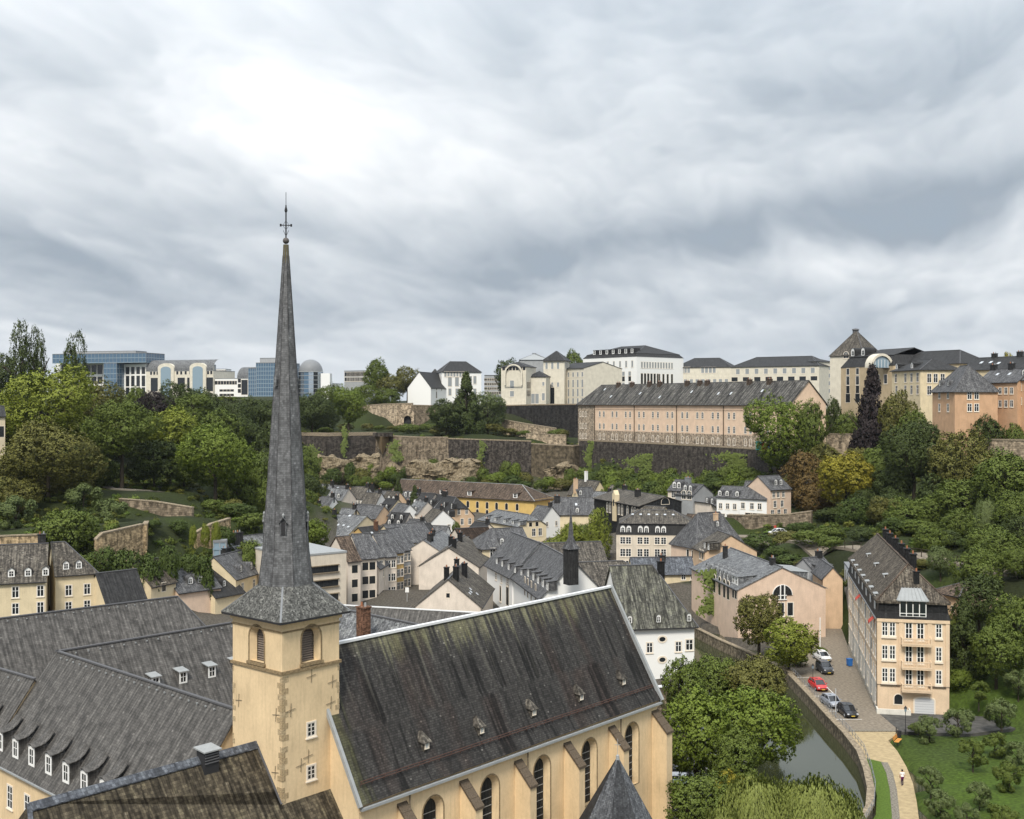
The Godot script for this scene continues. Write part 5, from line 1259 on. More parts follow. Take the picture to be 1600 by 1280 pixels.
	house("gable_house", "pale gable house with tall black chimneys and one small window", "house", "", Vector3(-10.74, 0.00, -218.62), 85.1, 21.8, 12.0, 5.0, 9.9, {"wall": "blush", "roof": "slate_old", "win": {"l": [[[0.500], 6.51, 0.65, 0.80, "dark"]]}, "far": false, "chim": [[0.2, 0.15, 1.5, 1.0, 1.9, "slate_black"], [0.55, 0.25, 1.2, 1.0, 1.6, "slate_black"], [0.3, -0.2, 1.0, 0.9, 1.5, "slate_black"], [0.75, -0.1, 1.0, 0.9, 1.5, "slate_black"]], "sky": [[0.12, 0.35, 0.5, 0.6], [0.2, 0.35, 0.5, 0.6], [0.28, 0.4, 0.5, 0.6], [0.3, 0.2, 0.5, 0.6]]})
	house("gable_house", "second pale gable house behind the one with the small window", "house", "", Vector3(-12.36, 0.00, -255.88), 83.6, 22.4, 13.0, 7.0, 11.0, {"wall": "blush", "roof": "slate_old", "chim": [[0.15, 0.1, 1.1, 0.9, 1.5, "slate_black"], [0.3, -0.1, 1.0, 0.9, 1.6, "slate_black"], [0.6, 0.05, 1.3, 1.0, 1.7, "slate_black"]], "far": false})
	house("gable_house", "third gable house with grey slate slope behind the two pale gables", "house", "", Vector3(-18.94, 0.00, -272.00), 81.4, 20.2, 10.0, 7.5, 10.6, {"wall": "blush", "roof": "slate_pale", "chim": [[0.1, 0.2, 0.9, 0.9, 1.2], [0.2, 0.2, 0.9, 0.9, 1.2], [0.5, 0.0, 1.4, 0.9, 1.0]]})
	house("town_house", "low white house with two round dormers in a dark roof behind the lane", "house", "", Vector3(-25.50, 0.00, -303.00), 40.7, 9.2, 9.0, 6.0, 9.8, {"wall": "white", "roof": "slate_dark", "dor": [[2, 0.15, "round", 1.0, 1.4]], "win": {"f": [[3, 3.6, 0.9, 1.5, "cross"]]}})
	house("town_house", "broad slate roof above the lane row with ridge hooks", "house", "", Vector3(-27.49, 0.00, -288.50), 37.7, 11.4, 12.0, 7.5, 11.5, {"wall": "butter", "roof": "slate", "win": {"f": [[3, 5.1, 0.9, 1.5, "cross"]]}})
	house("town_house", "low grey roof behind the third gable house", "house", "", Vector3(-14.02, 0.00, -295.00), 52.0, 12.7, 8.0, 4.5, 7.0, {"wall": "blush", "roof": "slate_pale", "win": {"f": [[3, 2.1, 0.9, 1.5, "cross"]]}})
	house("town_house", "small grey lean-to roof among the chimneys", "house", "", Vector3(-12.20, 0.00, -276.00), 52.4, 10.1, 7.0, 4.0, 6.0, {"wall": "white", "roof": "slate", "win": {"f": [[3, 1.6, 0.9, 1.5, "cross"]]}})
	house("town_house", "old grey roof behind the right end of the slate-clad hall", "house", "", Vector3(41.07, 0.00, -332.50), -36.1, 8.5, 9.0, 9.0, 12.0, {"wall": "butter", "roof": "slate_old", "win": {"f": [[3, 6.6, 0.9, 1.5, "cross"]]}})
	house("town_house", "flat grey roof house left of the house with many dormers", "house", "", Vector3(47.89, 0.00, -419.00), -13.3, 8.7, 9.0, 8.0, 11.5, {"wall": "ochre", "roof": "slate", "win": {"f": [[3, 5.6, 0.9, 1.5, "cross"]]}})
	house("town_house", "brown-roofed house left of the house with many dormers", "house", "", Vector3(53.65, 0.00, -413.50), -32.4, 5.6, 8.0, 8.0, 12.0, {"wall": "ochre", "roof": "slate_old", "win": {"f": [[3, 5.6, 0.9, 1.5, "cross"]]}})
	house("town_house", "brown roofed house with roof light behind the tall hip roof", "house", "", Vector3(55.16, 0.00, -326.00), -43.8, 11.6, 12.0, 6.0, 10.0, {"wall": "blush", "roof": "slate_brown", "win": {"f": [[3, 3.6, 0.9, 1.5, "cross"]]}})
	house("town_house", "grey-roofed house with peach wall in the middle of the lower town", "house", "", Vector3(-44.83, 0.00, -362.50), -29.7, 10.1, 9.0, 6.0, 9.5, {"wall": "peach", "roof": "slate", "win": {"f": [[3, 3.6, 0.9, 1.5, "cross"]]}})
	house("town_house", "small house with four white dormers in the lower town", "house", "", Vector3(-33.59, 0.00, -343.50), -27.8, 6.4, 8.0, 5.0, 9.0, {"wall": "blush", "roof": "slate_dark", "dor": [[2, 0.1, "round", 1.1, 1.5], [2, 0.5, "round", 1.0, 1.4]], "win": {"f": [[3, 2.6, 0.9, 1.5, "cross"]]}})
	house("town_house", "small house with one white dormer left of the leafy bush", "house", "", Vector3(-28.19, 0.00, -339.00), -22.9, 5.1, 7.0, 4.0, 7.5, {"wall": "white", "roof": "slate", "dor": [[[0.4], 0.15, "round", 1.0, 1.4]], "win": {"f": [[3, 1.6, 0.9, 1.5, "cross"]]}})
	house("town_house", "low house with two white dormers near the barn", "house", "", Vector3(-20.93, 0.00, -321.00), -18.7, 6.2, 8.0, 4.0, 7.5, {"wall": "white", "roof": "slate", "dor": [[2, 0.15, "round", 1.0, 1.4]], "win": {"f": [[3, 1.6, 0.9, 1.5, "cross"]]}})
	house("town_house", "dark roof with zinc box dormer above the lane row", "house", "", Vector3(-30.90, 0.00, -251.00), 82.4, 22.2, 9.0, 7.4, 12.0, {"wall": "blush", "roof": "slate", "dor": [[2, 0.15, "round", 1.0, 1.4]], "win": {"f": [[3, 5.0, 0.9, 1.5, "cross"]]}})
	house("town_house", "small white house with cream chimney", "house", "", Vector3(-60.24, 1.00, -371.00), -22.2, 5.3, 8.5, 8.0, 11.6, {"wall": "white", "roof": "slate", "win": {"f": [[2, 4.6, 0.9, 1.5, "cross"]], "r": [[2, 4.6, 0.9, 1.4, "cross"]]}, "chim": [[0.9, 0.0, 1.1, 0.8, 1.1]]})
	house("town_house", "small cream house near the joined roofs", "house", "", Vector3(-50.19, 1.00, -351.00), -24.3, 4.9, 8.5, 6.0, 9.6, {"wall": "butter", "roof": "slate_pale", "dor": [[2, 0.15, "round", 1.0, 1.3]], "win": {"f": [[2, 2.6, 0.9, 1.5, "cross"]], "r": [[2, 2.6, 0.9, 1.4, "cross"]]}, "chim": [[0.9, 0.0, 1.1, 0.8, 1.1]]})
	house("town_house", "small white house below the rock face", "house", "", Vector3(-46.86, 1.00, -387.00), -20.9, 5.6, 8.5, 8.0, 11.6, {"wall": "white", "roof": "slate_old", "win": {"f": [[2, 4.6, 0.9, 1.5, "cross"]], "r": [[2, 4.6, 0.9, 1.4, "cross"]]}, "chim": [[0.9, 0.0, 1.1, 0.8, 1.1]]})
	house("town_house", "small cream house beside the dark conifer", "house", "", Vector3(-39.30, 1.00, -374.00), -43.6, 5.8, 8.5, 7.0, 10.6, {"wall": "butter", "roof": "slate_dark", "dor": [[2, 0.15, "round", 1.0, 1.3]], "win": {"f": [[2, 3.6, 0.9, 1.5, "cross"]], "r": [[2, 3.6, 0.9, 1.4, "cross"]]}, "chim": [[0.9, 0.0, 1.1, 0.8, 1.1]]})
	house("town_house", "small white house in the lower town", "house", "", Vector3(-34.38, 1.00, -362.00), -44.7, 5.7, 8.5, 6.5, 10.1, {"wall": "white", "roof": "slate", "win": {"f": [[2, 3.1, 0.9, 1.5, "cross"]], "r": [[2, 3.1, 0.9, 1.4, "cross"]]}, "chim": [[0.9, 0.0, 1.1, 0.8, 1.1]]})
	house("town_house", "small pinkish house with slate roof by the blush row", "house", "", Vector3(-29.00, 1.00, -366.00), -44.9, 5.7, 8.5, 7.0, 10.6, {"wall": "blush", "roof": "slate_pale", "dor": [[2, 0.15, "round", 1.0, 1.3]], "win": {"f": [[2, 3.6, 0.9, 1.5, "cross"]], "r": [[2, 3.6, 0.9, 1.4, "cross"]]}, "chim": [[0.9, 0.0, 1.1, 0.8, 1.1]]})
	house("town_house", "small white house close to the barn", "house", "", Vector3(-22.76, 1.00, -349.00), -59.5, 7.0, 8.5, 6.0, 9.6, {"wall": "white", "roof": "slate_old", "win": {"f": [[2, 2.6, 0.9, 1.5, "cross"]], "r": [[2, 2.6, 0.9, 1.4, "cross"]]}, "chim": [[0.9, 0.0, 1.1, 0.8, 1.1]]})
	house("town_house", "small pale house next to the spire", "house", "", Vector3(-61.26, 1.00, -354.00), -45.9, 5.6, 8.5, 7.0, 10.6, {"wall": "pale", "roof": "slate_dark", "dor": [[2, 0.15, "round", 1.0, 1.3]], "win": {"f": [[2, 3.6, 0.9, 1.5, "cross"]], "r": [[2, 3.6, 0.9, 1.4, "cross"]]}, "chim": [[0.9, 0.0, 1.1, 0.8, 1.1]]})
	house("town_house", "small cream house in front of the blush row", "house", "", Vector3(-26.72, 1.00, -319.00), -53.5, 7.5, 8.5, 5.5, 9.1, {"wall": "butter", "roof": "slate", "win": {"f": [[2, 2.1, 0.9, 1.5, "cross"]], "r": [[2, 2.1, 0.9, 1.4, "cross"]]}, "chim": [[0.9, 0.0, 1.1, 0.8, 1.1]]})
	house("town_house", "small pinkish house in the upper row", "house", "", Vector3(-59.15, 1.00, -393.50), -26.7, 6.7, 8.5, 9.0, 12.6, {"wall": "blush", "roof": "slate_pale", "dor": [[2, 0.15, "round", 1.0, 1.3]], "win": {"f": [[2, 5.6, 0.9, 1.5, "cross"]], "r": [[2, 5.6, 0.9, 1.4, "cross"]]}, "chim": [[0.9, 0.0, 1.1, 0.8, 1.1]]})
	house("town_house", "small white house under the hospice wall", "house", "", Vector3(-52.72, 1.00, -401.00), -22.8, 5.2, 8.5, 9.0, 12.6, {"wall": "white", "roof": "slate_old", "win": {"f": [[2, 5.6, 0.9, 1.5, "cross"]], "r": [[2, 5.6, 0.9, 1.4, "cross"]]}, "chim": [[0.9, 0.0, 1.1, 0.8, 1.1]]})
	house("town_house", "small pinkish house left of the yellow dormer house", "house", "", Vector3(-8.44, 1.00, -319.00), -55.6, 7.3, 8.5, 5.0, 8.6, {"wall": "blush", "roof": "slate_dark", "dor": [[2, 0.15, "round", 1.0, 1.3]], "win": {"f": [[2, 1.6, 0.9, 1.5, "cross"]], "r": [[2, 1.6, 0.9, 1.4, "cross"]]}, "chim": [[0.9, 0.0, 1.1, 0.8, 1.1]]})
	house("town_house", "small white house behind the needle turret trees", "house", "", Vector3(9.96, 1.00, -348.00), -43.7, 5.8, 8.5, 7.0, 10.6, {"wall": "white", "roof": "slate", "win": {"f": [[2, 3.6, 0.9, 1.5, "cross"]], "r": [[2, 3.6, 0.9, 1.4, "cross"]]}, "chim": [[0.9, 0.0, 1.1, 0.8, 1.1]]})
	house("town_house", "small white house left of the slate-clad hall", "house", "", Vector3(30.25, 1.00, -378.00), -38.7, 6.4, 8.5, 9.0, 12.6, {"wall": "white", "roof": "slate_pale", "dor": [[2, 0.15, "round", 1.0, 1.3]], "win": {"f": [[2, 5.6, 0.9, 1.5, "cross"]], "r": [[2, 5.6, 0.9, 1.4, "cross"]]}, "chim": [[0.9, 0.0, 1.1, 0.8, 1.1]]})
	house("town_house", "small pinkish house behind the slate-clad hall", "house", "", Vector3(37.02, 1.00, -393.50), -29.8, 6.0, 8.5, 10.0, 13.6, {"wall": "blush", "roof": "slate_old", "win": {"f": [[2, 6.6, 0.9, 1.5, "cross"]], "r": [[2, 6.6, 0.9, 1.4, "cross"]]}, "chim": [[0.9, 0.0, 1.1, 0.8, 1.1]]})
	house("lane_house", "end house of the lane row with pink wall and brown roof beside the modern block", "house", "houses of the lane row", Vector3(-35.14, 0.00, -236.40), 33.2, 2.9, 11.0, 10.0, 14.4, {"wall": "blush", "roof": "slate_brown", "far": false, "win": {"f": [[[0.55], 7.40, 1.30, 1.6, "dark"], [[0.55], 4.50, 1.30, 1.6, "dark"], [[0.55], 1.60, 1.30, 1.6, "dark"]]}})
	house("lane_house", "second lane house with pairs of dark windows", "house", "houses of the lane row", Vector3(-32.31, 0.00, -241.67), 27.6, 3.5, 11.0, 9.9, 14.3, {"wall": "blush", "roof": "slate", "far": false, "win": {"f": [[[0.28, 0.72], 7.30, 1.30, 1.6, "dark"], [[0.28, 0.72], 4.40, 1.30, 1.6, "dark"], [[0.28, 0.72], 1.50, 1.30, 1.6, "dark"]]}})
	house("lane_house", "narrow pale lane house, third in the row", "house", "houses of the lane row", Vector3(-31.91, 0.00, -246.59), 46.4, 2.2, 11.0, 9.4, 13.8, {"wall": "pale", "roof": "slate", "far": false, "win": {"f": [[[0.5], 6.80, 1.00, 1.6, "cross"], [[0.5], 3.90, 1.00, 1.6, "cross"], [[0.5], 1.00, 1.00, 1.6, "cross"]]}})
	house("lane_house", "fourth lane house in blush plaster", "house", "houses of the lane row", Vector3(-29.51, 0.00, -252.29), 35.2, 2.8, 11.0, 8.8, 13.2, {"wall": "blush", "roof": "slate", "far": false, "win": {"f": [[[0.28, 0.72], 6.20, 1.00, 1.6, "cross"], [[0.28, 0.72], 3.30, 1.00, 1.6, "cross"], [[0.28, 0.72], 0.40, 1.00, 1.6, "cross"]]}})
	house("lane_house", "ochre yellow house in the lane row", "house", "houses of the lane row", Vector3(-29.13, 0.00, -257.33), 50.1, 2.1, 11.0, 8.9, 13.3, {"wall": "ochre", "roof": "slate", "far": false, "win": {"f": [[[0.28, 0.72], 6.30, 1.00, 1.6, "cross"], [[0.28, 0.72], 3.40, 1.00, 1.6, "cross"], [[0.28, 0.72], 0.50, 1.00, 1.6, "cross"]]}})
	house("lane_house", "blue grey house in the lane row", "house", "houses of the lane row", Vector3(-27.97, 0.00, -262.39), 49.2, 2.1, 11.0, 8.8, 13.2, {"wall": "bluegrey", "roof": "slate", "far": false, "win": {"f": [[[0.28, 0.72], 6.20, 1.00, 1.6, "cross"], [[0.28, 0.72], 3.30, 1.00, 1.6, "cross"], [[0.28, 0.72], 0.40, 1.00, 1.6, "cross"]]}})
	house("lane_house", "last butter yellow house at the far end of the lane row", "house", "houses of the lane row", Vector3(-27.29, 0.00, -266.96), 55.0, 2.0, 11.0, 8.5, 12.9, {"wall": "butter", "roof": "slate", "far": false, "win": {"f": [[[0.28, 0.72], 5.90, 1.00, 1.6, "cross"], [[0.28, 0.72], 3.00, 1.00, 1.6, "cross"], [[0.28, 0.72], 0.10, 1.00, 1.6, "cross"]]}})
	var mo = house("modern_block", "modern cream block with flat roof and dark ribbon windows right of the spire", "office building", "", Vector3(-41.62, 0.00, -223.90), 36.9, 11.7, 16.0, 13.0, 20.0, {"wall": "pale", "roof": "zinc", "flat": true, "far": false})
	var ms := mb()
	var my := 13.00
	for k in 3:
		ms = mb()
		box(ms, Vector3(-5.83, my - 3.45 - k * 2.75, 7.60), Vector3(4.08, my - 2.2 - k * 2.75, 8.03))
		var rb := mi(done(ms, M.glass), "ribbon_window", mo)
		for j in 11:
			ms = mb()
			bar(ms, Vector3(-5.53 + j * 0.8, my - 3.45 - k * 2.75, 8.04), Vector3(-5.53 + j * 0.8, my - 2.2 - k * 2.75, 8.04), 0.06)
			mi(done(ms, M.iron), "mullion", rb)
		ms = mb()
		box(ms, Vector3(-5.83, my - 3.6 - k * 2.75, 7.70), Vector3(4.23, my - 3.45 - k * 2.75, 8.35))
		box(ms, Vector3(-5.83, my - 2.2 - k * 2.75, 7.70), Vector3(4.23, my - 2.05 - k * 2.75, 8.30))
		mi(done(ms, M.stone_trim), "frame", rb)
	house("town_house", "grey house with stacked white dormers, left one of the pair near the cliff", "house", "", Vector3(51.41, 8.00, -344.09), -40.0, 4.5, 9.0, 16.0, 18.9, {"wall": "pale", "roof": "slate", "win": {"f": [[[0.423, 0.820], 5.66, 1.20, 2.20, "arch"]]}, "dor": [[[0.417, 0.765], 0.17, "round", 1.30, 1.70]]})
	house("town_house", "grey house with four big white dormers and dark gable near the cliff", "house", "", Vector3(54.49, 8.00, -340.48), -50.3, 7.0, 9.0, 15.0, 17.9, {"wall": "bluegrey", "roof": "slate", "win": {"f": [[[0.480, 0.782], 5.54, 1.60, 2.60, "arch"]]}, "dor": [[[0.427, 0.712], 0.25, "round", 1.30, 1.70]], "chim": [[0.15, 0.0, 1.8, 1.0, 1.6, "zinc_dark"]]})
	house("town_house", "low grey house with two white dormers right of the dark gable", "house", "", Vector3(59.09, 8.00, -334.03), -63.8, 8.1, 8.0, 13.0, 11.0, {"wall": "blush", "roof": "slate", "dor": [[[0.797, 1.101], 0.00, "round", 1.20, 1.40]]})
	house("restaurant", "white restaurant with grey roof, white dormers and dark awnings above the town wall", "restaurant", "", Vector3(61.98, 11.50, -310.34), -31.5, 9.6, 9.0, 16.7, 19.3, {"wall": "white", "roof": "slate", "win": {"f": [[[0.115, 0.324, 0.532, 0.758, 0.926], 1.91, 0.90, 1.50, "cross"], [[0.191, 0.419, 0.664], -1.00, 1.00, 1.60, "cross"]]}, "dor": [[[0.085, 0.304, 0.597, 0.766], 0.06, "round", 1.00, 1.30]], "far": true})
	house("restaurant", "right wing of the white restaurant with steep grey gable roof", "restaurant", "", Vector3(65.74, 11.50, -302.78), -32.8, 7.4, 9.0, 17.1, 21.2, {"wall": "white", "roof": "slate", "win": {"f": [[[0.120, 0.456, 0.741], 2.64, 1.00, 1.60, "cross"], [[0.336, 0.551, 0.788], -0.31, 1.90, 1.90, "dark"]]}, "far": true})
	house("pink_house", "pink house with two white dormers half hidden by brown trees", "house", "", Vector3(67.92, 12.50, -301.80), 32.4, 7.5, 9.0, 19.6, 22.8, {"wall": "pink", "roof": "slate", "win": {"f": [[[0.154, 0.372, 0.622], 4.84, 0.90, 1.50, "cross"], [[0.216, 0.559], 2.32, 1.00, 1.70, "cross"], [[0.093, 0.403, 0.716], -0.30, 1.10, 2.00, "cross"]]}, "dor": [[[0.401, 0.651], 0.25, "round", 1.10, 1.40]], "far": true})
	house("town_house", "grey-roofed house peeping out between the brown trees", "house", "", Vector3(81.97, 12.00, -321.11), -24.1, 4.9, 9.0, 19.2, 21.4, {"wall": "pink", "roof": "slate", "win": {"f": [[[0.251, 0.573], 4.67, 0.90, 1.40, "cross"]]}, "far": true})
	house("terrace_house", "long cream house at left with grey roof and three white dormers", "house", "", Vector3(-83.75, 3.00, -188.16), 19.3, 13.0, 10.8, 13.3, 18.6, {"wall": "butter", "roof": "slate_old", "win": {"f": [[[0.377, 0.652, 0.939], 7.62, 1.00, 1.75, "cross"], [[0.377, 0.652, 0.939], 4.95, 1.00, 1.75, "cross"]]}, "dor": [[[0.416, 0.601, 0.793, 0.996], 0.11, "gable", 1.00, 1.10]], "far": false, "chim": [[0.93, -0.1, 1.2, 1.2, 1.6]]})
	house("terrace_house", "cream end house with hipped roof and two white dormers right of the long cream house", "house", "", Vector3(-75.10, 3.00, -194.56), 29.6, 6.6, 8.5, 13.6, 18.4, {"wall": "butter", "roof": "slate_old", "ends": [1, 0, 0, 4.5], "win": {"f": [[[0.314, 0.759], 6.83, 1.00, 1.75, "cross"], [[0.314, 0.759], 4.05, 1.00, 1.75, "cross"]]}, "dor": [[[0.264, 0.571], 0.12, "gable", 0.95, 1.10]], "far": false})
	house("terrace_house", "low house with plain dark slate roof between the two cream houses", "house", "", Vector3(-67.64, 3.00, -194.65), 46.2, 7.2, 6.7, 9.0, 13.3, {"wall": "butter", "roof": "slate_dark", "far": false})
	house("terrace_house", "small cream house with old mossy roof and two dark windows", "house", "", Vector3(-66.79, 3.00, -207.41), 66.0, 6.5, 8.5, 9.5, 13.4, {"wall": "butter", "roof": "slate_weathered", "win": {"f": [[[0.509], 5.04, 1.00, 1.50, "dark"]]}, "far": false, "sky": [[0.55, 0.55, 0.8, 0.7]]})
	house("terrace_house", "small salmon house with two white arched dormers", "house", "", Vector3(-61.61, 2.00, -214.44), 47.6, 9.0, 10.3, 7.5, 10.8, {"wall": "pink", "roof": "slate", "dor": [[[0.378, 0.603], 0.28, "round", 1.00, 1.20]], "far": false})
	house("terrace_house", "low house with dark hipped roof and one white dormer", "house", "", Vector3(-58.24, 2.00, -218.29), 55.0, 7.0, 12.2, 6.0, 10.3, {"wall": "butter", "roof": "slate_dark", "ends": [1, 0, 0.3, 2], "dor": [[[0.518], 0.28, "round", 0.80, 1.10]], "far": false})
	house("terrace_house", "cream gabled house with two white dormers close to the tower at left", "house", "", Vector3(-55.41, 2.00, -225.51), 74.5, 14.0, 9.4, 8.5, 12.5, {"wall": "butter", "roof": "slate", "win": {"f": [[[0.182, 0.509], 3.67, 0.90, 1.60, "cross"]]}, "dor": [[[0.235, 0.525], 0.16, "round", 0.95, 1.20]], "far": false, "chim": [[0.5, -0.3, 2.4, 1.2, 1.2]]})
	house("terrace_house", "grey zinc-edged roof behind the gabled house left of the spire", "house", "", Vector3(-55.96, 2.00, -241.00), 55.5, 12.1, 9.0, 11.0, 14.0, {"wall": "bluegrey", "roof": "slate_pale", "chim": [[0.15, 0.3, 2.2, 1.6, 1.4]]})
	glass_block("lift_tower", "small glass lift tower on the slope left of the spire", Vector3(-57.90, 11.78, -226.00), 10.0, 2.4, 2.4, 2.9, 2, 2, M.paleglass)
	house("upper_house", "small white house with dormers glimpsed between trees left of the spire", "house", "", Vector3(-95.39, 20.00, -429.50), 0.0, 6.9, 9.0, 26.7, 28.5, {"wall": "white", "roof": "slate", "dor": [[3, 0.1, "gable", 1.0, 1.2]], "win": {"f": [[4, 2.0, 1.0, 1.6, "dark"]]}})
	house("street_house", "peach house with red window frames at the top of the street", "house", "", Vector3(60.05, 0.00, -216.87), -94.2, 10.0, 3.6, 9.5, 11.5, {"wall": "peach", "roof": "slate", "win": {"f": [[[0.386, 0.819], 5.23, 1.00, 1.40, "dark"]]}, "far": true})
	house("street_house", "grey-roofed house behind the street with dark chimney", "house", "", Vector3(59.80, 0.00, -226.27), 33.2, 5.5, 9.0, 7.9, 11.4, {"wall": "bluegrey", "roof": "slate", "dor": [[2, 0.3, "shed", 1.2, 1.2]], "far": true, "chim": [[0.8, 0.0, 1.2, 0.9, 1.0]]})
	house("street_house", "white modern house with window grid at the top of the street", "house", "", Vector3(65.49, 0.00, -208.66), -100.7, 19.3, 7.0, 11.2, 12.0, {"wall": "white", "roof": "zinc_dark", "flat": true, "far": false, "win": {"f": [[[0.12, 0.3, 0.48, 0.66, 0.84], 8.4, 1.1, 1.9, "dark"], [[0.12, 0.3, 0.48, 0.66, 0.84], 5.6, 1.1, 1.9, "dark"]]}})
	house("hipped_cottage", "small peach house with brown hip roof behind the apartment house", "house", "", Vector3(74.89, 4.00, -188.40), -69.6, 6.4, 8.0, 10.8, 12.4, {"wall": "peach", "roof": "slate_brown", "ends": [0, 3, 0, 3], "win": {"f": [[[0.773], 3.95, 0.60, 1.00, "dark"]]}, "far": false})

func apartment() -> void:
	var t := thing("apartment_house", "tall cream apartment house with black mansard and balconies at the street end", "apartment house", Vector3(49.73, 0, -155.1), deg_to_rad(-11.5))
	var w := 9.3
	var L := 43.0
	var ye := 12.75
	var st := mb()
	face(st, [Vector3(0, -2, 0), Vector3(w, -2, 0), Vector3(w, ye, 0), Vector3(0, ye, 0)], Vector3.BACK)
	face(st, [Vector3(w, -2, 0), Vector3(w, -2, -L), Vector3(w, ye, -L), Vector3(w, ye, 0)], Vector3.RIGHT)
	face(st, [Vector3(0, -2, -L), Vector3(w, -2, -L), Vector3(w, ye, -L), Vector3(0, ye, -L)], Vector3.FORWARD)
	face(st, [Vector3(0, 3.7, 0), Vector3(0, 3.7, -L), Vector3(0, ye, -L), Vector3(0, ye, 0)], Vector3.LEFT)
	mi(done(st, M.facade), "wall", t)
	st = mb()
	face(st, [Vector3(0, -2, 0), Vector3(0, -2, -L), Vector3(0, 3.7, -L), Vector3(0, 3.7, 0)], Vector3.LEFT)
	mi(done(st, M.white_wall), "ground_floor_wall", t)
	# pilasters, string courses and eaves of the end facade
	st = mb()
	for x in [[0.0, 0.55], [2.85, 3.45], [6.5, 7.1], [8.85, 9.32]]: box(st, Vector3(x[0] - 0.02, 3.8, -0.1), Vector3(x[1], ye - 0.02, 0.14))
	box(st, Vector3(-0.05, ye - 0.45, -0.2), Vector3(w + 0.05, ye - 0.03, 0.22))
	mi(done(st, M.facade), "pilaster", t)
	st = mb()
	box(st, Vector3(0.4, 3.62, 0), Vector3(3.0, 3.8, 0.18))
	box(st, Vector3(6.6, 3.62, 0), Vector3(8.9, 3.8, 0.18))
	box(st, Vector3(-0.08, -2, -0.2), Vector3(0.02, ye - 0.45, 0.06))
	mi(done(st, M.stone_dark), "string_course", t)
	# black mansard with a bell-cast, the old slates above it
	st = mb()
	var pr := [[ -0.18, ye], [0.1, ye + 0.9], [0.28, ye + 2.35]]
	for k in 2:
		var i0: float = pr[k][0]
		var i1: float = pr[k + 1][0]
		var y0: float = pr[k][1]
		var y1: float = pr[k + 1][1]
		face(st, [Vector3(i0, y0, -i0), Vector3(w - i0, y0, -i0), Vector3(w - i1, y1, -i1), Vector3(i1, y1, -i1)], Vector3(0, 0.2, 1))
		face(st, [Vector3(i0, y0, -i0), Vector3(i0, y0, -L + i0), Vector3(i1, y1, -L + i1), Vector3(i1, y1, -i1)], Vector3(-1, 0.2, 0))
		face(st, [Vector3(w - i0, y0, -i0), Vector3(w - i0, y0, -L + i0), Vector3(w - i1, y1, -L + i1), Vector3(w - i1, y1, -i1)], Vector3(1, 0.2, 0))
	mi(done(st, M.slate_black), "mansard_roof", t)
	st = mb()
	var yu := ye + 2.35
	var yr := 19.6
	var a0 := Vector3(-0.15, yu, 0.15)
	var a1 := Vector3(w + 0.15, yu, 0.15)
	var b0 := Vector3(-0.15, yu, -L)
	var b1 := Vector3(w + 0.15, yu, -L)
	var r0 := Vector3(w / 2, yr, -4.6)
	var r1 := Vector3(w / 2, yr, -L + 0.5)
	slab(st, [a0, a1, r0], Vector3(0, 1, 1), 0.3)
	slab(st, [a0, r0, r1, b0], Vector3(-1, 1, 0), 0.3)
	slab(st, [a1, r0, r1, b1], Vector3(1, 1, 0), 0.3)
	slab(st, [b0, b1, r1], Vector3(0, 1, -1), 0.3)
	mi(done(st, M.slate_weathered), "roof", t)
	st = mb()
	bar(st, r0, r1, 0.3, 0.15)
	bar(st, a0, r0, 0.22, 0.12)
	bar(st, a1, r0, 0.22, 0.12)
	mi(done(st, M.slate_brown), "ridge", t)
	for z in [-8.0, -14.0, -20.0, -27.0, -34.0, -40.0]: chimney(t, Vector3(w / 2 + 1.1, yr - 1.0, z), 0.8, 1.4, 1.9, M.slate_black)
	chimney(t, Vector3(5.4, 17.2, -2.3), 0.75, 0.5, 1.6, M.slate_black)
	# the glazed dormer of the end
	st = mb()
	prism(st, PackedVector2Array([Vector2(2.9, ye + 0.35), Vector2(6.35, ye + 0.35), Vector2(6.35, ye + 2.55), Vector2(2.9, ye + 2.55)]), -2.5, 0.12)
	var dm := mi(done(st, M.white), "dormer", t)
	st = mb()
	slab(st, [Vector3(2.75, ye + 2.55, 0.3), Vector3(6.5, ye + 2.55, 0.3), Vector3(5.9, ye + 4.0, -1.6), Vector3(3.35, ye + 4.0, -1.6)], Vector3(0, 1, 1), 0.12)
	slab(st, [Vector3(6.5, ye + 2.55, 0.3), Vector3(7.2, ye + 2.5, -0.7), Vector3(5.9, ye + 4.0, -1.6)], Vector3(1, 1, 0), 0.12)
	slab(st, [Vector3(2.75, ye + 2.55, 0.3), Vector3(2.05, ye + 2.5, -0.7), Vector3(3.35, ye + 4.0, -1.6)], Vector3(-1, 1, 0), 0.12)
	for k in 7: bar(st, Vector3(2.95 + k * 0.56, ye + 2.62, 0.3), Vector3(3.45 + k * 0.39, ye + 4.06, -1.6), 0.05)
	mi(done(st, M.zinc), "dormer_roof", dm)
	for k in 4:
		st = mb()
		box(st, Vector3(3.0 + k * 0.84, ye + 0.85, 0.1), Vector3(3.72 + k * 0.84, ye + 2.4, 0.16))
		mi(done(st, M.glass), "pane", dm)
		st = mb()
		box(st, Vector3(3.0 + k * 0.84, ye + 0.45, 0.1), Vector3(3.72 + k * 0.84, ye + 0.72, 0.16))
		mi(done(st, M.glass), "pane", dm)
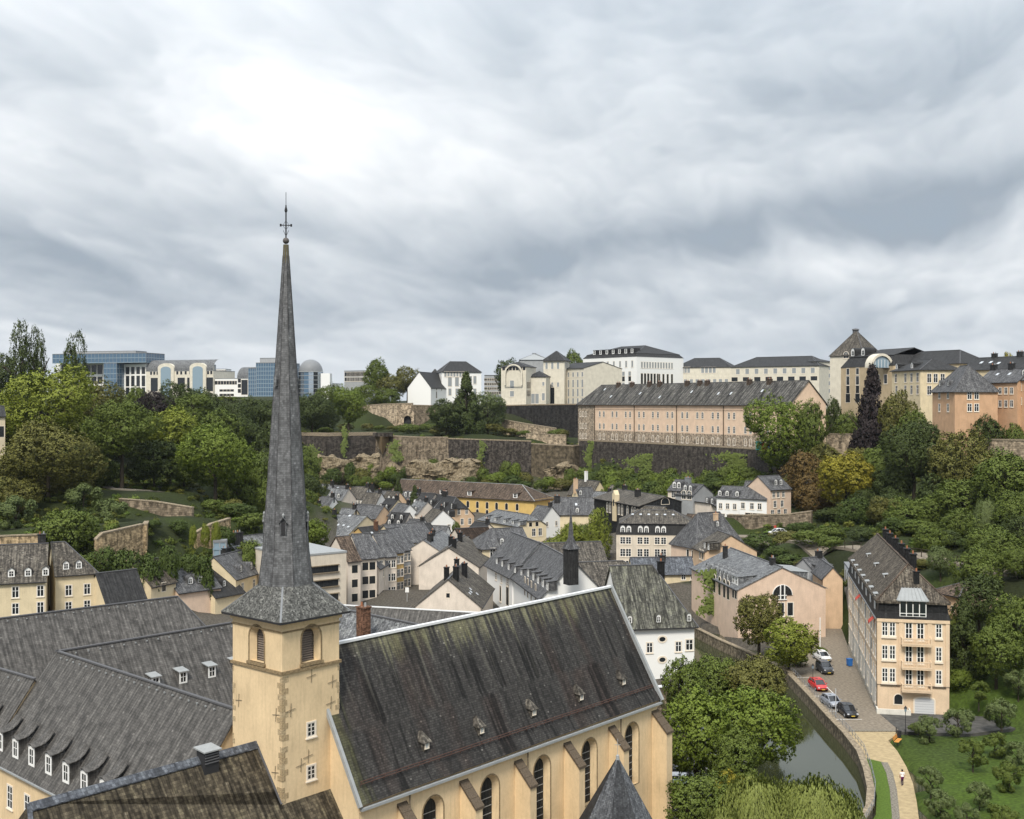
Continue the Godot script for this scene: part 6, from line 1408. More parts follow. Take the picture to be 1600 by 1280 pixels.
	# windows of the end facade
	for y in [10.4, 7.25, 4.15]:
		for x in [1.0, 1.98]: window(t, Transform3D(Basis(), Vector3(x, y, 0.0)), 0.72, 1.8, "six", false)
		window(t, Transform3D(Basis(), Vector3(7.95, y, 0.0)), 0.72, 1.8, "six", false)
		st = mb()
		box(st, Vector3(0.5, y - 0.34, 0), Vector3(2.5, y - 0.2, 0.2))
		box(st, Vector3(7.4, y - 0.34, 0), Vector3(8.5, y - 0.2, 0.2))
		mi(done(st, M.trim), "sill", t)
		for x in [4.1, 5.6]: window(t, Transform3D(Basis(), Vector3(x, y - 0.5, 0.0)), 0.85, 2.35, "six", false)
	# balconies with balusters
	for y in [9.25, 6.1, 3.05]:
		st = mb()
		box(st, Vector3(3.1, y, -0.1), Vector3(6.9, y + 0.2, 1.1))
		if y < 4: box(st, Vector3(3.4, y - 0.3, -0.1), Vector3(6.6, y - 0.003, 0.7))
		var bal := mi(done(st, M.facade), "balcony", t)
		st = mb()
		box(st, Vector3(3.05, y + 0.98, 1.0), Vector3(6.95, y + 1.12, 1.15))
		box(st, Vector3(3.05, y + 0.98, 0), Vector3(3.2, y + 1.12, 1.0))
		box(st, Vector3(6.8, y + 0.98, 0), Vector3(6.95, y + 1.12, 1.0))
		box(st, Vector3(3.05, y + 0.203, 1.0), Vector3(6.95, y + 0.42, 1.13))
		for x in [3.05, 4.9, 6.75]: box(st, Vector3(x, y + 0.42, 1.0), Vector3(x + 0.2, y + 0.98, 1.13))
		mi(done(st, M.facade), "parapet", bal)
		var bs := mb()
		lathe(bs, [Vector2(0.05, 0), Vector2(0.075, 0.15), Vector2(0.04, 0.4), Vector2(0.055, 0.56)], 6)
		var bm := done(bs, M.facade)
		for k in 16:
			var x := 3.38 + k * 0.2
			if absf(x - 5.0) > 0.14: mi(bm, "baluster", bal, Vector3(x, y + 0.42, 1.07))
	# ground floor: window, garage, planter
	window(t, Transform3D(Basis(), Vector3(2.75, 1.15, 0.0)), 1.05, 1.35, "arch_dark", false)
	st = mb()
	prism(st, arch(2.5, 2.15, 10, 0.35), 0.0, 0.06, Transform3D(Basis(), Vector3(6.1, 0.02, 0)))
	var gd := mi(done(st, M.garage), "garage_door", t)
	st = mb()
	ring(st, arch(2.86, 2.33, 10, 0.4), arch(2.5, 2.15, 10, 0.35), 0.0, 0.1, Transform3D(Basis(), Vector3(6.1, 0.02, 0)))
	mi(done(st, M.trim), "frame", gd)
	for k in 5:
		st = mb()
		box(st, Vector3(4.9, 0.3 + k * 0.34, 0.06), Vector3(7.3, 0.32 + k * 0.34, 0.075))
		mi(done(st, M.zinc_dark), "panel_joint", gd)
	st = mb()
	box(st, Vector3(-0.2, -0.5, 1.2), Vector3(4.2, 0.75, 1.42))
	box(st, Vector3(4.0, -0.5, 0.0), Vector3(4.2, 0.752, 1.2))
	box(st, Vector3(-0.2, -0.5, 0.02), Vector3(0.0, 0.748, 1.2))
	mi(done(st, M.white_wall), "planter", t)
	# the street side: windows of four storeys, dormers, red awnings, downpipes
	var side := Basis(Vector3.UP, -PI / 2)
	for k in 17:
		var z := -1.7 - k * 2.48
		for y in [10.1, 7.1, 4.1]: window(t, Transform3D(side, Vector3(0, y, z)), 1.0, 1.7, "cross", false)
		if k % 2 == 0: window(t, Transform3D(side, Vector3(0, 0.9, z)), 1.1, 1.9, "arch", false)
	for k in 7:
		var z := -3.4 - k * 5.6
		dormer(t, Transform3D(side, Vector3(0.02, ye + 0.35, z)), 1.3, 2.5, 2.2, "zinc", M.slate_black, false)
		if k % 2 == 1: dormer(t, Transform3D(side, Vector3(1.9, ye + 3.7, z)), 0.9, 1.0, 1.4, "zinc", M.slate_weathered, false)
	for z in [-2.0, -20.5]:
		st = mb()
		slab(st, [Vector3(-0.05, ye - 0.2, z), Vector3(-0.05, ye - 0.2, z - 1.7), Vector3(-0.85, ye - 1.0, z - 1.7), Vector3(-0.85, ye - 1.0, z)], Vector3(-1, 1, 0), 0.08)
		face(st, [Vector3(-0.85, ye - 1.0, z), Vector3(-0.85, ye - 1.0, z - 1.7), Vector3(-0.85, ye - 1.35, z - 1.7), Vector3(-0.85, ye - 1.35, z)], Vector3.LEFT)
		mi(done(st, M.red), "awning", t)
	for z in [-6.9, -14.3, -24.2, -34.1]:
		st = mb()
		bar(st, Vector3(-0.1, -0.5, z), Vector3(-0.1, ye, z), 0.12)
		mi(done(st, M.zinc), "downpipe", t)
	st = mb()
	bar(st, Vector3(-0.22, ye - 0.05, 0.1), Vector3(-0.22, ye - 0.05, -L), 0.18)
	mi(done(st, M.zinc_dark), "gutter", t)
	st = mb()
	for y in [3.78, 6.75, 9.75]: box(st, Vector3(-0.07, y, -L + 0.1), Vector3(0.0, y + 0.14, -0.3))
	mi(done(st, M.trim), "string_course", t)

func car(label: String, paint: Vector3, x: float, z: float, yaw: float, y := 0.07, kind := "saloon", group := "") -> void:
	var t := thing("parked_car", label, "car", Vector3(x, y, z), deg_to_rad(yaw), group)
	var m := mat(paint, 0.28)
	m.metallic_specular = 0.5
	m.clearcoat_enabled = true
	m.clearcoat = 0.6
	var tall := 0.25 if kind == "jeep" else 0.0
	# cross sections from tail to nose: [z, half width, sill, shoulder]
	var sec := [[-2.12, 0.62, 0.45, 0.78], [-2.02, 0.8, 0.3, 0.92 + tall], [-1.5, 0.88, 0.24, 0.96 + tall], [-0.6, 0.9, 0.22, 0.95 + tall], [0.6, 0.9, 0.22, 0.93 + tall], [1.1, 0.88, 0.23, 0.86 + tall], [1.8, 0.82, 0.28, 0.74 + tall], [2.1, 0.64, 0.36, 0.6 + tall], [2.18, 0.5, 0.42, 0.52]]
	var loft := func(st: SurfaceTool, s: Array, crown_y: float) -> void:
		for i in s.size() - 1:
			var p: Array = s[i]
			var q: Array = s[i + 1]
			var ring_at := func(k: Array) -> Array:
				var w: float = k[1]
				return [Vector3(-w * 0.92, k[2], k[0]), Vector3(-w, lerpf(k[2], k[3], 0.55), k[0]), Vector3(-w * 0.93, k[3], k[0]), Vector3(0, k[3] + crown_y, k[0]), Vector3(w * 0.93, k[3], k[0]), Vector3(w, lerpf(k[2], k[3], 0.55), k[0]), Vector3(w * 0.92, k[2], k[0])]
			var a: Array = ring_at.call(p)
			var b: Array = ring_at.call(q)
			for j in 7:
				var j2 := (j + 1) % 7
				var mid: Vector3 = (a[j] + a[j2]) * 0.5 - Vector3(0, (k_mid(p) + k_mid(q)) * 0.5, 0)
				face(st, [a[j], a[j2], b[j2], b[j]], Vector3(mid.x, mid.y, 0))
			if i == 0: face(st, a, Vector3.FORWARD)
			if i == s.size() - 2: face(st, b, Vector3.BACK)
	var st := mb()
	loft.call(st, sec, 0.05)
	var body := mi(done(st, m), "body", t)
	var top := 1.42 + tall
	var back := -1.95 if kind == "jeep" else -1.75
	st = mb()
	var ca := [[back, 0.78, 0.9 + tall, 0.92 + tall], [back + 0.5, 0.76, 0.9 + tall, top - 0.1], [-0.5, 0.74, 0.9 + tall, top], [0.35, 0.72, 0.9 + tall, top - 0.06], [1.2, 0.74, 0.84 + tall, 0.88 + tall]]
	loft.call(st, ca, 0.04)
	mi(done(st, M.carglass), "window", t)
	st = mb()
	slab(st, [Vector3(-0.67, top + 0.02, back + 0.5), Vector3(0.67, top + 0.02, back + 0.5), Vector3(0.66, top + 0.08, -0.3), Vector3(0.64, top + 0.01, 0.36), Vector3(-0.64, top + 0.01, 0.36), Vector3(-0.66, top + 0.08, -0.3)], Vector3.UP, 0.06)
	for s in [-1.0, 1.0]:
		bar(st, Vector3(s * 0.66, top, 0.36), Vector3(s * 0.72, 0.88 + tall, 1.18), 0.07)
		bar(st, Vector3(s * 0.7, top - 0.02, -0.45), Vector3(s * 0.76, 0.92 + tall, -0.45), 0.09)
		bar(st, Vector3(s * 0.68, top - 0.02, back + 0.5), Vector3(s * 0.75, 0.92 + tall, back + 0.06), 0.1)
	mi(done(st, m), "roof", t)
	for s in [-1.0, 1.0]:
		for zz in [-1.28, 1.32]:
			var b := Basis(Vector3.BACK, PI / 2)
			st = mb()
			lathe(st, [Vector2(0.16, -0.11), Vector2(0.31, -0.11), Vector2(0.33, -0.05), Vector2(0.33, 0.05), Vector2(0.31, 0.11), Vector2(0.16, 0.11)], 16)
			var wh := mi(done(st, M.rubber), "wheel", t)
			wh.transform = Transform3D(b, Vector3(s * 0.8, 0.33, zz))
			st = mb()
			lathe(st, [Vector2(0.2, -0.115), Vector2(0.2, 0.115), Vector2(0.05, 0.13), Vector2(0, 0.13)], 10)
			mi(done(st, M.steel), "rim", wh)
		st = mb()
		box(st, Vector3(s * 0.74, 0.58 + tall * 0.6, 1.95), Vector3(s * 0.5, 0.7 + tall * 0.6, 2.12))
		mi(done(st, M.lamp_glass), "headlight", t)
		st = mb()
		box(st, Vector3(s * 0.76, 0.66, -2.09), Vector3(s * 0.55, 0.82, -2.0))
		mi(done(st, M.red), "rear_light", t)
		st = mb()
		box(st, Vector3(s * 0.93, 0.92 + tall, 0.75), Vector3(s * 1.08, 1.04 + tall, 0.9))
		mi(done(st, m), "mirror", t)
	st = mb()
	box(st, Vector3(-0.24, 0.36, 2.16), Vector3(0.24, 0.46, 2.2))
	mi(done(st, M.plate), "number_plate", t)
	st = mb()
	box(st, Vector3(-0.5, 0.5, 2.1), Vector3(0.5, 0.6, 2.19))
	mi(done(st, M.iron), "grille", t)

func k_mid(k: Array) -> float:
	return (k[2] + k[3]) * 0.5

# a figure from joints: the union of tapered capsules, meshed as surface nets
func figure(bones: Array, cell: float, color: Callable) -> ArrayMesh:
	var lo := Vector3.ONE * 1e9
	var hi := -lo
	for b in bones:
		for k in 2:
			lo = lo.min(b[k] - Vector3.ONE * (b[2 + k] + cell * 2))
			hi = hi.max(b[k] + Vector3.ONE * (b[2 + k] + cell * 2))
	var n := Vector3i(((hi - lo) / cell).ceil()) + Vector3i.ONE
	var f := PackedFloat32Array()
	f.resize(n.x * n.y * n.z)
	f.fill(1.0)
	for z in n.z:
		for y in n.y:
			for x in n.x:
				var p := lo + Vector3(x, y, z) * cell
				var s := 0.0
				for b in bones:
					var ab: Vector3 = b[1] - b[0]
					var h := clampf((p - b[0]).dot(ab) / maxf(ab.length_squared(), 1e-6), 0, 1)
					s += exp(-40.0 * ((p - b[0] - ab * h).length() - lerpf(b[2], b[3], h)))
				f[(z * n.y + y) * n.x + x] = -log(maxf(s, 1e-12)) / 40.0
	var at := {}
	var v := PackedVector3Array()
	var cols := PackedColorArray()
	var idx := PackedInt32Array()
	var step := [1, n.x, n.x * n.y]
	for z in n.z - 1:
		for y in n.y - 1:
			for x in n.x - 1:
				var i := (z * n.y + y) * n.x + x
				var sum := Vector3.ZERO
				var cnt := 0
				for e in 12:
					var ax := e / 4
					var o := i
					var base := Vector3(x, y, z)
					var b1 := (ax + 1) % 3
					var b2 := (ax + 2) % 3
					if e & 1:
						o += step[b1]
						base[b1] += 1
					if e & 2:
						o += step[b2]
						base[b2] += 1
					var fa := f[o]
					var fb := f[o + step[ax]]
					if (fa < 0) != (fb < 0):
						base[ax] += fa / (fa - fb)
						sum += base
						cnt += 1
				if cnt:
					at[i] = v.size()
					var p := lo + sum / cnt * cell
					v.append(p)
					cols.append(color.call(p))
	for i: int in at:
		var x := i % n.x
		var y := (i / n.x) % n.y
		var z := i / (n.x * n.y)
		var pos := [x, y, z]
		for ax in 3:
			var b1 := (ax + 1) % 3
			var b2 := (ax + 2) % 3
			if pos[b1] == 0 or pos[b2] == 0: continue
			var fa := f[i]
			var fb := f[i + step[ax]]
			if (fa < 0) == (fb < 0): continue
			var q := [i, i - step[b1], i - step[b1] - step[b2], i - step[b2]]
			if not (at.has(q[1]) and at.has(q[2]) and at.has(q[3])): continue
			if fa < 0: q.reverse()
			for k in [0, 1, 2, 0, 2, 3]: idx.append(at[q[k]])
	var st := SurfaceTool.new()
	st.begin(Mesh.PRIMITIVE_TRIANGLES)
	for i in v.size():
		st.set_color(cols[i])
		st.add_vertex(v[i])
	for i in idx: st.add_index(i)
	st.generate_normals()
	return st.commit()

func person(x: float, z: float) -> void:
	var t := thing("person", "person in white top and purple trousers walking away along the sandy path", "person", Vector3(x, 0.06, z), PI)
	var V := func(a: float, b: float, c: float): return Vector3(a, b, c)
	var bones := [
		[V.call(0, 1.0, 0), V.call(0, 1.3, 0.01), 0.13, 0.14], [V.call(-0.13, 1.36, 0), V.call(0.13, 1.36, 0), 0.075, 0.075], [V.call(-0.07, 0.93, 0), V.call(0.07, 0.93, 0), 0.135, 0.135],
		[V.call(0, 1.38, 0), V.call(0, 1.5, 0.02), 0.055, 0.05], [V.call(0, 1.56, 0.02), V.call(0, 1.63, 0.03), 0.085, 0.095],
		[V.call(-0.09, 0.9, 0), V.call(-0.1, 0.5, 0.12), 0.1, 0.065], [V.call(-0.1, 0.5, 0.12), V.call(-0.1, 0.1, 0.06), 0.062, 0.042], [V.call(-0.1, 0.06, 0.04), V.call(-0.1, 0.04, 0.22), 0.045, 0.035],
		[V.call(0.09, 0.9, 0), V.call(0.1, 0.5, 0.0), 0.1, 0.065], [V.call(0.1, 0.5, 0.0), V.call(0.1, 0.12, -0.22), 0.062, 0.042], [V.call(0.1, 0.08, -0.24), V.call(0.1, 0.03, -0.1), 0.045, 0.035],
		[V.call(-0.19, 1.36, 0), V.call(-0.26, 1.08, -0.04), 0.055, 0.042], [V.call(-0.26, 1.08, -0.04), V.call(-0.22, 0.86, 0.08), 0.042, 0.03], [V.call(-0.22, 0.84, 0.09), V.call(-0.21, 0.76, 0.12), 0.035, 0.025],
		[V.call(0.19, 1.36, 0), V.call(0.26, 1.08, 0.02), 0.055, 0.042], [V.call(0.26, 1.08, 0.02), V.call(0.24, 0.85, 0.12), 0.042, 0.03], [V.call(0.24, 0.83, 0.13), V.call(0.23, 0.75, 0.16), 0.035, 0.025]]
	var tone := func(p: Vector3) -> Color:
		if p.y > 1.53 and p.z < 0.075: return Color(0.02, 0.016, 0.014)
		if p.y > 1.43: return Color(0.5, 0.3, 0.2)
		if absf(p.x) > 0.165 and p.y < 1.2: return Color(0.5, 0.3, 0.2)
		if p.y > 0.96: return Color(0.78, 0.77, 0.78)
		if p.y > 0.66: return Color(0.16, 0.03, 0.12)
		if p.y > 0.1: return Color(0.05, 0.03, 0.05)
		return Color(0.04, 0.04, 0.045)
	var m := mat(Vector3.ONE, 0.85)
	m.vertex_color_use_as_albedo = true
	mi(figure(bones, 0.035, tone), "body", t, Vector3.ZERO, m)
	var hair := mb()
	hair.set_smooth_group(0)
	lathe(hair, [Vector2(0.07, 1.52), Vector2(0.1, 1.58), Vector2(0.108, 1.65), Vector2(0.08, 1.72), Vector2(0, 1.745)], 12, Vector3(0, 0, 0.015))
	mi(done(hair, M.hair), "hair", t)

func lamp_post(label: String, at: Vector3, h: float) -> void:
	var t := thing("street_lamp", label, "street lamp", at)
	var st := mb()
	lathe(st, [Vector2(0.11, 0), Vector2(0.1, 0.5), Vector2(0.05, 0.6), Vector2(0.04, h - 0.6), Vector2(0.07, h - 0.55)], 8)
	mi(done(st, M.iron), "post", t)
	st = mb()
	lathe(st, [Vector2(0.1, h - 0.55), Vector2(0.2, h - 0.1), Vector2(0.0, h - 0.1)], 6)
	mi(done(st, M.paleglass), "lamp_glass", t)
	st = mb()
	lathe(st, [Vector2(0.24, h - 0.1), Vector2(0.1, h + 0.1), Vector2(0.03, h + 0.2), Vector2(0, h + 0.25)], 6)
	mi(done(st, M.iron), "lamp_cap", t)

func pole(n: String, label: String, cat: String, at: Vector3, h: float, r: float, m: Material, plate := Vector2.ZERO, pm: Material = null) -> void:
	var t := thing(n, label, cat, at)
	var st := mb()
	lathe(st, [Vector2(r, 0), Vector2(r * 0.8, h), Vector2(0, h + 0.05)], 8)
	mi(done(st, m), "post", t)
	if plate.x > 0:
		st = mb()
		box(st, Vector3(-plate.x / 2, h - plate.y, r + 0.02), Vector3(plate.x / 2, h, r + 0.06))
		mi(done(st, pm), "plate", t)

func ribbon(n: String, pts: Array, w: float, m: Material) -> void:
	# a way laid on the slope
	var c := Curve3D.new()
	for p: Vector3 in pts: c.add_point(p)
	var k := int(c.get_baked_length() / 3.0)
	var st := mb()
	var last := []
	for i in k + 1:
		var p := c.sample_baked(c.get_baked_length() * i / k, true)
		var q := c.sample_baked(c.get_baked_length() * minf(i + 0.5, k) / k, true)
		var o := c.sample_baked(c.get_baked_length() * maxf(i - 0.5, 0) / k, true)
		var s := (q - o).cross(Vector3.UP).normalized() * w / 2
		var row := []
		for e in [-s, s]: row.append(Vector3(p.x + e.x, ground(p.x + e.x * 0.5, p.z + e.z * 0.5) + 0.28, p.z + e.z))
		if last: slab(st, [last[0], last[1], row[1], row[0]], Vector3.UP, 0.6)
		last = row
	structure(done(st), n, m)

func riverside() -> void:
	structure(polygon_sheet([Vector2(42.75, -173), Vector2(42.55, -160), Vector2(42.25, -150), Vector2(42.15, -145.4), Vector2(49.6, -145.4), Vector2(49.6, -155.05), Vector2(58.15, -197.3), Vector2(62, -215), Vector2(66, -240), Vector2(62, -240), Vector2(57.5, -215), Vector2(54.6, -203), Vector2(52, -196), Vector2(46, -185), Vector2(42.9, -178)], 0.06, 0.6), "street", M.cobble)
	structure(polygon_sheet([Vector2(49.63, -145.4), Vector2(49.63, -154.9), Vector2(59.1, -153.2), Vector2(63, -152.5), Vector2(65, -147), Vector2(58, -144.4)], 0.055, 0.6), "forecourt", M.asphalt)
	structure(polygon_sheet([Vector2(42.1, -145.41), Vector2(41.75, -134.6), Vector2(42.37, -133.33), Vector2(43.44, -132.86), Vector2(42.8, -129.12), Vector2(41.34, -123.47), Vector2(38.89, -115.37), Vector2(35.26, -105.3), Vector2(31.23, -95.85), Vector2(32.7, -94.63), Vector2(36.87, -103.83), Vector2(40.54, -113.27), Vector2(42.52, -119.62), Vector2(44.24, -125.65), Vector2(45.51, -131.39), Vector2(46.48, -137.43), Vector2(46.77, -141.59), Vector2(49.6, -145.41)], 0.05, 0.6), "sand_path", M.sandpath)
	structure(polygon_sheet([Vector2(41.75, -134.5), Vector2(40.45, -127.8), Vector2(38.95, -121.6), Vector2(37.05, -116), Vector2(32.3, -107.2), Vector2(25.3, -99.3), Vector2(31.23, -95.85), Vector2(35.26, -105.3), Vector2(38.89, -115.37), Vector2(41.34, -123.47), Vector2(42.8, -129.12), Vector2(43.44, -132.86)], 0.08, 0.6), "grass_strip", M.lawn)
	var kerb := mb()
	bar(kerb, Vector3(43.44, 0.05, -132.86), Vector3(42.8, 0.05, -129.12), 0.75, 0.12)
	bar(kerb, Vector3(42.8, 0.05, -129.12), Vector3(41.34, 0.05, -123.47), 0.75, 0.12)
	bar(kerb, Vector3(41.34, 0.05, -123.47), Vector3(38.89, 0.05, -115.37), 0.75, 0.12)
	bar(kerb, Vector3(38.89, 0.05, -115.37), Vector3(35.26, 0.05, -105.3), 0.75, 0.12)
	bar(kerb, Vector3(35.26, 0.05, -105.3), Vector3(31.23, 0.05, -95.85), 0.75, 0.12)
	bar(kerb, Vector3(58, 0.1, -196.5), Vector3(50.6, 0.1, -159), 0.5, 0.16)
	bar(kerb, Vector3(42.6, 0.1, -145.6), Vector3(49.5, 0.1, -145.55), 0.5, 0.16)
	structure(done(kerb), "kerb", M.kerb)
	var quay := thing("river_wall", "long stone quay wall with flat coping curving along the river", "wall", Vector3.ZERO)
	mi(wall_mesh([[Vector2(32, -215), -6.0, 0.8], [Vector2(36, -198), -6.0, 0.8], [Vector2(39, -188), -6.0, 0.8], [Vector2(41.5, -179), -6.0, 0.8], [Vector2(42.5, -173), -6.0, 0.8], [Vector2(42.3, -160), -6.0, 0.8], [Vector2(42, -150), -6.0, 0.8], [Vector2(41.9, -142), -6.0, 0.8], [Vector2(41.4, -134.6), -6.0, 0.8], [Vector2(40.1, -127.8), -6.0, 0.8], [Vector2(38.6, -121.6), -6.0, 0.8], [Vector2(36.7, -116), -6.0, 0.8], [Vector2(32, -107), -6.0, 0.8], [Vector2(25, -99), -6.0, 0.8], [Vector2(14, -92), -6.0, 0.8]], 0.55, 0.0, M.coping, M.quay, 0.16), "wall", quay)
	line_of_posts("railing", "thin iron railing on top of the quay wall", "railing", [Vector3(42.7, 0, -173), Vector3(42.5, 0, -160), Vector3(42.2, 0, -150), Vector3(42.1, 0, -142), Vector3(41.6, 0, -134.6), Vector3(40.3, 0, -127.8), Vector3(38.8, 0, -121.6), Vector3(36.9, 0, -116), Vector3(32.2, 0, -107)], 1.4, 0.95, 0.75, 0.05, [0.35, 0.73], M.zinc_dark)
	var marks := mb()
	box(marks, Vector3(42.8, 0.062, -151), Vector3(46.4, 0.068, -151.12))
	box(marks, Vector3(42.8, 0.062, -155), Vector3(46.4, 0.068, -155.12))
	box(marks, Vector3(42.8, 0.062, -159.2), Vector3(46.4, 0.068, -159.32))
	box(marks, Vector3(42.8, 0.062, -163), Vector3(46.4, 0.068, -163.12))
	box(marks, Vector3(42.8, 0.062, -169.2), Vector3(46.4, 0.068, -169.32))
	box(marks, Vector3(42.8, 0.062, -174), Vector3(46.4, 0.068, -174.12))
	box(marks, Vector3(46.4, 0.062, -174), Vector3(46.52, 0.068, -163))
	structure(done(marks), "parking_line", M.white)
	car("red car with dark windows parked on the street along the river", Vector3(0.55, 0.03, 0.03), 44.9, -167.2, 6, 0.07, "saloon")
	car("black car nearest the sand path, parked by the quay wall", Vector3(0.012, 0.012, 0.015), 45.1, -153.2, 4, 0.07, "saloon")
	car("silver grey car parked right behind the black one by the quay", Vector3(0.28, 0.3, 0.34), 44.3, -158.0, 8, 0.07, "saloon")
	car("dark grey off-road car with yellow plate parked under the tree", Vector3(0.045, 0.05, 0.06), 48.7, -177.5, 4, 0.07, "jeep")
	car("white car half hidden by the tree at the top of the parking row", Vector3(0.7, 0.7, 0.7), 50.6, -186.0, 10, 0.07, "saloon")
	car("white car on the hillside road below the brown town wall", Vector3(0.75, 0.75, 0.75), 63.4, -272.0, -75, 10.6, "saloon")
	car("black car in the church car park, top of the row of five", Vector3(0.015, 0.015, 0.018), 19.2, -129.6, 80, -0.9, "saloon")
	car("white car in the church car park between the black car and the silver blue car", Vector3(0.7, 0.7, 0.72), 19.1, -127.2, 80, -0.9, "saloon")
	car("silver blue car in the church car park, middle of the row", Vector3(0.3, 0.36, 0.42), 18.9, -124.7, 80, -0.9, "saloon")
	car("orange brown car in the church car park below the silver blue one", Vector3(0.5, 0.2, 0.08), 18.7, -122.2, 80, -0.9, "saloon")
	car("dark grey car at the near end of the church car park row", Vector3(0.05, 0.055, 0.06), 18.5, -119.6, 80, -0.9, "saloon")
	car("white car under the big chestnut tree beside the car park", Vector3(0.7, 0.7, 0.7), 24.0, -134.0, 95, -0.9, "saloon")
	structure(polygon_sheet([Vector2(15, -112), Vector2(23, -117), Vector2(27, -128), Vector2(29, -142), Vector2(17, -146), Vector2(14, -130)], -0.82, 0.5), "car_park", M.asphalt)
	person(42.84, -125.02)
	lamp_post("old black street lamp at the corner of the orchard lawn", Vector3(50.06, 0, -144.88), 3.3)
	lamp_post("street lamp beside the red car at the quay wall", Vector3(44.39, 0, -168), 3.4)
	lamp_post("street lamp in front of the white houses of the lane behind the church tower", Vector3(-31.70, 0.00, -238.09), 3.2)
	pole("lamp_pole", "slim grey pole standing by the silver car on the quay", "pole", Vector3(43.28, 0, -152.26), 3.8, 0.07, M.steel)
	pole("white_pole", "tall white pole at the foot of the pink gable house", "pole", Vector3(52.26, 0.00, -193.18), 5.6, 0.1, M.white)
	pole("road_sign", "white rectangular road sign in the lane behind the church roof", "sign", Vector3(-21.52, 0.00, -233.62), 4.2, 0.05, M.steel, Vector2(0.75, 1.0), M.white)
	pole("road_sign", "red and white road sign on the road below the town wall", "sign", Vector3(63.27, 9.98, -274.00), 2.6, 0.05, M.steel, Vector2(0.6, 0.6), M.red)
	pole("bollard", "dark bollard at the top of the sand path", "bollard", Vector3(48.50, 0.00, -143.77), 1.1, 0.07, M.iron)
	var wb := thing("wheeled_bin", "blue wheeled bin against the long side of the apartment house", "bin", Vector3(53.83, 0.06, -181.64), 0.2)
	var s1 := mb()
	prism(s1, PackedVector2Array([Vector2(-0.3, 0.1), Vector2(0.3, 0.1), Vector2(0.38, 1.1), Vector2(-0.38, 1.1)]), -0.38, 0.38, Transform3D(), true)
	mi(done(s1, M.blue), "body", wb)
	s1 = mb()
	box(s1, Vector3(-0.41, 1.1, -0.42), Vector3(0.41, 1.2, 0.42))
	mi(done(s1, M.blue), "lid", wb)
	for q in [-0.28, 0.28]:
		s1 = mb()
		lathe(s1, [Vector2(0.1, -0.04), Vector2(0.1, 0.04), Vector2(0, 0.04)], 8)
		mi(done(s1, M.rubber), "wheel", wb, Vector3(q, 0.1, -0.3)).rotation.z = PI / 2
	var lb := thing("litter_bin", "dark litter bin between the bollard and the orange bench", "bin", Vector3(48.59, 0.00, -142.94), 0.3)
	s1 = mb()
	lathe(s1, [Vector2(0.24, 0.1), Vector2(0.28, 0.9), Vector2(0.2, 0.95), Vector2(0.0, 0.9)], 10)
	mi(done(s1, M.iron), "body", lb)
	s1 = mb()
	bar(s1, Vector3(0, 0, 0), Vector3(0, 0.2, 0), 0.12)
	mi(done(s1, M.iron), "foot", lb)
	var bn := thing("park_bench", "orange wooden bench on the lawn beside the sand path", "bench", Vector3(47.52, 0.00, -140.26), 1.0)
	for k in 4:
		s1 = mb()
		box(s1, Vector3(-0.9, 0.45, -0.25 + k * 0.14), Vector3(0.9, 0.5, -0.14 + k * 0.14))
		mi(done(s1, M.wood), "seat_slat", bn)
	for k in 3:
		s1 = mb()
		box(s1, Vector3(-0.9, 0.6 + k * 0.15, -0.33 - k * 0.04), Vector3(0.9, 0.71 + k * 0.15, -0.29 - k * 0.04))
		mi(done(s1, M.wood), "back_slat", bn)
	for q in [-0.7, 0.7]:
		s1 = mb()
		bar(s1, Vector3(q, 0, 0.2), Vector3(q, 0.45, 0.2), 0.08)
		bar(s1, Vector3(q, 0, -0.25), Vector3(q, 1.0, -0.42), 0.08)
		mi(done(s1, M.iron), "leg", bn)
	ribbon("hillside_road", [Vector3(52.7, 8.9, -284.0), Vector3(58.9, 9.8, -276.0), Vector3(64.7, 11.5, -256.0), Vector3(69.4, 13.0, -233.0), Vector3(78.4, 13.3, -218.0), Vector3(82.5, 13.4, -204.0), Vector3(86.7, 13.5, -193.0), Vector3(93.0, 14.4, -180.0)], 5.0, M.cobble)
	ribbon("garden_path", [Vector3(-104.1, 26.1, -285.0), Vector3(-94.0, 23.6, -270.0), Vector3(-88.9, 22.6, -266.0), Vector3(-86.1, 22.4, -268.0), Vector3(-85.0, 23.4, -275.0)], 2.6, M.kerb)
	line_of_posts("fence", "low brown wooden fence along the hillside road", "fence", [Vector3(67.5, 13.1, -231.0), Vector3(77.5, 13.4, -215.6), Vector3(81.5, 13.5, -201.6), Vector3(85.7, 13.6, -190.6), Vector3(90.0, 14.0, -182.0)], 2.0, -0.5, 1.5, 0.13, [1.0, 1.45], M.bark)

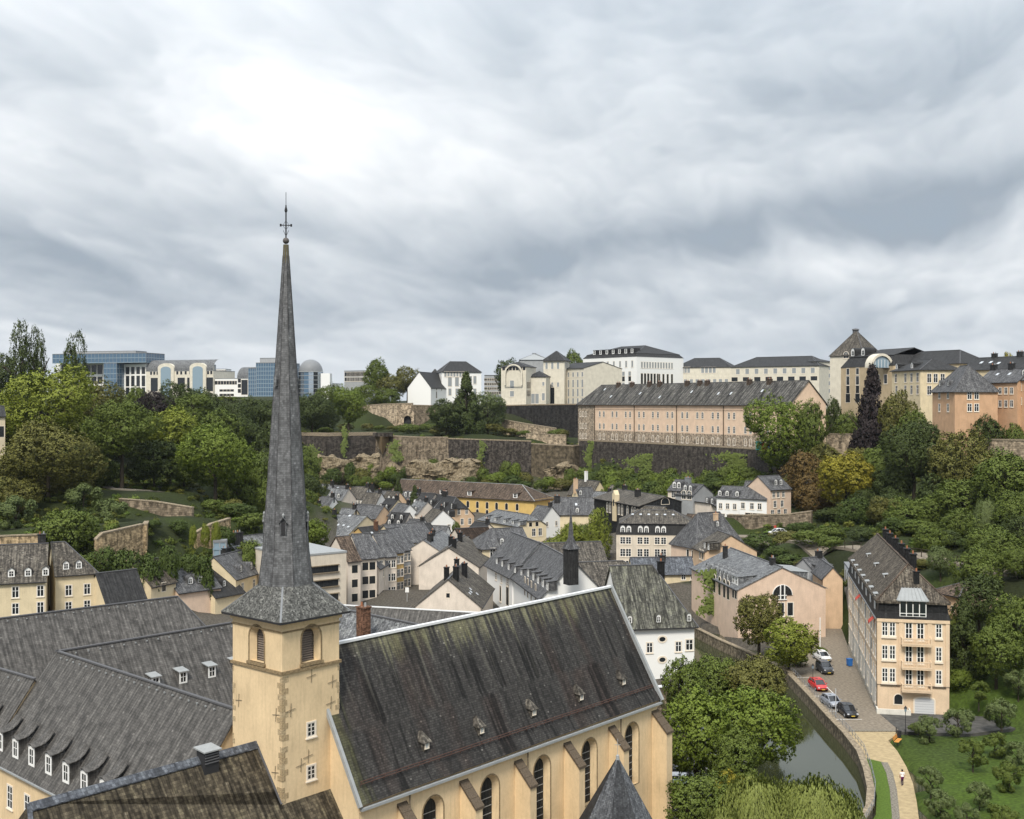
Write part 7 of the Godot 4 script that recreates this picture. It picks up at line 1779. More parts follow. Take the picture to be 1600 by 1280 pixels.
func greenery() -> void:
	tree("broad_tree", "big yellow-green tree at the left edge in front of the poplars", "tree", "", "broad", "yg", Vector2(-122.2, -300.0), 53.8, 15.2)
	tree("poplar", "taller double poplar at the far left", "tree", "", "poplar", "dark", Vector2(-165.2, -385.0), 67.7, 4.8, 0.85)
	tree("poplar", "slimmer poplar stem right beside the tallest poplar", "tree", "", "poplar", "dark", Vector2(-162.0, -388.0), 66.2, 3.1, 0.85)
	tree("poplar", "single poplar in front of the blue glass office", "tree", "", "poplar", "dark", Vector2(-142.7, -372.0), 63.7, 3.8, 0.9)
	tree("broad_tree", "dark tree at the very left edge under the poplars", "tree", "", "broad", "dark", Vector2(-188.3, -420.0), 61.8, 7.1)
	tree("broad_tree", "large olive-brown tree at left below the yellow-green one", "tree", "", "broad", "olive", Vector2(-101.8, -250.0), 39.5, 11.6, 0.85)
	tree("broad_tree", "olive tree between the yellow-green tree and the white office block", "tree", "", "broad", "olive", Vector2(-123.3, -335.0), 49.9, 10.4)
	tree("broad_tree", "dark green tree with visible trunk above the clipped lawn", "tree", "", "broad", "mid", Vector2(-93.2, -272.0), 43.8, 8.8, 0.62)
	tree("copper_beech", "dark purple copper beech below the tan office", "tree", "", "broad", "purple", Vector2(-119.3, -380.0), 47.1, 6.2)
	tree("broad_tree", "dark tree in front of the tan vaulted office", "tree", "", "broad", "dark", Vector2(-127.6, -430.0), 51.7, 7.2)
	tree("broad_tree", "light green tree with bright left side and trunk on the lawn", "tree", "", "broad", "yg", Vector2(-87.8, -292.0), 41.7, 7.4, 0.72)
	tree("broad_tree", "broad bright green tree left of the spire", "tree", "", "broad", "bright", Vector2(-70.8, -272.0), 38.3, 10.3, 0.85)
	tree("broad_tree", "yellowish shrubby tree at left edge under the dark tree", "tree", "", "broad", "yg", Vector2(-134.8, -300.0), 40.3, 5.9)
	tree("broad_tree", "dark tree partly hidden right behind the spire", "tree", "", "broad", "dark", Vector2(-82.4, -470.0), 46.8, 9.2, 0.85)
	tree("broad_tree", "round dark tree between the domed tower and the rampart tree", "tree", "", "broad", "mid", Vector2(-89.7, -560.0), 52.4, 8.2, 0.8)
	tree("broad_tree", "dark tree above the left end of the rampart", "tree", "", "broad", "dark", Vector2(-85.1, -500.0), 42.0, 9.8, 0.85)
	tree("broad_tree", "bright green tree standing on the rampart terrace", "tree", "", "broad", "bright", Vector2(-69.5, -485.0), 50.2, 8.2, 0.85)
	tree("broad_tree", "tall dark tree on the skyline left of the white gabled house", "tree", "", "broad", "mid", Vector2(-67.9, -570.0), 65.7, 7.7)
	tree("broad_tree", "olive tree on the skyline beside the tall dark tree", "tree", "", "broad", "olive", Vector2(-59.1, -560.0), 56.8, 7.2)
	tree("broad_tree", "light olive tree touching the white gabled house", "tree", "", "broad", "olive", Vector2(-53.6, -585.0), 62.0, 8.2)
	tree("broad_tree", "tree above the grass of the bastion wall", "tree", "", "broad", "mid", Vector2(-72.4, -560.0), 53.0, 8.7)
	tree("broad_tree", "low tree on the bastion left of the gabled house", "tree", "", "broad", "mid", Vector2(-59.9, -550.0), 50.0, 6.2)
	tree("conifer", "dark conifer before the white mansion", "tree", "", "conifer", "dark", Vector2(-19.6, -485.0), 54.8, 8.2, 0.95)
	tree("broad_tree", "dark bushy tree left of the mansion conifer", "tree", "", "broad", "dark", Vector2(-27.9, -482.0), 45.2, 7.9, 0.9)
	tree("broad_tree", "light green feathery tree right of the mansion conifer", "tree", "", "broad", "greyish", Vector2(-10.5, -492.0), 48.1, 8.6, 0.9)
	tree("broad_tree", "tall dark tree left of the court pavilion", "tree", "", "broad", "dark", Vector2(-2.1, -620.0), 67.8, 7.0)
	tree("broad_tree", "tree behind the court wing left of the tall court building", "tree", "", "broad", "mid", Vector2(37.1, -680.0), 74.9, 6.9)
	tree("broad_tree", "tree touching the right end of the skyline roofs", "tree", "", "broad", "yellow", Vector2(174.2, -400.0), 61.8, 4.0)
	tree("broad_tree", "big bright green tree before the right end of the barracks", "tree", "", "broad", "bright", Vector2(80.4, -345.0), 45.9, 10.9, 0.82)
	tree("broad_tree", "lighter feathery tree at the right gable of the barracks", "tree", "", "broad", "mid", Vector2(88.9, -338.0), 44.3, 5.1, 0.8)
	tree("copper_beech", "tall dark copper beech before the tan building", "tree", "", "conifer", "purple", Vector2(105.0, -332.0), 52.8, 7.8, 0.95)
	tree("broad_tree", "olive tree right of the copper beech", "tree", "", "broad", "olive", Vector2(109.9, -324.0), 47.5, 5.8, 0.85)
	tree("broad_tree", "green bush-like tree beneath the cream mansion", "tree", "", "broad", "mid", Vector2(111.0, -316.0), 41.6, 5.3, 0.9)
	tree("broad_tree", "dark shrub tree right behind the barracks gable", "tree", "", "broad", "dark", Vector2(108.8, -385.0), 45.2, 3.9, 0.9)
	tree("broad_tree", "dark shrub tree left of the copper beech", "tree", "", "broad", "mid", Vector2(101.8, -345.0), 40.1, 4.8, 0.9)
	tree("broad_tree", "large dark tree in the middle of the right slope", "tree", "", "broad", "dark", Vector2(97.4, -276.0), 38.9, 8.5, 0.85)
	tree("broad_tree", "dark tree left of the large dark slope tree", "tree", "", "broad", "mid", Vector2(94.3, -292.0), 32.2, 5.7, 0.85)
	tree("broad_tree", "tall olive-brown tree on the right slope below the orange house", "tree", "", "broad", "olive", Vector2(103.3, -262.0), 37.3, 7.4, 0.85)
	tree("broad_tree", "big green tree at the right edge of the slope", "tree", "", "broad", "mid", Vector2(102.8, -236.0), 33.0, 7.3, 0.85)
	tree("broad_tree", "yellow-green autumn tree on the right slope", "tree", "", "broad", "yellow", Vector2(84.5, -288.0), 31.0, 7.4, 0.88)
	tree("broad_tree", "rust brown tree beside the yellow-green autumn tree", "tree", "", "broad", "brown", Vector2(79.2, -308.0), 30.2, 6.6, 0.9)
	tree("broad_tree", "small golden olive tree above the hillside road", "tree", "", "broad", "olive", Vector2(85.7, -262.0), 21.1, 4.3, 0.9)
	tree("broad_tree", "dark brownish tree in front of the pink house", "tree", "", "broad", "olive", Vector2(81.5, -372.0), 20.7, 3.6, 0.8)
	tree("broad_tree", "round green tree in front of the white restaurant", "tree", "", "broad", "mid", Vector2(61.8, -318.0), 16.6, 3.2, 0.75)
	tree("broad_tree", "brown tree right of the pink house", "tree", "", "broad", "brown", Vector2(79.3, -330.0), 21.2, 3.7, 0.9)
	tree("willow_tree", "pale drooping tree on the right slope above the road", "tree", "", "willow", "greyish", Vector2(93.8, -225.0), 24.1, 2.9, 0.9)
	tree("broad_tree", "dark bush under the orange row", "tree", "", "broad", "dark", Vector2(118.4, -283.0), 39.6, 4.8, 0.9)
	tree("broad_tree", "green bush under the orange row at the right edge", "tree", "", "broad", "mid", Vector2(123.5, -280.0), 38.1, 3.1, 0.9)
	tree("broad_tree", "grey-green tree standing before the hillside road", "tree", "", "broad", "greyish", Vector2(76.0, -202.0), 17.3, 2.5, 0.9)
	tree("broad_tree", "round green tree by the hillside fence", "tree", "", "broad", "mid", Vector2(86.9, -203.0), 19.4, 4.8, 0.9)
	tree("broad_tree", "bushy tree behind the small hipped cottage", "tree", "", "broad", "mid", Vector2(77.9, -190.0), 18.3, 4.3, 0.9)
	tree("broad_tree", "tree at the right edge above the orchard", "tree", "", "broad", "mid", Vector2(84.3, -190.0), 18.5, 3.2, 0.9)
	tree("broad_tree", "dark tree right of the hipped cottage", "tree", "", "broad", "dark", Vector2(72.2, -176.0), 16.3, 4.4, 0.9)
	tree("broad_tree", "green tree at the right edge over the orchard", "tree", "", "broad", "mid", Vector2(70.6, -160.0), 15.9, 4.0, 0.9)
	tree("broad_tree", "low tree between the conifer and the right edge", "tree", "", "broad", "mid", Vector2(66.3, -156.0), 12.6, 3.9, 0.9)
	tree("conifer", "dark conifer right beside the apartment house", "tree", "", "conifer", "dark", Vector2(64.7, -163.0), 13.8, 3.4, 0.95)
	tree("chestnut_tree", "largest riverside tree with yellow-green leaf clusters overhanging the water", "tree", "", "near", "bright", Vector2(26.3, -124.0), 12.2, 4.9, 0.8)
	tree("chestnut_tree", "bright green tree just right of the church buttress", "tree", "", "near1", "bright", Vector2(19.6, -121.0), 12.4, 4.1, 0.8)
	tree("broad_tree", "olive feathery tree at the upper bend of the river", "tree", "", "near", "olive", Vector2(31.4, -148.0), 10.2, 4.2, 0.85)
	tree("broad_tree", "dark green tree in front of the oval-window house", "tree", "", "near1", "mid", Vector2(22.1, -147.0), 9.8, 3.3, 0.85)
	tree("broad_tree", "green tree between the oval-window house and the river", "tree", "", "near", "mid", Vector2(27.1, -150.0), 9.8, 3.5, 0.85)
	tree("willow_tree", "left one of two weeping willow crowns at the bottom over the river", "tree", "", "willow", "willow", Vector2(22.3, -104.0), 8.9, 4.0, 0.9)
	tree("willow_tree", "right one of two weeping willow crowns at the bottom over the river", "tree", "", "willow", "willow", Vector2(27.3, -103.0), 9.0, 4.3, 0.9)
	tree("willow_tree", "low yellowish willow at the bottom edge left of the big willow crowns", "tree", "", "willow", "willow", Vector2(18.5, -100.0), 7.3, 2.2, 0.9)
	tree("broad_tree", "dark green tree at the bottom edge beside the church corner", "tree", "", "near", "mid", Vector2(17.6, -106.0), 8.5, 3.3, 0.85)
	tree("broad_tree", "golden leaved small tree between the chestnut and the willow", "tree", "", "near1", "yellow", Vector2(21.4, -112.0), 6.3, 1.9, 0.85)
	tree("broad_tree", "shaded green tree under the big chestnut by the parked cars", "tree", "", "near1", "mid", Vector2(22.8, -116.0), 9.4, 2.9, 0.8)
	tree("broad_tree", "brownish small tree before the pink gable", "tree", "", "near", "olive", Vector2(40.3, -186.0), 12.2, 3.8, 0.88)
	tree("broad_tree", "yellow-green tree beside the parked off-road car", "tree", "", "near1", "yg", Vector2(42.8, -176.0), 9.4, 4.4, 0.85)
	tree("broad_tree", "yellow-green tree in the garden behind the needle turret", "tree", "", "broad", "yg", Vector2(15.2, -295.0), 11.8, 5.0, 0.9)
	tree("broad_tree", "slender golden-green tree left of the school house", "tree", "", "poplar", "yg", Vector2(21.8, -285.0), 15.1, 3.2, 0.9)
	tree("broad_tree", "dark green tree behind the needle turret", "tree", "", "broad", "mid", Vector2(19.6, -300.0), 11.3, 4.7, 0.9)
	tree("broad_tree", "low green tree left of the needle turret", "tree", "", "broad", "yg", Vector2(10.1, -272.0), 10.8, 4.3, 0.9)
	tree("broad_tree", "small tree before the peach corner house", "tree", "", "broad", "mid", Vector2(-16.4, -335.0), 7.7, 1.4, 0.8)
	tree("broad_tree", "leafy small tree right of the spire below the joined roofs", "tree", "", "broad", "bright", Vector2(-45.6, -262.0), 13.7, 3.7, 0.9)
	tree("conifer", "dark conifer in front of the brown hospice roof", "tree", "", "conifer", "dark", Vector2(-40.5, -405.0), 16.5, 2.7, 0.95)
	tree("conifer", "dark shrub conifer before the hospice roof, right one", "tree", "", "conifer", "dark", Vector2(-34.2, -400.0), 13.2, 2.7, 0.95)
	tree("broad_tree", "yellow bush on a roof terrace in the lower town", "bush", "", "bush", "yg", Vector2(-31.5, -330.0), 7.1, 1.9, 0.9)
	tree("apple_tree", "grey-green apple tree at the left edge of the garden", "tree", "", "apple0", "greyish", Vector2(-96.7, -222.0), 24.5, 3.9, 0.75)
	tree("fruit_tree", "dense spreading bushy tree behind the garden wall at left", "tree", "", "near", "mid", Vector2(-82.8, -213.0), 22.6, 6.0, 0.95)
	tree("fruit_tree", "grey-green small tree above the ochre garden wall", "tree", "", "apple1", "greyish", Vector2(-83.3, -236.0), 23.2, 4.0, 0.85)
	tree("fruit_tree", "second small tree left of the dark trunk tree", "tree", "", "apple0", "greyish", Vector2(-92.2, -245.0), 23.4, 4.1, 0.9)
	tree("shrub", "climbing plant column beside the clipped lawn", "bush", "", "bush", "ivy", Vector2(-70.8, -224.0), 19.6, 2.1, 0.95)
	tree("topiary_bush", "left one of three round topiary bushes", "bush", "", "bush", "yg", Vector2(-62.2, -222.0), 19.3, 0.9, 0.9)
	tree("topiary_bush", "middle one of three round topiary bushes", "bush", "", "bush", "yg", Vector2(-60.9, -226.0), 19.7, 1.0, 0.9)
	tree("topiary_bush", "right one of three round topiary bushes", "bush", "", "bush", "yg", Vector2(-58.7, -226.0), 19.7, 1.0, 0.9)
	tree("shrub", "dark bush right of the garden by the spire", "bush", "", "bush", "ivy", Vector2(-60.4, -250.0), 20.2, 3.9, 0.98)
	tree("shrub", "bush behind the topiary bushes", "bush", "", "bush", "mid", Vector2(-66.6, -255.0), 21.2, 3.6, 0.98)
	tree("shrub", "yellowish bush on the slope left of the spire", "bush", "", "bush", "olive", Vector2(-64.8, -262.0), 21.4, 3.7, 0.98)
	tree("shrub", "bush close to the left side of the spire", "bush", "", "bush", "mid", Vector2(-55.7, -245.0), 19.3, 4.1, 0.98)
	tree("shrub", "bush overhanging the rough garden wall", "bush", "", "bush", "ivy", Vector2(-58.7, -232.0), 18.3, 2.6, 0.98)
	tree("shrub", "leafy bush above the gabled house", "bush", "", "bush", "mid", Vector2(-52.5, -228.0), 16.4, 3.2, 0.98)
	tree("shrub", "bush above the small salmon house", "bush", "", "bush", "ivy", Vector2(-60.7, -216.0), 15.5, 2.7, 0.98)
	tree("shrub", "bush left of the glass lift tower", "bush", "", "bush", "ivy", Vector2(-57.9, -214.0), 15.3, 2.4, 0.98)
	tree("shrub", "ivy bush below the ochre garden wall, left", "bush", "", "bush", "ivy", Vector2(-73.0, -203.0), 18.3, 3.4, 0.98)
	tree("shrub", "ivy bush below the ochre garden wall, middle", "bush", "", "bush", "ivy", Vector2(-69.3, -204.0), 17.7, 3.4, 0.98)
	tree("shrub", "ivy bush below the ochre garden wall, right", "bush", "", "bush", "ivy", Vector2(-66.2, -206.0), 17.7, 3.2, 0.98)
	tree("shrub", "ivy bush beside the short sloping wall", "bush", "", "bush", "ivy", Vector2(-63.5, -210.0), 17.5, 2.4, 0.98)
	tree("shrub", "bush above the cream end house", "bush", "", "bush", "mid", Vector2(-76.4, -200.0), 17.3, 3.4, 0.98)
	tree("shrub", "dark ivy on the lawn edge", "bush", "", "bush", "ivy", Vector2(-67.2, -230.0), 19.0, 2.2, 0.98)
	tree("apple_tree", "orchard tree nearest the garage forecourt", "tree", "fruit trees in the orchard by the path", "apple", "greyish", Vector2(55.6, -142.0), 4.7, 2.6, 0.7)
	tree("apple_tree", "low orchard tree at the edge of the forecourt", "tree", "fruit trees in the orchard by the path", "apple", "greyish", Vector2(51.3, -140.0), 3.6, 2.4, 0.7)
	tree("apple_tree", "orchard tree in the middle of the bright lawn", "tree", "fruit trees in the orchard by the path", "apple", "mid", Vector2(51.8, -128.0), 4.8, 2.2, 0.7)
	tree("apple_tree", "orchard tree beside the walking person", "tree", "fruit trees in the orchard by the path", "apple", "greyish", Vector2(44.5, -121.0), 3.8, 2.0, 0.7)
	tree("apple_tree", "orchard tree below the dark conifer", "tree", "fruit trees in the orchard by the path", "apple", "greyish", Vector2(61.9, -144.0), 4.9, 2.8, 0.7)
	tree("apple_tree", "orchard tree right of the middle lawn tree", "tree", "fruit trees in the orchard by the path", "apple", "mid", Vector2(56.4, -133.0), 3.9, 2.2, 0.7)
	tree("apple_tree", "orchard tree at the right edge", "tree", "fruit trees in the orchard by the path", "apple", "greyish", Vector2(57.0, -128.0), 4.6, 2.2, 0.7)
	tree("apple_tree", "orchard tree low at the right edge", "tree", "fruit trees in the orchard by the path", "apple", "mid", Vector2(52.0, -119.0), 3.6, 2.2, 0.7)
	tree("apple_tree", "orchard tree near the bottom of the lawn", "tree", "fruit trees in the orchard by the path", "apple", "greyish", Vector2(47.2, -115.0), 4.2, 1.8, 0.7)
	tree("apple_tree", "orchard tree at the bottom left of the lawn", "tree", "fruit trees in the orchard by the path", "apple", "greyish", Vector2(42.9, -114.0), 3.7, 2.0, 0.7)
	tree("apple_tree", "orchard tree at the upper right lawn", "tree", "fruit trees in the orchard by the path", "apple", "greyish", Vector2(67.6, -152.0), 7.0, 2.6, 0.7)
	tree("apple_tree", "small orchard tree under the conifer", "tree", "fruit trees in the orchard by the path", "apple", "mid", Vector2(62.3, -152.0), 5.3, 1.9, 0.7)
	tree("apple_tree", "orchard tree at the bottom right corner", "tree", "fruit trees in the orchard by the path", "apple", "mid", Vector2(46.4, -108.0), 4.5, 2.1, 0.7)
	tree("apple_tree", "orchard tree at the bottom of the view", "tree", "fruit trees in the orchard by the path", "apple", "greyish", Vector2(43.1, -108.0), 4.3, 1.7, 0.7)
	tree("hedge_bush", "bush at the corner of the orchard lawn by the forecourt", "bush", "", "bush", "mid", Vector2(51.8, -144.0), 1.7, 1.6, 0.95)
	tree("hedge_bush", "round clipped bush beside the top of the quay wall", "bush", "", "bush", "bright", Vector2(45.9, -182.0), 0.4, 1.7, 0.95)
	tree("hedge_bush", "small bush beside the tall white pole", "bush", "", "bush", "bright", Vector2(51.6, -190.0), 1.7, 1.1, 0.95)
	tree("hedge_bush", "bright bush right of the apartment house foot", "bush", "", "bush", "bright", Vector2(62.1, -158.0), 5.6, 1.8, 0.95)
	for q in [[-115, -430, 48.3, 7.9, "dark"], [-125, -445, 49.5, 5.6, "dark"], [-104, -420, 44.8, 8.3, "dark"], [-100, -440, 45.7, 7.4, "dark"], [-91, -390, 38.7, 8.2, "dark"], [-92, -430, 44.4, 7.2, "dark"], [-112, -400, 44.7, 7.9, "mid"], [-135, -410, 48.9, 5.8, "mid"], [-97, -380, 40.9, 7.5, "mid"], [-80, -380, 37.7, 6.4, "dark"], [-72, -330, 29.0, 5.6, "mid"], [-66, -290, 24.1, 4.9, "mid"], [-111, -310, 40.3, 7.0, "olive"], [-116, -300, 40.3, 5.9, "mid"], [-118, -270, 32.9, 4.6, "dark"]]:
		tree("broad_tree", "dark deciduous tree in the dense wood on the left slope", "tree", "trees on the wooded left slope", "broad", q[4], Vector2(q[0], q[1]), q[2], q[3], 0.85)
	for q in [[99, -262, 26.5, 6.6, "dark"], [91, -250, 22.3, 4.9, "mid"], [103, -250, 26.6, 5.6, "dark"], [96, -225, 23.0, 5.7, "mid"], [87, -280, 21.6, 3.9, "dark"], [91, -330, 30.9, 5.6, "olive"], [94, -280, 27.8, 5.5, "dark"], [98, -220, 25.9, 4.9, "mid"], [92, -235, 20.9, 4.6, "mid"]]:
		tree("broad_tree", "dark green tree in the dense wood on the right slope", "tree", "trees on the wooded right slope", "broad", q[4], Vector2(q[0], q[1]), q[2], q[3], 0.9)
	for q in [[79, -320, 22.2, 6.3, "olive"], [80, -300, 20.1, 5.9, "brown"], [81, -270, 16.2, 4.6, "ivy"], [86, -248, 18.3, 5.6, "mid"], [105, -278, 32.6, 6.2, "dark"], [107, -258, 33.3, 5.8, "olive"], [106, -240, 28.5, 6.1, "mid"], [98, -246, 26.8, 6.2, "mid"], [90, -268, 22.4, 5.3, "dark"], [89, -212, 18.2, 4.8, "mid"], [96, -214, 20.4, 4.8, "dark"], [83, -226, 16.6, 3.8, "mid"], [92, -300, 28.5, 5.1, "mid"], [116, -240, 32.6, 6.7, "mid"], [97, -205, 22.4, 5.2, "mid"], [109, -215, 25.1, 6.0, "dark"], [86, -180, 14.7, 4.0, "mid"], [88, -170, 18.1, 4.3, "olive"], [73, -150, 12.5, 3.4, "mid"], [124, -230, 34.2, 7.1, "mid"]]:
		tree("broad_tree", "leafy tree in the dense wood on the right slope", "tree", "trees on the wooded right slope", "broad", q[4], Vector2(q[0], q[1]), q[2], q[3], 0.9)
	for q in [[-109, -262, 31.7, 8.1, "olive"], [-102, -270, 34.4, 7.6, "dark"], [-88, -280, 34.1, 7.1, "dark"], [-82, -285, 32.4, 6.4, "mid"], [-100, -310, 40.3, 7.0, "dark"], [-68, -290, 32.2, 6.5, "mid"], [-63, -300, 30.2, 5.1, "dark"], [-56, -270, 25.3, 4.6, "mid"], [-102, -280, 31.0, 6.3, "mid"], [-74, -400, 28.5, 6.7, "mid"], [-71, -400, 20.7, 5.6, "dark"], [-105, -240, 27.2, 5.4, "olive"], [-140, -290, 40.4, 9.0, "mid"], [-171, -330, 47.6, 10.2, "dark"], [-117, -240, 24.5, 5.4, "mid"], [-144, -270, 31.4, 7.6, "olive"], [-60, -330, 11.4, 3.7, "mid"], [-68, -375, 15.7, 5.3, "dark"], [-47, -262, 11.4, 2.6, "mid"]]:
		tree("broad_tree", "leafy tree in the dense wood on the left slope", "tree", "trees on the wooded left slope", "broad", q[4], Vector2(q[0], q[1]), q[2], q[3], 0.9)
	for q in [[54, -268, 7.7, 3.3, "mid"], [57, -262, 6.7, 4.4, "ivy"], [63, -262, 9.3, 4.4, "olive"], [65, -250, 8.3, 4.2, "mid"], [60, -245, 5.5, 4.1, "ivy"], [62, -236, 5.5, 3.3, "olive"], [66, -236, 7.8, 3.3, "mid"], [58, -250, 3.4, 2.8, "ivy"], [67, -224, 9.3, 2.5, "olive"], [69, -224, 10.5, 2.5, "mid"], [76, -222, 13.1, 2.5, "ivy"], [76, -212, 12.2, 2.4, "olive"]]:
		tree("shrub", "green shrub in the gardens between the pink gable and the hillside road", "bush", "shrubs in the gardens below the hillside road", "bush", q[4], Vector2(q[0], q[1]), q[2], q[3], 0.98)
	for q in [[-76, -450, 23.0, 3.3, "mid"], [-71, -450, 24.3, 2.5, "bright"], [-64, -447, 20.7, 3.3, "ivy"], [-59, -446, 18.9, 3.8, "olive"], [-53, -450, 16.7, 3.8, "mid"], [-48, -450, 19.2, 3.8, "bright"], [-45, -447, 15.6, 3.8, "ivy"], [-35, -446, 21.5, 3.0, "olive"], [-31, -445, 22.5, 3.5, "mid"], [-25, -443, 20.1, 3.7, "bright"], [-19, -443, 19.6, 3.7, "ivy"], [-13, -447, 23.2, 2.3, "olive"], [-11, -440, 18.5, 3.7, "mid"], [-6, -436, 17.5, 4.9, "bright"], [0, -434, 15.7, 4.9, "ivy"], [5, -438, 17.4, 3.7, "olive"], [-57, -442, 14.7, 3.0, "mid"], [-49, -440, 12.8, 3.0, "bright"], [-81, -452, 23.0, 3.8, "ivy"], [-77, -444, 15.8, 3.0, "olive"], [11, -428, 14.3, 3.6, "mid"], [14, -430, 15.9, 3.6, "bright"], [-70, -444, 18.3, 4.2, "ivy"], [-73, -442, 13.4, 3.7, "olive"], [-61, -444, 15.1, 3.7, "mid"], [-56, -450, 21.3, 3.0, "bright"], [-41, -446, 18.9, 3.3, "ivy"], [-37, -440, 14.8, 4.2, "olive"], [-27, -438, 14.4, 3.7, "mid"], [-21, -447, 23.2, 2.5, "bright"], [-16, -437, 15.0, 4.4, "ivy"], [-9, -436, 14.6, 4.9, "olive"], [-2, -440, 21.7, 3.2, "mid"], [1, -440, 21.7, 3.0, "bright"], [4, -432, 13.4, 4.4, "ivy"], [19, -428, 15.1, 4.1, "olive"], [22, -430, 18.8, 2.7, "mid"]]:
		tree("shrub", "green shrub clinging to the rock under the ramparts", "bush", "shrubs growing on the fortress cliff", "bush", q[4], Vector2(q[0], q[1]), q[2], q[3], 0.98)
	for q in [[27, -416, 20.5, 4.9, "mid"], [28, -406, 16.5, 4.6, "ivy"], [30, -412, 19.3, 4.9, "ivy"], [31, -402, 15.4, 4.5, "mid"], [34, -408, 22.3, 4.8, "mid"], [35, -398, 18.3, 4.5, "bright"], [37, -404, 20.4, 4.8, "bright"], [38, -394, 16.5, 4.4, "ivy"], [40, -400, 21.8, 4.7, "mid"], [41, -390, 17.9, 4.4, "mid"], [43, -396, 19.7, 4.7, "ivy"], [44, -386, 16.0, 4.3, "bright"], [47, -393, 21.7, 4.6, "mid"], [47, -383, 17.9, 4.3, "ivy"], [50, -389, 20.6, 4.6, "bright"], [50, -379, 16.9, 4.3, "mid"], [53, -385, 23.4, 4.5, "mid"], [53, -375, 19.7, 4.2, "bright"], [55, -381, 21.7, 4.5, "ivy"], [56, -371, 18.0, 4.2, "ivy"], [58, -377, 22.9, 4.5, "mid"], [58, -367, 19.3, 4.1, "mid"], [61, -373, 21.0, 4.4, "bright"], [61, -363, 17.5, 4.1, "bright"], [64, -370, 22.9, 4.4, "mid"], [64, -360, 19.4, 4.0, "ivy"], [66, -366, 21.9, 4.3, "ivy"], [66, -356, 18.4, 4.0, "mid"], [69, -362, 24.5, 4.3, "mid"], [69, -352, 21.0, 4.0, "bright"], [71, -358, 22.9, 4.2, "bright"], [71, -348, 19.5, 3.9, "ivy"], [74, -354, 24.1, 4.2, "mid"], [73, -344, 20.7, 3.9, "mid"]]:
		tree("shrub", "dense green shrub on the bank below the barracks terrace", "bush", "shrubs on the bank below the barracks terrace", "bush", q[4], Vector2(q[0], q[1]), q[2], q[3], 0.98)
	for q in [[70, -275, 14.2, 3.9, "ivy"], [72, -258, 12.3, 3.6, "mid"], [77, -250, 13.9, 3.5, "dark"], [83, -245, 15.8, 4.1, "ivy"], [86, -240, 17.1, 4.0, "mid"], [87, -228, 16.4, 3.8, "dark"], [89, -220, 16.7, 3.1, "ivy"], [89, -208, 15.1, 2.9, "mid"], [80, -285, 14.8, 4.0, "dark"], [83, -270, 16.2, 3.8, "ivy"]]:
		tree("shrub", "undergrowth bush on the bank above the hillside road", "bush", "undergrowth bushes above the hillside road", "bush", q[4], Vector2(q[0], q[1]), q[2], q[3], 0.98)
	for q in [[-44, -490, 30.4, 5.5, "mid"], [-30, -485, 29.5, 5.4, "olive"], [-18, -486, 30.5, 5.5, "mid"], [-8, -490, 31.5, 5.5, "olive"], [19, -472, 32.5, 4.5, "mid"], [21, -470, 32.0, 3.2, "olive"], [-65, -480, 30.7, 2.7, "mid"], [97, -320, 31.2, 4.5, "olive"], [105, -318, 33.1, 4.5, "mid"], [-65, -512, 32.2, 3.7, "olive"], [-59, -508, 31.2, 3.1, "mid"], [-53, -505, 30.7, 2.8, "olive"], [-49, -503, 30.1, 3.4, "mid"], [-41, -505, 31.2, 2.8, "olive"], [-37, -500, 30.8, 4.2, "mid"], [-72, -495, 31.4, 4.2, "olive"], [-80, -488, 30.5, 3.6, "mid"], [-1, -490, 29.3, 4.1, "olive"], [5, -476, 27.6, 3.2, "mid"]]:
		tree("shrub", "low shrub on the terrace of the ramparts", "bush", "low shrubs on the rampart terraces", "bush", q[4], Vector2(q[0], q[1]), q[2], q[3], 0.98)
	ivy_patch("ivy hanging over the left dark rampart", Vector3(-68.3, 26.4, -464.0), 2.6, 10.9, 500)
	ivy_patch("bright green ivy patch on the buttressed rampart", Vector3(-46.6, 22.8, -456.0), 4.6, 7.7, 700)
	ivy_patch("ivy on the rampart behind the spire", Vector3(-80.5, 20.9, -458.0), 6.2, 7.7, 500)
	ivy_patch("ivy climbing the end of the terrace wall left of the barracks", Vector3(30.4, 21.5, -444.0), 3.5, 10.0, 600)
	ivy_patch("ivy on the long dark terrace wall", Vector3(48.6, 20.7, -412.0), 13.9, 5.6, 900)
	ivy_patch("ivy on the right part of the terrace wall", Vector3(72.0, 23.1, -366.0), 12.3, 5.3, 900)
	ivy_patch("thin ivy stems on the long dark rampart", Vector3(-12.2, 22.7, -452.0), 3.0, 8.6, 300)
	ivy_patch("dense ivy on the garden side of the pink gable house", Vector3(39.1, 6.2, -216.0), 5.6, 7.3, 2600)

func numbered(n: String) -> String:
	if not used.has(n):
		used[n] = 0
		return n
	used[n] += 1
	return "%s_%03d" % [n, used[n]]

func tag(o: Node, label := "", category := "", group := "", kind := "") -> void:
	if label: o.set_meta("label", label)
	if category: o.set_meta("category", category)
	if group: o.set_meta("group", group)
	if kind: o.set_meta("kind", kind)

func thing(n: String, label: String, category: String, at: Vector3, yaw := 0.0, group := "") -> Node3D:
	var o := Node3D.new()
	o.name = numbered(n)
	add_child(o)
	o.position = at
	o.rotation.y = yaw
	tag(o, label, category, group)
	return o

func mi(mesh: Mesh, n: String, parent: Node, at := Vector3.ZERO, m: Material = null) -> MeshInstance3D:
	var o := MeshInstance3D.new()
	o.mesh = mesh
	o.name = n
	o.position = at
	if m: o.material_override = m
	parent.add_child(o, true)
	return o

func structure(mesh: Mesh, n: String, m: Material, at := Vector3.ZERO) -> MeshInstance3D:
	var o := mi(mesh, numbered(n), self, at, m)
	tag(o, "", "", "", "structure")
	return o

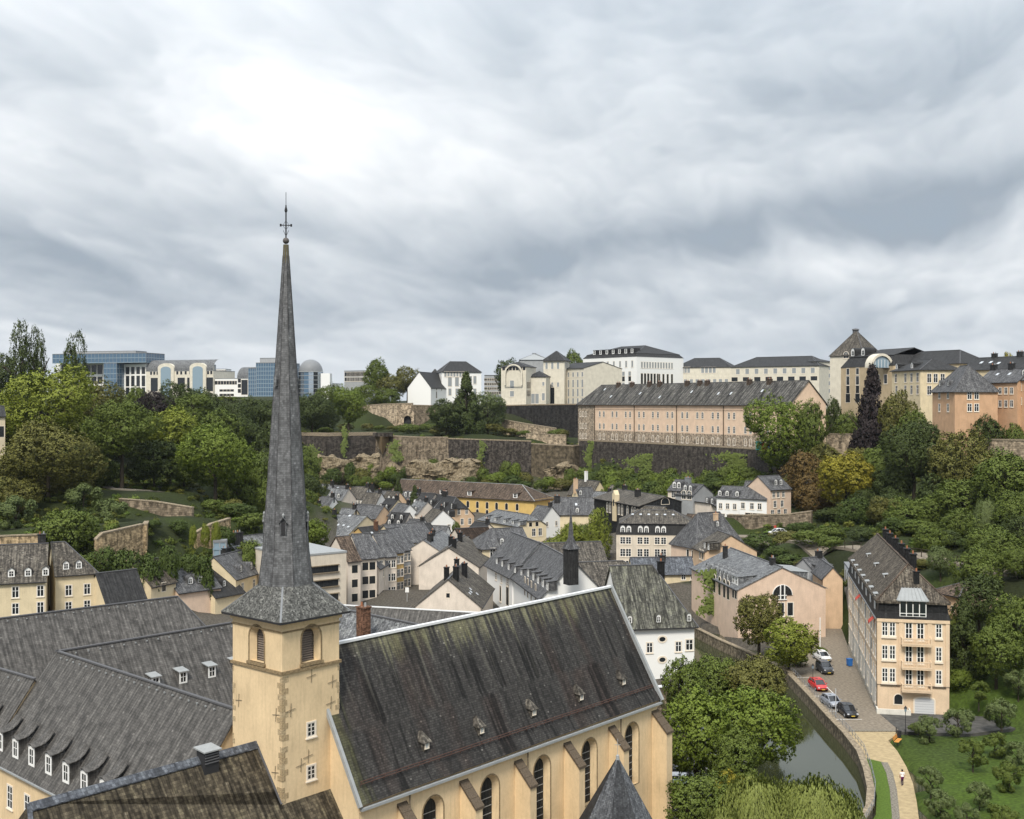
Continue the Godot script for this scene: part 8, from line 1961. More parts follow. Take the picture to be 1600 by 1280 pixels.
func mb() -> SurfaceTool:
	var st := SurfaceTool.new()
	st.begin(Mesh.PRIMITIVE_TRIANGLES)
	st.set_smooth_group(-1)
	return st

func done(st: SurfaceTool, m: Material = null) -> ArrayMesh:
	st.generate_normals()
	if m: st.set_material(m)
	return st.commit()

func into(st: SurfaceTool, mesh: ArrayMesh, m: Material) -> void:
	st.generate_normals()
	st.set_material(m)
	st.commit(mesh)

# a flat polygon whose front looks along out; uv in metres: u across, v down the slope
func face(st: SurfaceTool, pts: Array, out: Vector3, off := Vector2.ZERO) -> void:
	var n := Vector3.ZERO
	for i in range(1, pts.size() - 1):
		n += (pts[i + 1] - pts[0]).cross(pts[i] - pts[0])
	if n.length() < 1e-9: return
	n = n.normalized()
	var flip := n.dot(out) < 0.0
	if flip: n = -n
	var u := Vector3.UP.cross(n)
	u = u.normalized() if u.length() > 0.05 else Vector3.RIGHT
	var v := u.cross(n).normalized()
	if v.y > 0: v = -v
	for i in range(1, pts.size() - 1):
		var tri: Array = [pts[0], pts[i], pts[i + 1]]
		if flip: tri = [pts[0], pts[i + 1], pts[i]]
		for p: Vector3 in tri:
			st.set_uv(Vector2(p.dot(u), p.dot(v)) + off)
			st.add_vertex(p)

func box(st: SurfaceTool, a: Vector3, b: Vector3, off := Vector2.ZERO) -> void:
	var lo := a.min(b)
	var hi := a.max(b)
	var c := func(i): return Vector3(hi.x if i & 1 else lo.x, hi.y if i & 2 else lo.y, hi.z if i & 4 else lo.z)
	face(st, [c.call(0), c.call(2), c.call(6), c.call(4)], Vector3.LEFT, off)
	face(st, [c.call(1), c.call(3), c.call(7), c.call(5)], Vector3.RIGHT, off)
	face(st, [c.call(0), c.call(1), c.call(5), c.call(4)], Vector3.DOWN, off)
	face(st, [c.call(2), c.call(3), c.call(7), c.call(6)], Vector3.UP, off)
	face(st, [c.call(0), c.call(1), c.call(3), c.call(2)], Vector3.FORWARD, off)
	face(st, [c.call(4), c.call(5), c.call(7), c.call(6)], Vector3.BACK, off)

# a thick slab under a flat polygon
func slab(st: SurfaceTool, pts: Array, out: Vector3, t: float, off := Vector2.ZERO) -> void:
	face(st, pts, out, off)
	var low := []
	for p: Vector3 in pts: low.append(p - Vector3.UP * t)
	face(st, low, -out, off)
	var mid := Vector3.ZERO
	for p: Vector3 in pts: mid += p / pts.size()
	for i in pts.size():
		var j: int = (i + 1) % pts.size()
		var e: Vector3 = (pts[i] + pts[j]) * 0.5 - mid
		face(st, [pts[i], pts[j], low[j], low[i]], e, off)

# a bar of square section between two points
func bar(st: SurfaceTool, a: Vector3, b: Vector3, w: float, h := 0.0) -> void:
	if h == 0.0: h = w
	var d := (b - a).normalized()
	var s := d.cross(Vector3.UP)
	s = (s.normalized() if s.length() > 0.01 else Vector3.RIGHT) * w * 0.5
	var t := s.cross(d).normalized() * h * 0.5
	var k := [s + t, s - t, -s - t, -s + t]
	for i in 4:
		var j := (i + 1) % 4
		face(st, [a + k[i], a + k[j], b + k[j], b + k[i]], k[i] + k[j])
	face(st, [a + k[0], a + k[1], a + k[2], a + k[3]], -d)
	face(st, [b + k[0], b + k[1], b + k[2], b + k[3]], d)

# turned shape: profile of (radius, height), n sides
func lathe(st: SurfaceTool, prof: Array, n: int, at := Vector3.ZERO, turn := 0.0) -> void:
	for i in n:
		var a := TAU * i / n + turn
		var b := TAU * (i + 1) / n + turn
		for k in prof.size() - 1:
			var p: Vector2 = prof[k]
			var q: Vector2 = prof[k + 1]
			var out := Vector3(cos((a + b) / 2), 0, sin((a + b) / 2)) * (absf(q.y - p.y) + 0.001) + Vector3.UP * (p.x - q.x)
			var v := [at + Vector3(cos(a) * p.x, p.y, sin(a) * p.x), at + Vector3(cos(b) * p.x, p.y, sin(b) * p.x), at + Vector3(cos(b) * q.x, q.y, sin(b) * q.x), at + Vector3(cos(a) * q.x, q.y, sin(a) * q.x)]
			if p.x < 1e-4: v = [v[0], v[2], v[3]]
			elif q.x < 1e-4: v = [v[0], v[1], v[2]]
			face(st, v, out)

func arch(w: float, h: float, n := 8, rise := -1.0) -> PackedVector2Array:
	var r := w / 2
	if rise < 0: rise = r
	var p := PackedVector2Array([Vector2(-r, 0), Vector2(r, 0)])
	for i in n + 1:
		var a := PI * i / n
		p.append(Vector2(cos(a) * r, h - rise + sin(a) * rise))
	return p

func rect(w: float, h: float) -> PackedVector2Array:
	return PackedVector2Array([Vector2(-w / 2, 0), Vector2(w / 2, 0), Vector2(w / 2, h), Vector2(-w / 2, h)])

func shrink(p: PackedVector2Array, t: float) -> PackedVector2Array:
	var c := Vector2.ZERO
	for v in p: c += v
	c /= p.size()
	var o := PackedVector2Array()
	var lo := Vector2(1e9, 1e9)
	var hi := -lo
	for v in p:
		lo = lo.min(v)
		hi = hi.max(v)
	var mid := (lo + hi) / 2
	var s := (hi - lo - Vector2(t, t) * 2) / (hi - lo)
	for v in p: o.append(mid + (v - mid) * s)
	return o

# polygon in xy pushed from z0 to z1 (z1 is the front)
func prism(st: SurfaceTool, p: PackedVector2Array, z0: float, z1: float, x := Transform3D(), back := false) -> void:
	var idx := Geometry2D.triangulate_polygon(p)
	var f := x.basis.z
	for i in range(0, idx.size(), 3):
		var t := []
		for k in 3: t.append(x * Vector3(p[idx[i + k]].x, p[idx[i + k]].y, z1))
		face(st, t, f)
		if back:
			t = []
			for k in 3: t.append(x * Vector3(p[idx[i + k]].x, p[idx[i + k]].y, z0))
			face(st, t, -f)
	var cw := Geometry2D.is_polygon_clockwise(p)
	for i in p.size():
		var j := (i + 1) % p.size()
		var e := p[j] - p[i]
		var o := Vector2(e.y, -e.x) * (-1.0 if cw else 1.0)
		face(st, [x * Vector3(p[i].x, p[i].y, z0), x * Vector3(p[j].x, p[j].y, z0), x * Vector3(p[j].x, p[j].y, z1), x * Vector3(p[i].x, p[i].y, z1)], x.basis * Vector3(o.x, o.y, 0))

# frame between two outlines with as many points
func ring(st: SurfaceTool, a: PackedVector2Array, b: PackedVector2Array, z0: float, z1: float, x := Transform3D()) -> void:
	for i in a.size():
		var j := (i + 1) % a.size()
		var v := func(p: Vector2, z: float): return x * Vector3(p.x, p.y, z)
		face(st, [v.call(a[i], z1), v.call(a[j], z1), v.call(b[j], z1), v.call(b[i], z1)], x.basis.z)
		var m := (a[i] + a[j]) * 0.5 - (b[i] + b[j]) * 0.5
		face(st, [v.call(a[i], z0), v.call(a[j], z0), v.call(a[j], z1), v.call(a[i], z1)], x.basis * Vector3(m.x, m.y, 0))
		face(st, [v.call(b[i], z0), v.call(b[j], z0), v.call(b[j], z1), v.call(b[i], z1)], x.basis * Vector3(-m.x, -m.y, 0))

func noise(sd: int, freq: float, oct := 4, type := FastNoiseLite.TYPE_SIMPLEX_SMOOTH) -> FastNoiseLite:
	var n := FastNoiseLite.new()
	n.seed = sd
	n.noise_type = type
	n.frequency = freq
	n.fractal_octaves = oct
	return n

func grey(sd: int, w: int, h: int, freq: float, oct := 4) -> PackedByteArray:
	var im := noise(sd, freq, oct).get_seamless_image(w, h)
	im.convert(Image.FORMAT_L8)
	return im.get_data()

func stretched(sd: int, w: int, h: int, squeeze: int, freq: float, oct := 3) -> PackedByteArray:
	var im := noise(sd, freq, oct).get_seamless_image(w, h / squeeze)
	im.convert(Image.FORMAT_L8)
	im.resize(w, h, Image.INTERPOLATE_CUBIC)
	return im.get_data()

func pic(w: int, h: int, d: PackedByteArray) -> ImageTexture:
	return ImageTexture.create_from_image(Image.create_from_data(w, h, false, Image.FORMAT_RGB8, d))

# mottled tone: a coarse and a fine pattern between lo and hi, with streaks that run down
func mottle(sd: int, lo: float, hi: float, streak := 0.0, freq := 0.012) -> ImageTexture:
	var s := 512
	var a := grey(sd, s, s, freq, 3)
	var b := grey(sd + 1, s, s, freq * 9.0, 3)
	var c := stretched(sd + 2, s, s, 8, 0.05)
	var d := PackedByteArray()
	d.resize(s * s * 3)
	for i in s * s:
		var t := (a[i] * 0.6 + b[i] * 0.4) / 255.0
		var v := lerpf(lo, hi, t) - streak * maxf(0.0, c[i] / 255.0 - 0.55)
		var k := int(clampf(v, 0, 1) * 255)
		d[i * 3] = k
		d[i * 3 + 1] = k
		d[i * 3 + 2] = int(k * 0.99)
	return pic(s, s, d)

# courses of slates, 8 m a side: every slate has a tone of its own, streaks run down the slope
func slates(sd: int, tint: Vector3, var_tone: float, streak: float, lichen: float) -> ImageTexture:
	var s := 1024
	var im := Image.create(s, s, false, Image.FORMAT_L8)
	im.fill(Color(0.39, 0.39, 0.39))
	var r := RandomNumberGenerator.new()
	r.seed = sd
	for row in 36:
		var y0 := int(row * s / 36.0)
		var y1 := int((row + 1) * s / 36.0)
		for col in range(-1, 32):
			var x0 := col * 32 + (row % 2) * 16
			var t := 0.5 + r.randf_range(-var_tone, var_tone)
			if r.randf() < 0.006: t *= 1.3
			im.fill_rect(Rect2i(x0, y0, 31, y1 - y0 - 3), Color(t, t, t))
	var base := im.get_data()
	var a := stretched(sd + 3, s, s, 16, 0.02, 4)
	var b := grey(sd + 4, s, s, 0.006, 4)
	var c := grey(sd + 5, s, s, 0.09, 2)
	var d := PackedByteArray()
	d.resize(s * s * 3)
	for i in s * s:
		var q := a[i] / 255.0
		var w := b[i] / 255.0
		var v := base[i] / 255.0 * (1.0 + streak * (q - 0.5) * 2.4 + (w - 0.5) * 0.35) * (0.88 + 0.24 * c[i] / 255.0) * 1.25
		var l := clampf((w * 0.8 + q * 0.5 + c[i] / 512.0 - 1.0) * 4.0, 0, 1) * lichen * 0.7
		d[i * 3] = int(clampf(v * lerpf(tint.x, 1.15, l), 0, 1) * 255)
		d[i * 3 + 1] = int(clampf(v * lerpf(tint.y, 1.2, l), 0, 1) * 255)
		d[i * 3 + 2] = int(clampf(v * lerpf(tint.z, 0.85, l), 0, 1) * 255)
	return pic(s, s, d)

# coursed rubble, 8 m a side
func rubble(sd: int) -> ImageTexture:
	var s := 512
	var im := Image.create(s, s, false, Image.FORMAT_L8)
	im.fill(Color(0.3, 0.3, 0.3))
	var r := RandomNumberGenerator.new()
	r.seed = sd
	for row in 20:
		var x := -r.randi_range(0, 30)
		while x < s:
			var w := r.randi_range(18, 46)
			var t := r.randf_range(0.42, 0.68)
			im.fill_rect(Rect2i(x, int(row * 25.6), w - 2, 23), Color(t, t, t))
			x += w
	var base := im.get_data()
	var a := grey(sd + 1, s, s, 0.01, 4)
	var b := stretched(sd + 2, s, s, 8, 0.02, 3)
	var d := PackedByteArray()
	d.resize(s * s * 3)
	for i in s * s:
		var v := base[i] / 255.0 * (0.55 + 0.75 * a[i] / 255.0) * (0.7 + 0.6 * b[i] / 255.0) * 1.5
		for k in 3: d[i * 3 + k] = int(clampf(v, 0, 1) * 255)
	return pic(s, s, d)

func mat(c: Vector3, rough := 0.85, tex: Texture2D = null, tile := 0.0, world := true, stretch := 1.0) -> StandardMaterial3D:
	var m := StandardMaterial3D.new()
	m.albedo_color = Color(c.x, c.y, c.z).linear_to_srgb()
	m.roughness = rough
	m.metallic_specular = 0.3
	if tex:
		m.albedo_texture = tex
		if tile > 0.0 and world:
			m.uv1_triplanar = true
			m.uv1_world_triplanar = true
			m.uv1_scale = Vector3(1.0 / tile, 1.0 / (tile * stretch), 1.0 / tile)
		elif tile > 0.0:
			m.uv1_scale = Vector3(1.0 / tile, 1.0 / tile, 1)
	return m

# kinds: cross (four lights), six (six lights), plain, arch, dark
func window(parent: Node, x: Transform3D, w: float, h: float, kind: String, far: bool) -> void:
	var old := parent.name == &"church"
	var key := "%s %.2f %.2f %s %s" % [kind, w, h, far, old]
	if not shapes.has(key):
		var out := arch(w, h, 6) if kind.begins_with("arch") else rect(w, h)
		var cas := mb()
		var t := 0.12
		var big := PackedVector2Array()
		for p in out: big.append(Vector2(p.x * (w + 2 * t) / w, (p.y - h / 2) * (h + 2 * t) / h + h / 2))
		var plain_dark := kind.ends_with("dark")
		if plain_dark:
			ring(cas, big, out, -0.05, 0.02)
		else:
			ring(cas, big, out, -0.05, 0.05)
			box(cas, Vector3(-w / 2 - t - 0.06, -t - 0.06, -0.02), Vector3(w / 2 + t + 0.06, -t + 0.04, 0.12))
		var pane := mb()
		prism(pane, out, -0.05, 0.012)
		var fr := mb()
		var f := 0.06
		ring(fr, out, shrink(out, f), -0.03, 0.032)
		if kind != "plain" and kind != "pale" and not plain_dark:
			box(fr, Vector3(-0.05, f, -0.02), Vector3(0.05, h - f, 0.028))
			var rows := [0.62] if kind == "cross" else [0.36, 0.68]
			for q in rows: box(fr, Vector3(-w / 2 + f, h * q - 0.03, -0.02), Vector3(w / 2 - f, h * q + 0.03, 0.026))
		if far:
			var m := ArrayMesh.new()
			into(cas, m, M.trim)
			into(pane, m, M.blind if kind == "pale" else M.glass)
			if not plain_dark: into(fr, m, M.white)
			shapes[key] = [m]
		else:
			shapes[key] = [done(cas, M.trim), done(pane, M.glass), done(fr, M.sash if old else M.white) if not plain_dark else null]
	var s: Array = shapes[key]
	var o := mi(s[0], "window", parent)
	o.transform = x
	if not far:
		mi(s[1], "pane", o)
		if s[2]: mi(s[2], "frame", o)

# front at z = 0 looking along +z, foot at y = 0; the body runs back into the roof
func dormer(parent: Node, x: Transform3D, w: float, h: float, back: float, style: String, rm: Material, far: bool) -> void:
	var key := "dormer %s %.2f %.2f %.2f %d %s" % [style, w, h, back, rm.get_instance_id(), far]
	if not shapes.has(key):
		var body := mb()
		var roof := mb()
		var fr := mb()
		var pane := mb()
		var pw := w * 0.62
		var ph := h * 0.72
		var out := rect(w, h)
		if style == "round":
			out = arch(w, h + w * 0.3, 6)
			var o2 := arch(w + 0.16, h + w * 0.3 + 0.08, 6)
			ring(roof, o2, shrink(o2, 0.09), -back, 0.12)
			prism(body, out, -back, -0.06)
			var hole := arch(pw, ph, 6)
			for i in hole.size(): hole[i].y += h * 0.14
			ring(fr, out, hole, -0.06, 0.0)
			prism(pane, hole, -0.06, -0.03)
		else:
			prism(body, out, -back, -0.06)
			var hole := rect(pw, ph)
			for i in hole.size(): hole[i].y += h * 0.12
			ring(fr, out, hole, -0.06, 0.0)
			prism(pane, hole, -0.06, -0.03)
			var g := w * 0.45
			if style == "swept":
				var zz := [0.16, -0.5, -0.95, -1.35, -1.75]
				var yy := [0.1, 0.16, 0.32, 0.62, 1.1]
				for k in 4:
					for s in [-1.0, 1.0]:
						slab(roof, [Vector3(0, h + yy[k] + 0.16, zz[k]), Vector3(s * (w / 2 + 0.16), h + yy[k] - 0.06, zz[k]), Vector3(s * (w / 2 + 0.16), h + yy[k + 1] - 0.06, zz[k + 1]), Vector3(0, h + yy[k + 1] + 0.16, zz[k + 1])], Vector3(s * 0.4, 1, 0), 0.07)
			elif style == "gable":
				prism(fr, PackedVector2Array([Vector2(-w / 2, h), Vector2(w / 2, h), Vector2(0, h + g)]), -0.06, 0.0)
				for s in [-1.0, 1.0]:
					slab(roof, [Vector3(0, h + g + 0.08, 0.15), Vector3(s * (w / 2 + 0.14), h - 0.02, 0.15), Vector3(s * (w / 2 + 0.14), h - 0.02, -back), Vector3(0, h + g + 0.08, -back - g)], Vector3(s, 1, 0), 0.07)
			else:
				slab(roof, [Vector3(-w / 2 - 0.12, h + 0.02, 0.18), Vector3(w / 2 + 0.12, h + 0.02, 0.18), Vector3(w / 2 + 0.12, h + 0.3, -back - 0.4), Vector3(-w / 2 - 0.12, h + 0.3, -back - 0.4)], Vector3.UP, 0.09)
		if true:
			box(fr, Vector3(-0.03, h * 0.14, -0.03), Vector3(0.03, h * 0.12 + ph - 0.02, -0.005))
			box(fr, Vector3(-pw / 2, h * 0.5, -0.03), Vector3(pw / 2, h * 0.5 + 0.05, -0.008))
		if far:
			var m := ArrayMesh.new()
			into(body, m, rm)
			into(roof, m, M.zinc if style == "zinc" else rm)
			into(fr, m, M.white)
			into(pane, m, M.glass)
			shapes[key] = [m]
		else:
			var m := ArrayMesh.new()
			into(body, m, rm)
			into(roof, m, M.zinc if style == "zinc" else rm)
			shapes[key] = [m, done(fr, M.white), done(pane, M.glass)]
	var s: Array = shapes[key]
	var o := mi(s[0], "dormer", parent)
	o.transform = x
	if not far:
		mi(s[1], "frame", o)
		mi(s[2], "pane", o)

func chimney(parent: Node, at: Vector3, w: float, d: float, h: float, m: Material) -> void:
	var st := mb()
	box(st, Vector3(-w / 2, -2.0, -d / 2), Vector3(w / 2, h, d / 2))
	box(st, Vector3(-w / 2 - 0.09, h, -d / 2 - 0.09), Vector3(w / 2 + 0.09, h + 0.14, d / 2 + 0.09))
	var o := mi(done(st, m), "chimney", parent, at)
	var n := maxi(1, int(w / 0.55))
	for i in n:
		var pot := mb()
		lathe(pot, [Vector2(0.13, 0), Vector2(0.11, 0.42), Vector2(0.08, 0.42), Vector2(0.0, 0.3)], 8)
		mi(done(pot, M.clay if i % 2 == 0 else M.zinc), "chimney_pot", o, Vector3((i + 0.5) / n * w - w / 2, h + 0.14, 0))

# at: middle of the plan at ground height; x runs along the ridge, z is the front. ends: [left kink, left inset, right kink, right inset]
# (kink 1 = gable, 0 = full hip, between = half hip). win: {f, l, r: rows of [count or places, height, w, h, kind]}
func house(n: String, label: String, category: String, group: String, at: Vector3, yaw: float, L: float, W: float, ye: float, yr: float, o: Dictionary) -> Node3D:
	var t := thing(n, label, category, at, deg_to_rad(yaw), group)
	var far: bool = o.get("far", at.length() > 255.0)
	if o.get("flat", false): yr = ye
	ye -= at.y
	yr -= at.y
	var ends: Array = o.get("ends", [1, 0, 1, 0])
	var wm: Material = M[o.get("wall", "cream")]
	var rm: Material = M[o.get("roof", "slate")]
	var off := Vector2(fposmod(at.x * 3.7, 8.0), fposmod(at.z * 2.3, 8.0))
	var deep: float = o.get("deep", 3.0)
	var st := mb()
	var hl := L / 2
	var hw := W / 2
	var ym := ye
	var im := 0.0
	if o.has("mans"):
		ym = o.mans[0] - at.y
		im = o.mans[1]
	# walls
	for s in [-1.0, 1.0]:
		face(st, [Vector3(-hl, -deep, s * hw), Vector3(hl, -deep, s * hw), Vector3(hl, ye, s * hw), Vector3(-hl, ye, s * hw)], Vector3(0, 0, s))
	for e in 2:
		var sx := -1.0 if e == 0 else 1.0
		var k: float = ends[e * 2]
		if im > 0: k = 0.0
		var yk := ye + k * (yr - ye)
		var zk := hw * (1 - k)
		var pts := [Vector3(sx * hl, -deep, hw), Vector3(sx * hl, ye, hw), Vector3(sx * hl, yk, zk), Vector3(sx * hl, yk, -zk), Vector3(sx * hl, ye, -hw), Vector3(sx * hl, -deep, -hw)]
		face(st, pts, Vector3(sx, 0, 0))
	mi(done(st, wm), "wall", t)
	if not o.get("flat", false):
		var rf := mb()
		var ov: float = o.get("over", 0.3)
		var ml := mb()
		if im > 0:
			var a := hl + 0.12
			var b := hw + 0.12
			for s in [-1.0, 1.0]:
				face(ml, [Vector3(-a, ye, s * b), Vector3(a, ye, s * b), Vector3(hl - im, ym, s * (hw - im)), Vector3(-hl + im, ym, s * (hw - im))], Vector3(0, 0.3, s), off)
				face(ml, [Vector3(s * a, ye, -b), Vector3(s * a, ye, b), Vector3(s * (hl - im), ym, hw - im), Vector3(s * (hl - im), ym, -hw + im)], Vector3(s, 0.3, 0), off)
			mi(done(ml, M[o.get("mroof", "slate_dark")]), "mansard_roof", t)
			hl -= im
			hw -= im
		var base := ym
		var pitch := (yr - base) / hw
		var kx := [0.0, 0.0]
		var rx := [0.0, 0.0]
		for e in 2:
			var k: float = ends[e * 2]
			rx[e] = hl - ends[e * 2 + 1] + (ov * 0.6 if k >= 1.0 else 0.0)
			kx[e] = hl + (ov * 0.6 if k >= 1.0 else ov)
		var eo := hw + ov
		var ey := base - ov * pitch
		for s in [-1.0, 1.0]:
			var p := []
			p.append(Vector3(-rx[0], yr, 0))
			p.append(Vector3(rx[1], yr, 0))
			for e in [1, 0]:
				var sx := -1.0 if e == 0 else 1.0
				var k: float = ends[e * 2]
				var kk := Vector3(sx * kx[e], lerpf(ey, yr, k), s * eo * (1 - k))
				var ec := Vector3(sx * kx[e], ey, s * eo)
				var seq := []
				if k < 1.0 and k > 0.0: seq.append(kk)
				seq.append(ec)
				if e == 0: seq.reverse()
				p.append_array(seq)
			slab(rf, p, Vector3(0, 1, s), 0.16, off)
		for e in 2:
			var k: float = ends[e * 2]
			if k >= 1.0: continue
			var sx := -1.0 if e == 0 else 1.0
			var y := lerpf(ey, yr, k)
			slab(rf, [Vector3(sx * rx[e], yr, 0), Vector3(sx * kx[e], y, eo * (1 - k)), Vector3(sx * kx[e], y, -eo * (1 - k))], Vector3(sx, 1, 0), 0.16, off)
		var rn := mi(done(rf, rm), "roof", t)
		var cap := mb()
		bar(cap, Vector3(-rx[0], yr + 0.03, 0), Vector3(rx[1], yr + 0.03, 0), 0.3, 0.14)
		for e in 2:
			if ends[e * 2] < 1.0:
				var sx := -1.0 if e == 0 else 1.0
				for s in [-1.0, 1.0]:
					bar(cap, Vector3(sx * rx[e], yr + 0.02, 0), Vector3(sx * kx[e], lerpf(ey, yr, ends[e * 2]) + 0.02, s * eo * (1 - ends[e * 2])), 0.2, 0.1)
		mi(done(cap, M[o.get("cap", "ridge")]), "ridge", t)
		var gut := mb()
		bar(gut, Vector3(-kx[0], ey - 0.1, eo + 0.06), Vector3(kx[1], ey - 0.1, eo + 0.06), 0.14)
		mi(done(gut, M.zinc if o.get("zincgutter", false) else M.iron), "gutter", t)
		# on the roof
		for d in o.get("dor", []):
			# [places 0..1 or count, height share, style, w, h, side]
			var xs: Array = d[0] if d[0] is Array else spread(d[0])
			var s: float = d[5] if d.size() > 5 else 1.0
			for q: float in xs:
				var yb := lerpf(ym, yr, d[1])
				if im > 0 and d[1] < 0: yb = lerpf(ye, ym, 0.12)
				var zb: float = hw * (1 - d[1]) + 0.02
				if im > 0 and d[1] < 0: zb = hw + im * 0.9
				var px := lerpf(-L / 2, L / 2, q)
				var tr := Transform3D(Basis(Vector3.UP, 0.0 if s > 0 else PI), Vector3(px, yb, s * zb))
				dormer(t, tr, d[3], d[4], minf(d[4] / maxf(pitch, 0.5) + 0.2, zb), d[2], rm if im == 0 else M.slate_dark, far)
		for d in o.get("sky", []):
			# roof lights: [along 0..1, up 0..1, w, h]
			var y := lerpf(base, yr, d[1])
			var z: float = hw * (1 - d[1])
			var sn := Vector3(0, hw, yr - base).normalized()
			var b := Basis(Vector3.RIGHT, sn.cross(Vector3.RIGHT), sn)
			var q := mb()
			prism(q, rect(d[2], d[3]), -0.02, 0.09, Transform3D(b, Vector3(lerpf(-L / 2, L / 2, d[0]), y, z)))
			mi(done(q, M.skylight), "roof_light", rn)
		for d in o.get("chim", []):
			# [along 0..1, across -1..1, w, d, height above ridge, material]
			chimney(t, Vector3(lerpf(-L / 2, L / 2, d[0]), yr - absf(d[1]) * (yr - base) * 0.9, d[1] * hw), d[2], d[3], d[4] + absf(d[1]) * (yr - base) * 0.5, M[d[5] if d.size() > 5 else "slate_dark"])
	else:
		var rf := mb()
		box(rf, Vector3(-hl - 0.1, ye, -hw - 0.1), Vector3(hl + 0.1, ye + 0.35, hw + 0.1))
		mi(done(rf, rm), "roof", t)
	var win: Dictionary = o.get("win", {})
	hl = L / 2
	hw = W / 2
	for side in win:
		for r in win[side]:
			var xs: Array = r[0] if r[0] is Array else spread(r[0])
			for q: float in xs:
				var tr := Transform3D()
				match side:
					"f": tr = Transform3D(Basis(), Vector3(lerpf(-hl, hl, q), r[1], hw))
					"l": tr = Transform3D(Basis(Vector3.UP, -PI / 2), Vector3(-hl, r[1], lerpf(-hw, hw, q)))
					"r": tr = Transform3D(Basis(Vector3.UP, PI / 2), Vector3(hl, r[1], lerpf(hw, -hw, q)))
				window(t, tr, r[2], r[3], r[4] if r.size() > 4 else "cross", far)
	return t

func spread(n: int) -> Array:
	var a := []
	for i in n: a.append((i + 0.5) / n)
	return a

# a crown as many small folded leaves on twigs; unit size: 1 across from the middle, 1 from the middle to the top
func crown(sd: int, kind: String, twigs: int, per: int, leaf: float) -> ArrayMesh:
	var r := RandomNumberGenerator.new()
	r.seed = sd
	var v := PackedVector3Array()
	var nn := PackedVector3Array()
	var cc := PackedColorArray()
	var lobes := []
	var dir := func() -> Vector3:
		var z := r.randf_range(-1, 1)
		var a := r.randf() * TAU
		return Vector3(sqrt(1 - z * z) * cos(a), z, sqrt(1 - z * z) * sin(a))
	match kind:
		"broad":
			for i in 26:
				var d: Vector3 = dir.call()
				var q := r.randf_range(0.42, 0.66)
				lobes.append([Vector3(d.x * q, d.y * q * 0.95 + 0.03, d.z * q), r.randf_range(0.24, 0.42)])
			lobes.append([Vector3(0, 0.1, 0), 0.6])
		"bush":
			for i in 12:
				var d: Vector3 = dir.call()
				d.y = absf(d.y) - 0.45
				lobes.append([d * r.randf_range(0.4, 0.6), r.randf_range(0.3, 0.46)])
			lobes.append([Vector3(0, -0.3, 0), 0.7])
		"poplar":
			for i in 44:
				var y := r.randf_range(-0.95, 0.8)
				var w := 0.62 * sqrt(maxf(0.0, 1 - pow(absf(y + 0.1), 2.4)))
				var a := r.randf() * TAU
				lobes.append([Vector3(cos(a) * w * 0.8, y, sin(a) * w * 0.8), r.randf_range(0.34, 0.5)])
		"conifer":
			for i in 60:
				var y := r.randf_range(-1, 0.92)
				var w := (1 - (y + 1) / 2) * 0.85
				var a := r.randf() * TAU
				lobes.append([Vector3(cos(a) * w * 0.8, y, sin(a) * w * 0.8), 0.08 + w * 0.25])
		"apple":
			for i in 24:
				var d: Vector3 = dir.call() * r.randf_range(0.55, 0.8)
				lobes.append([Vector3(d.x, d.y, d.z), r.randf_range(0.13, 0.27)])
	var put := func(p: Vector3, out: Vector3, s: float, c: float, hang := 0.0) -> void:
		var n: Vector3 = (out * 0.7 + dir.call() * 0.75 + Vector3.UP * 0.3).normalized()
		var t: Vector3 = n.cross(dir.call()).normalized()
		if hang > 0: t = (Vector3.DOWN + dir.call() * hang).normalized()
		var b := n.cross(t).normalized()
		var l := s * r.randf_range(0.7, 1.3)
		var w := l * (0.42 if hang == 0.0 else 0.13)
		var fold := n * w * 0.35
		var pts := [p - t * l * 0.5, p + b * w + fold, p + t * l * 0.5, p - b * w + fold]
		var n2 := (n * 0.4 + out * 0.6).normalized()
		for i in [0, 1, 2, 0, 2, 3]:
			v.append(pts[i])
			nn.append(n2)
			cc.append(Color(c * r.randf_range(0.94, 1.06), c, c * r.randf_range(0.8, 1.0)))
	if kind == "willow":
		for i in twigs:
			var d: Vector3 = dir.call()
			d.y = absf(d.y)
			var p := Vector3(d.x * 0.85, 0.1 + d.y * 0.85, d.z * 0.85) * r.randf_range(0.6, 1.0) * (0.86 + 0.16 * sin(d.x * 7.0) * cos(d.z * 6.0))
			var len := r.randf_range(0.35, 1.0)
			var c := r.randf_range(0.72, 1.18)
			var sway: Vector3 = dir.call() * 0.08
			var outd := Vector3(d.x, 0.25, d.z).normalized()
			for k in per:
				var f := float(k) / per
				var q := p + outd * 0.16 * sqrt(f) + Vector3.DOWN * len * f * (0.35 + 0.65 * f) + sway * f
				put.call(q + dir.call() * 0.012, outd, leaf, c * (1.05 - 0.15 * f), 0.2)
	else:
		for i in twigs:
			var lb: Array = lobes[r.randi() % lobes.size()]
			var d: Vector3 = dir.call()
			var c: Vector3 = lb[0] + d * lb[1] * (r.randf_range(0.75, 1.04) + (0.22 * r.randf() if r.randf() < 0.22 else 0.0))
			var outd: Vector3 = (c * 0.5 + d).normalized()
			var inside := false
			for l2 in lobes:
				if c.distance_to(l2[0]) < l2[1] * 0.72: inside = true
			if inside and r.randf() < 0.82: continue
			var tone := r.randf_range(0.72, 1.28)
			for k in per:
				var q: Vector3 = c + dir.call() * leaf * r.randf_range(0.2, 1.5)
				put.call(q, outd, leaf, tone * r.randf_range(0.85, 1.15))
	var arr := []
	arr.resize(Mesh.ARRAY_MAX)
	arr[Mesh.ARRAY_VERTEX] = v
	arr[Mesh.ARRAY_NORMAL] = nn
	arr[Mesh.ARRAY_COLOR] = cc
	var m := ArrayMesh.new()
	m.add_surface_from_arrays(Mesh.PRIMITIVE_TRIANGLES, arr)
	return m

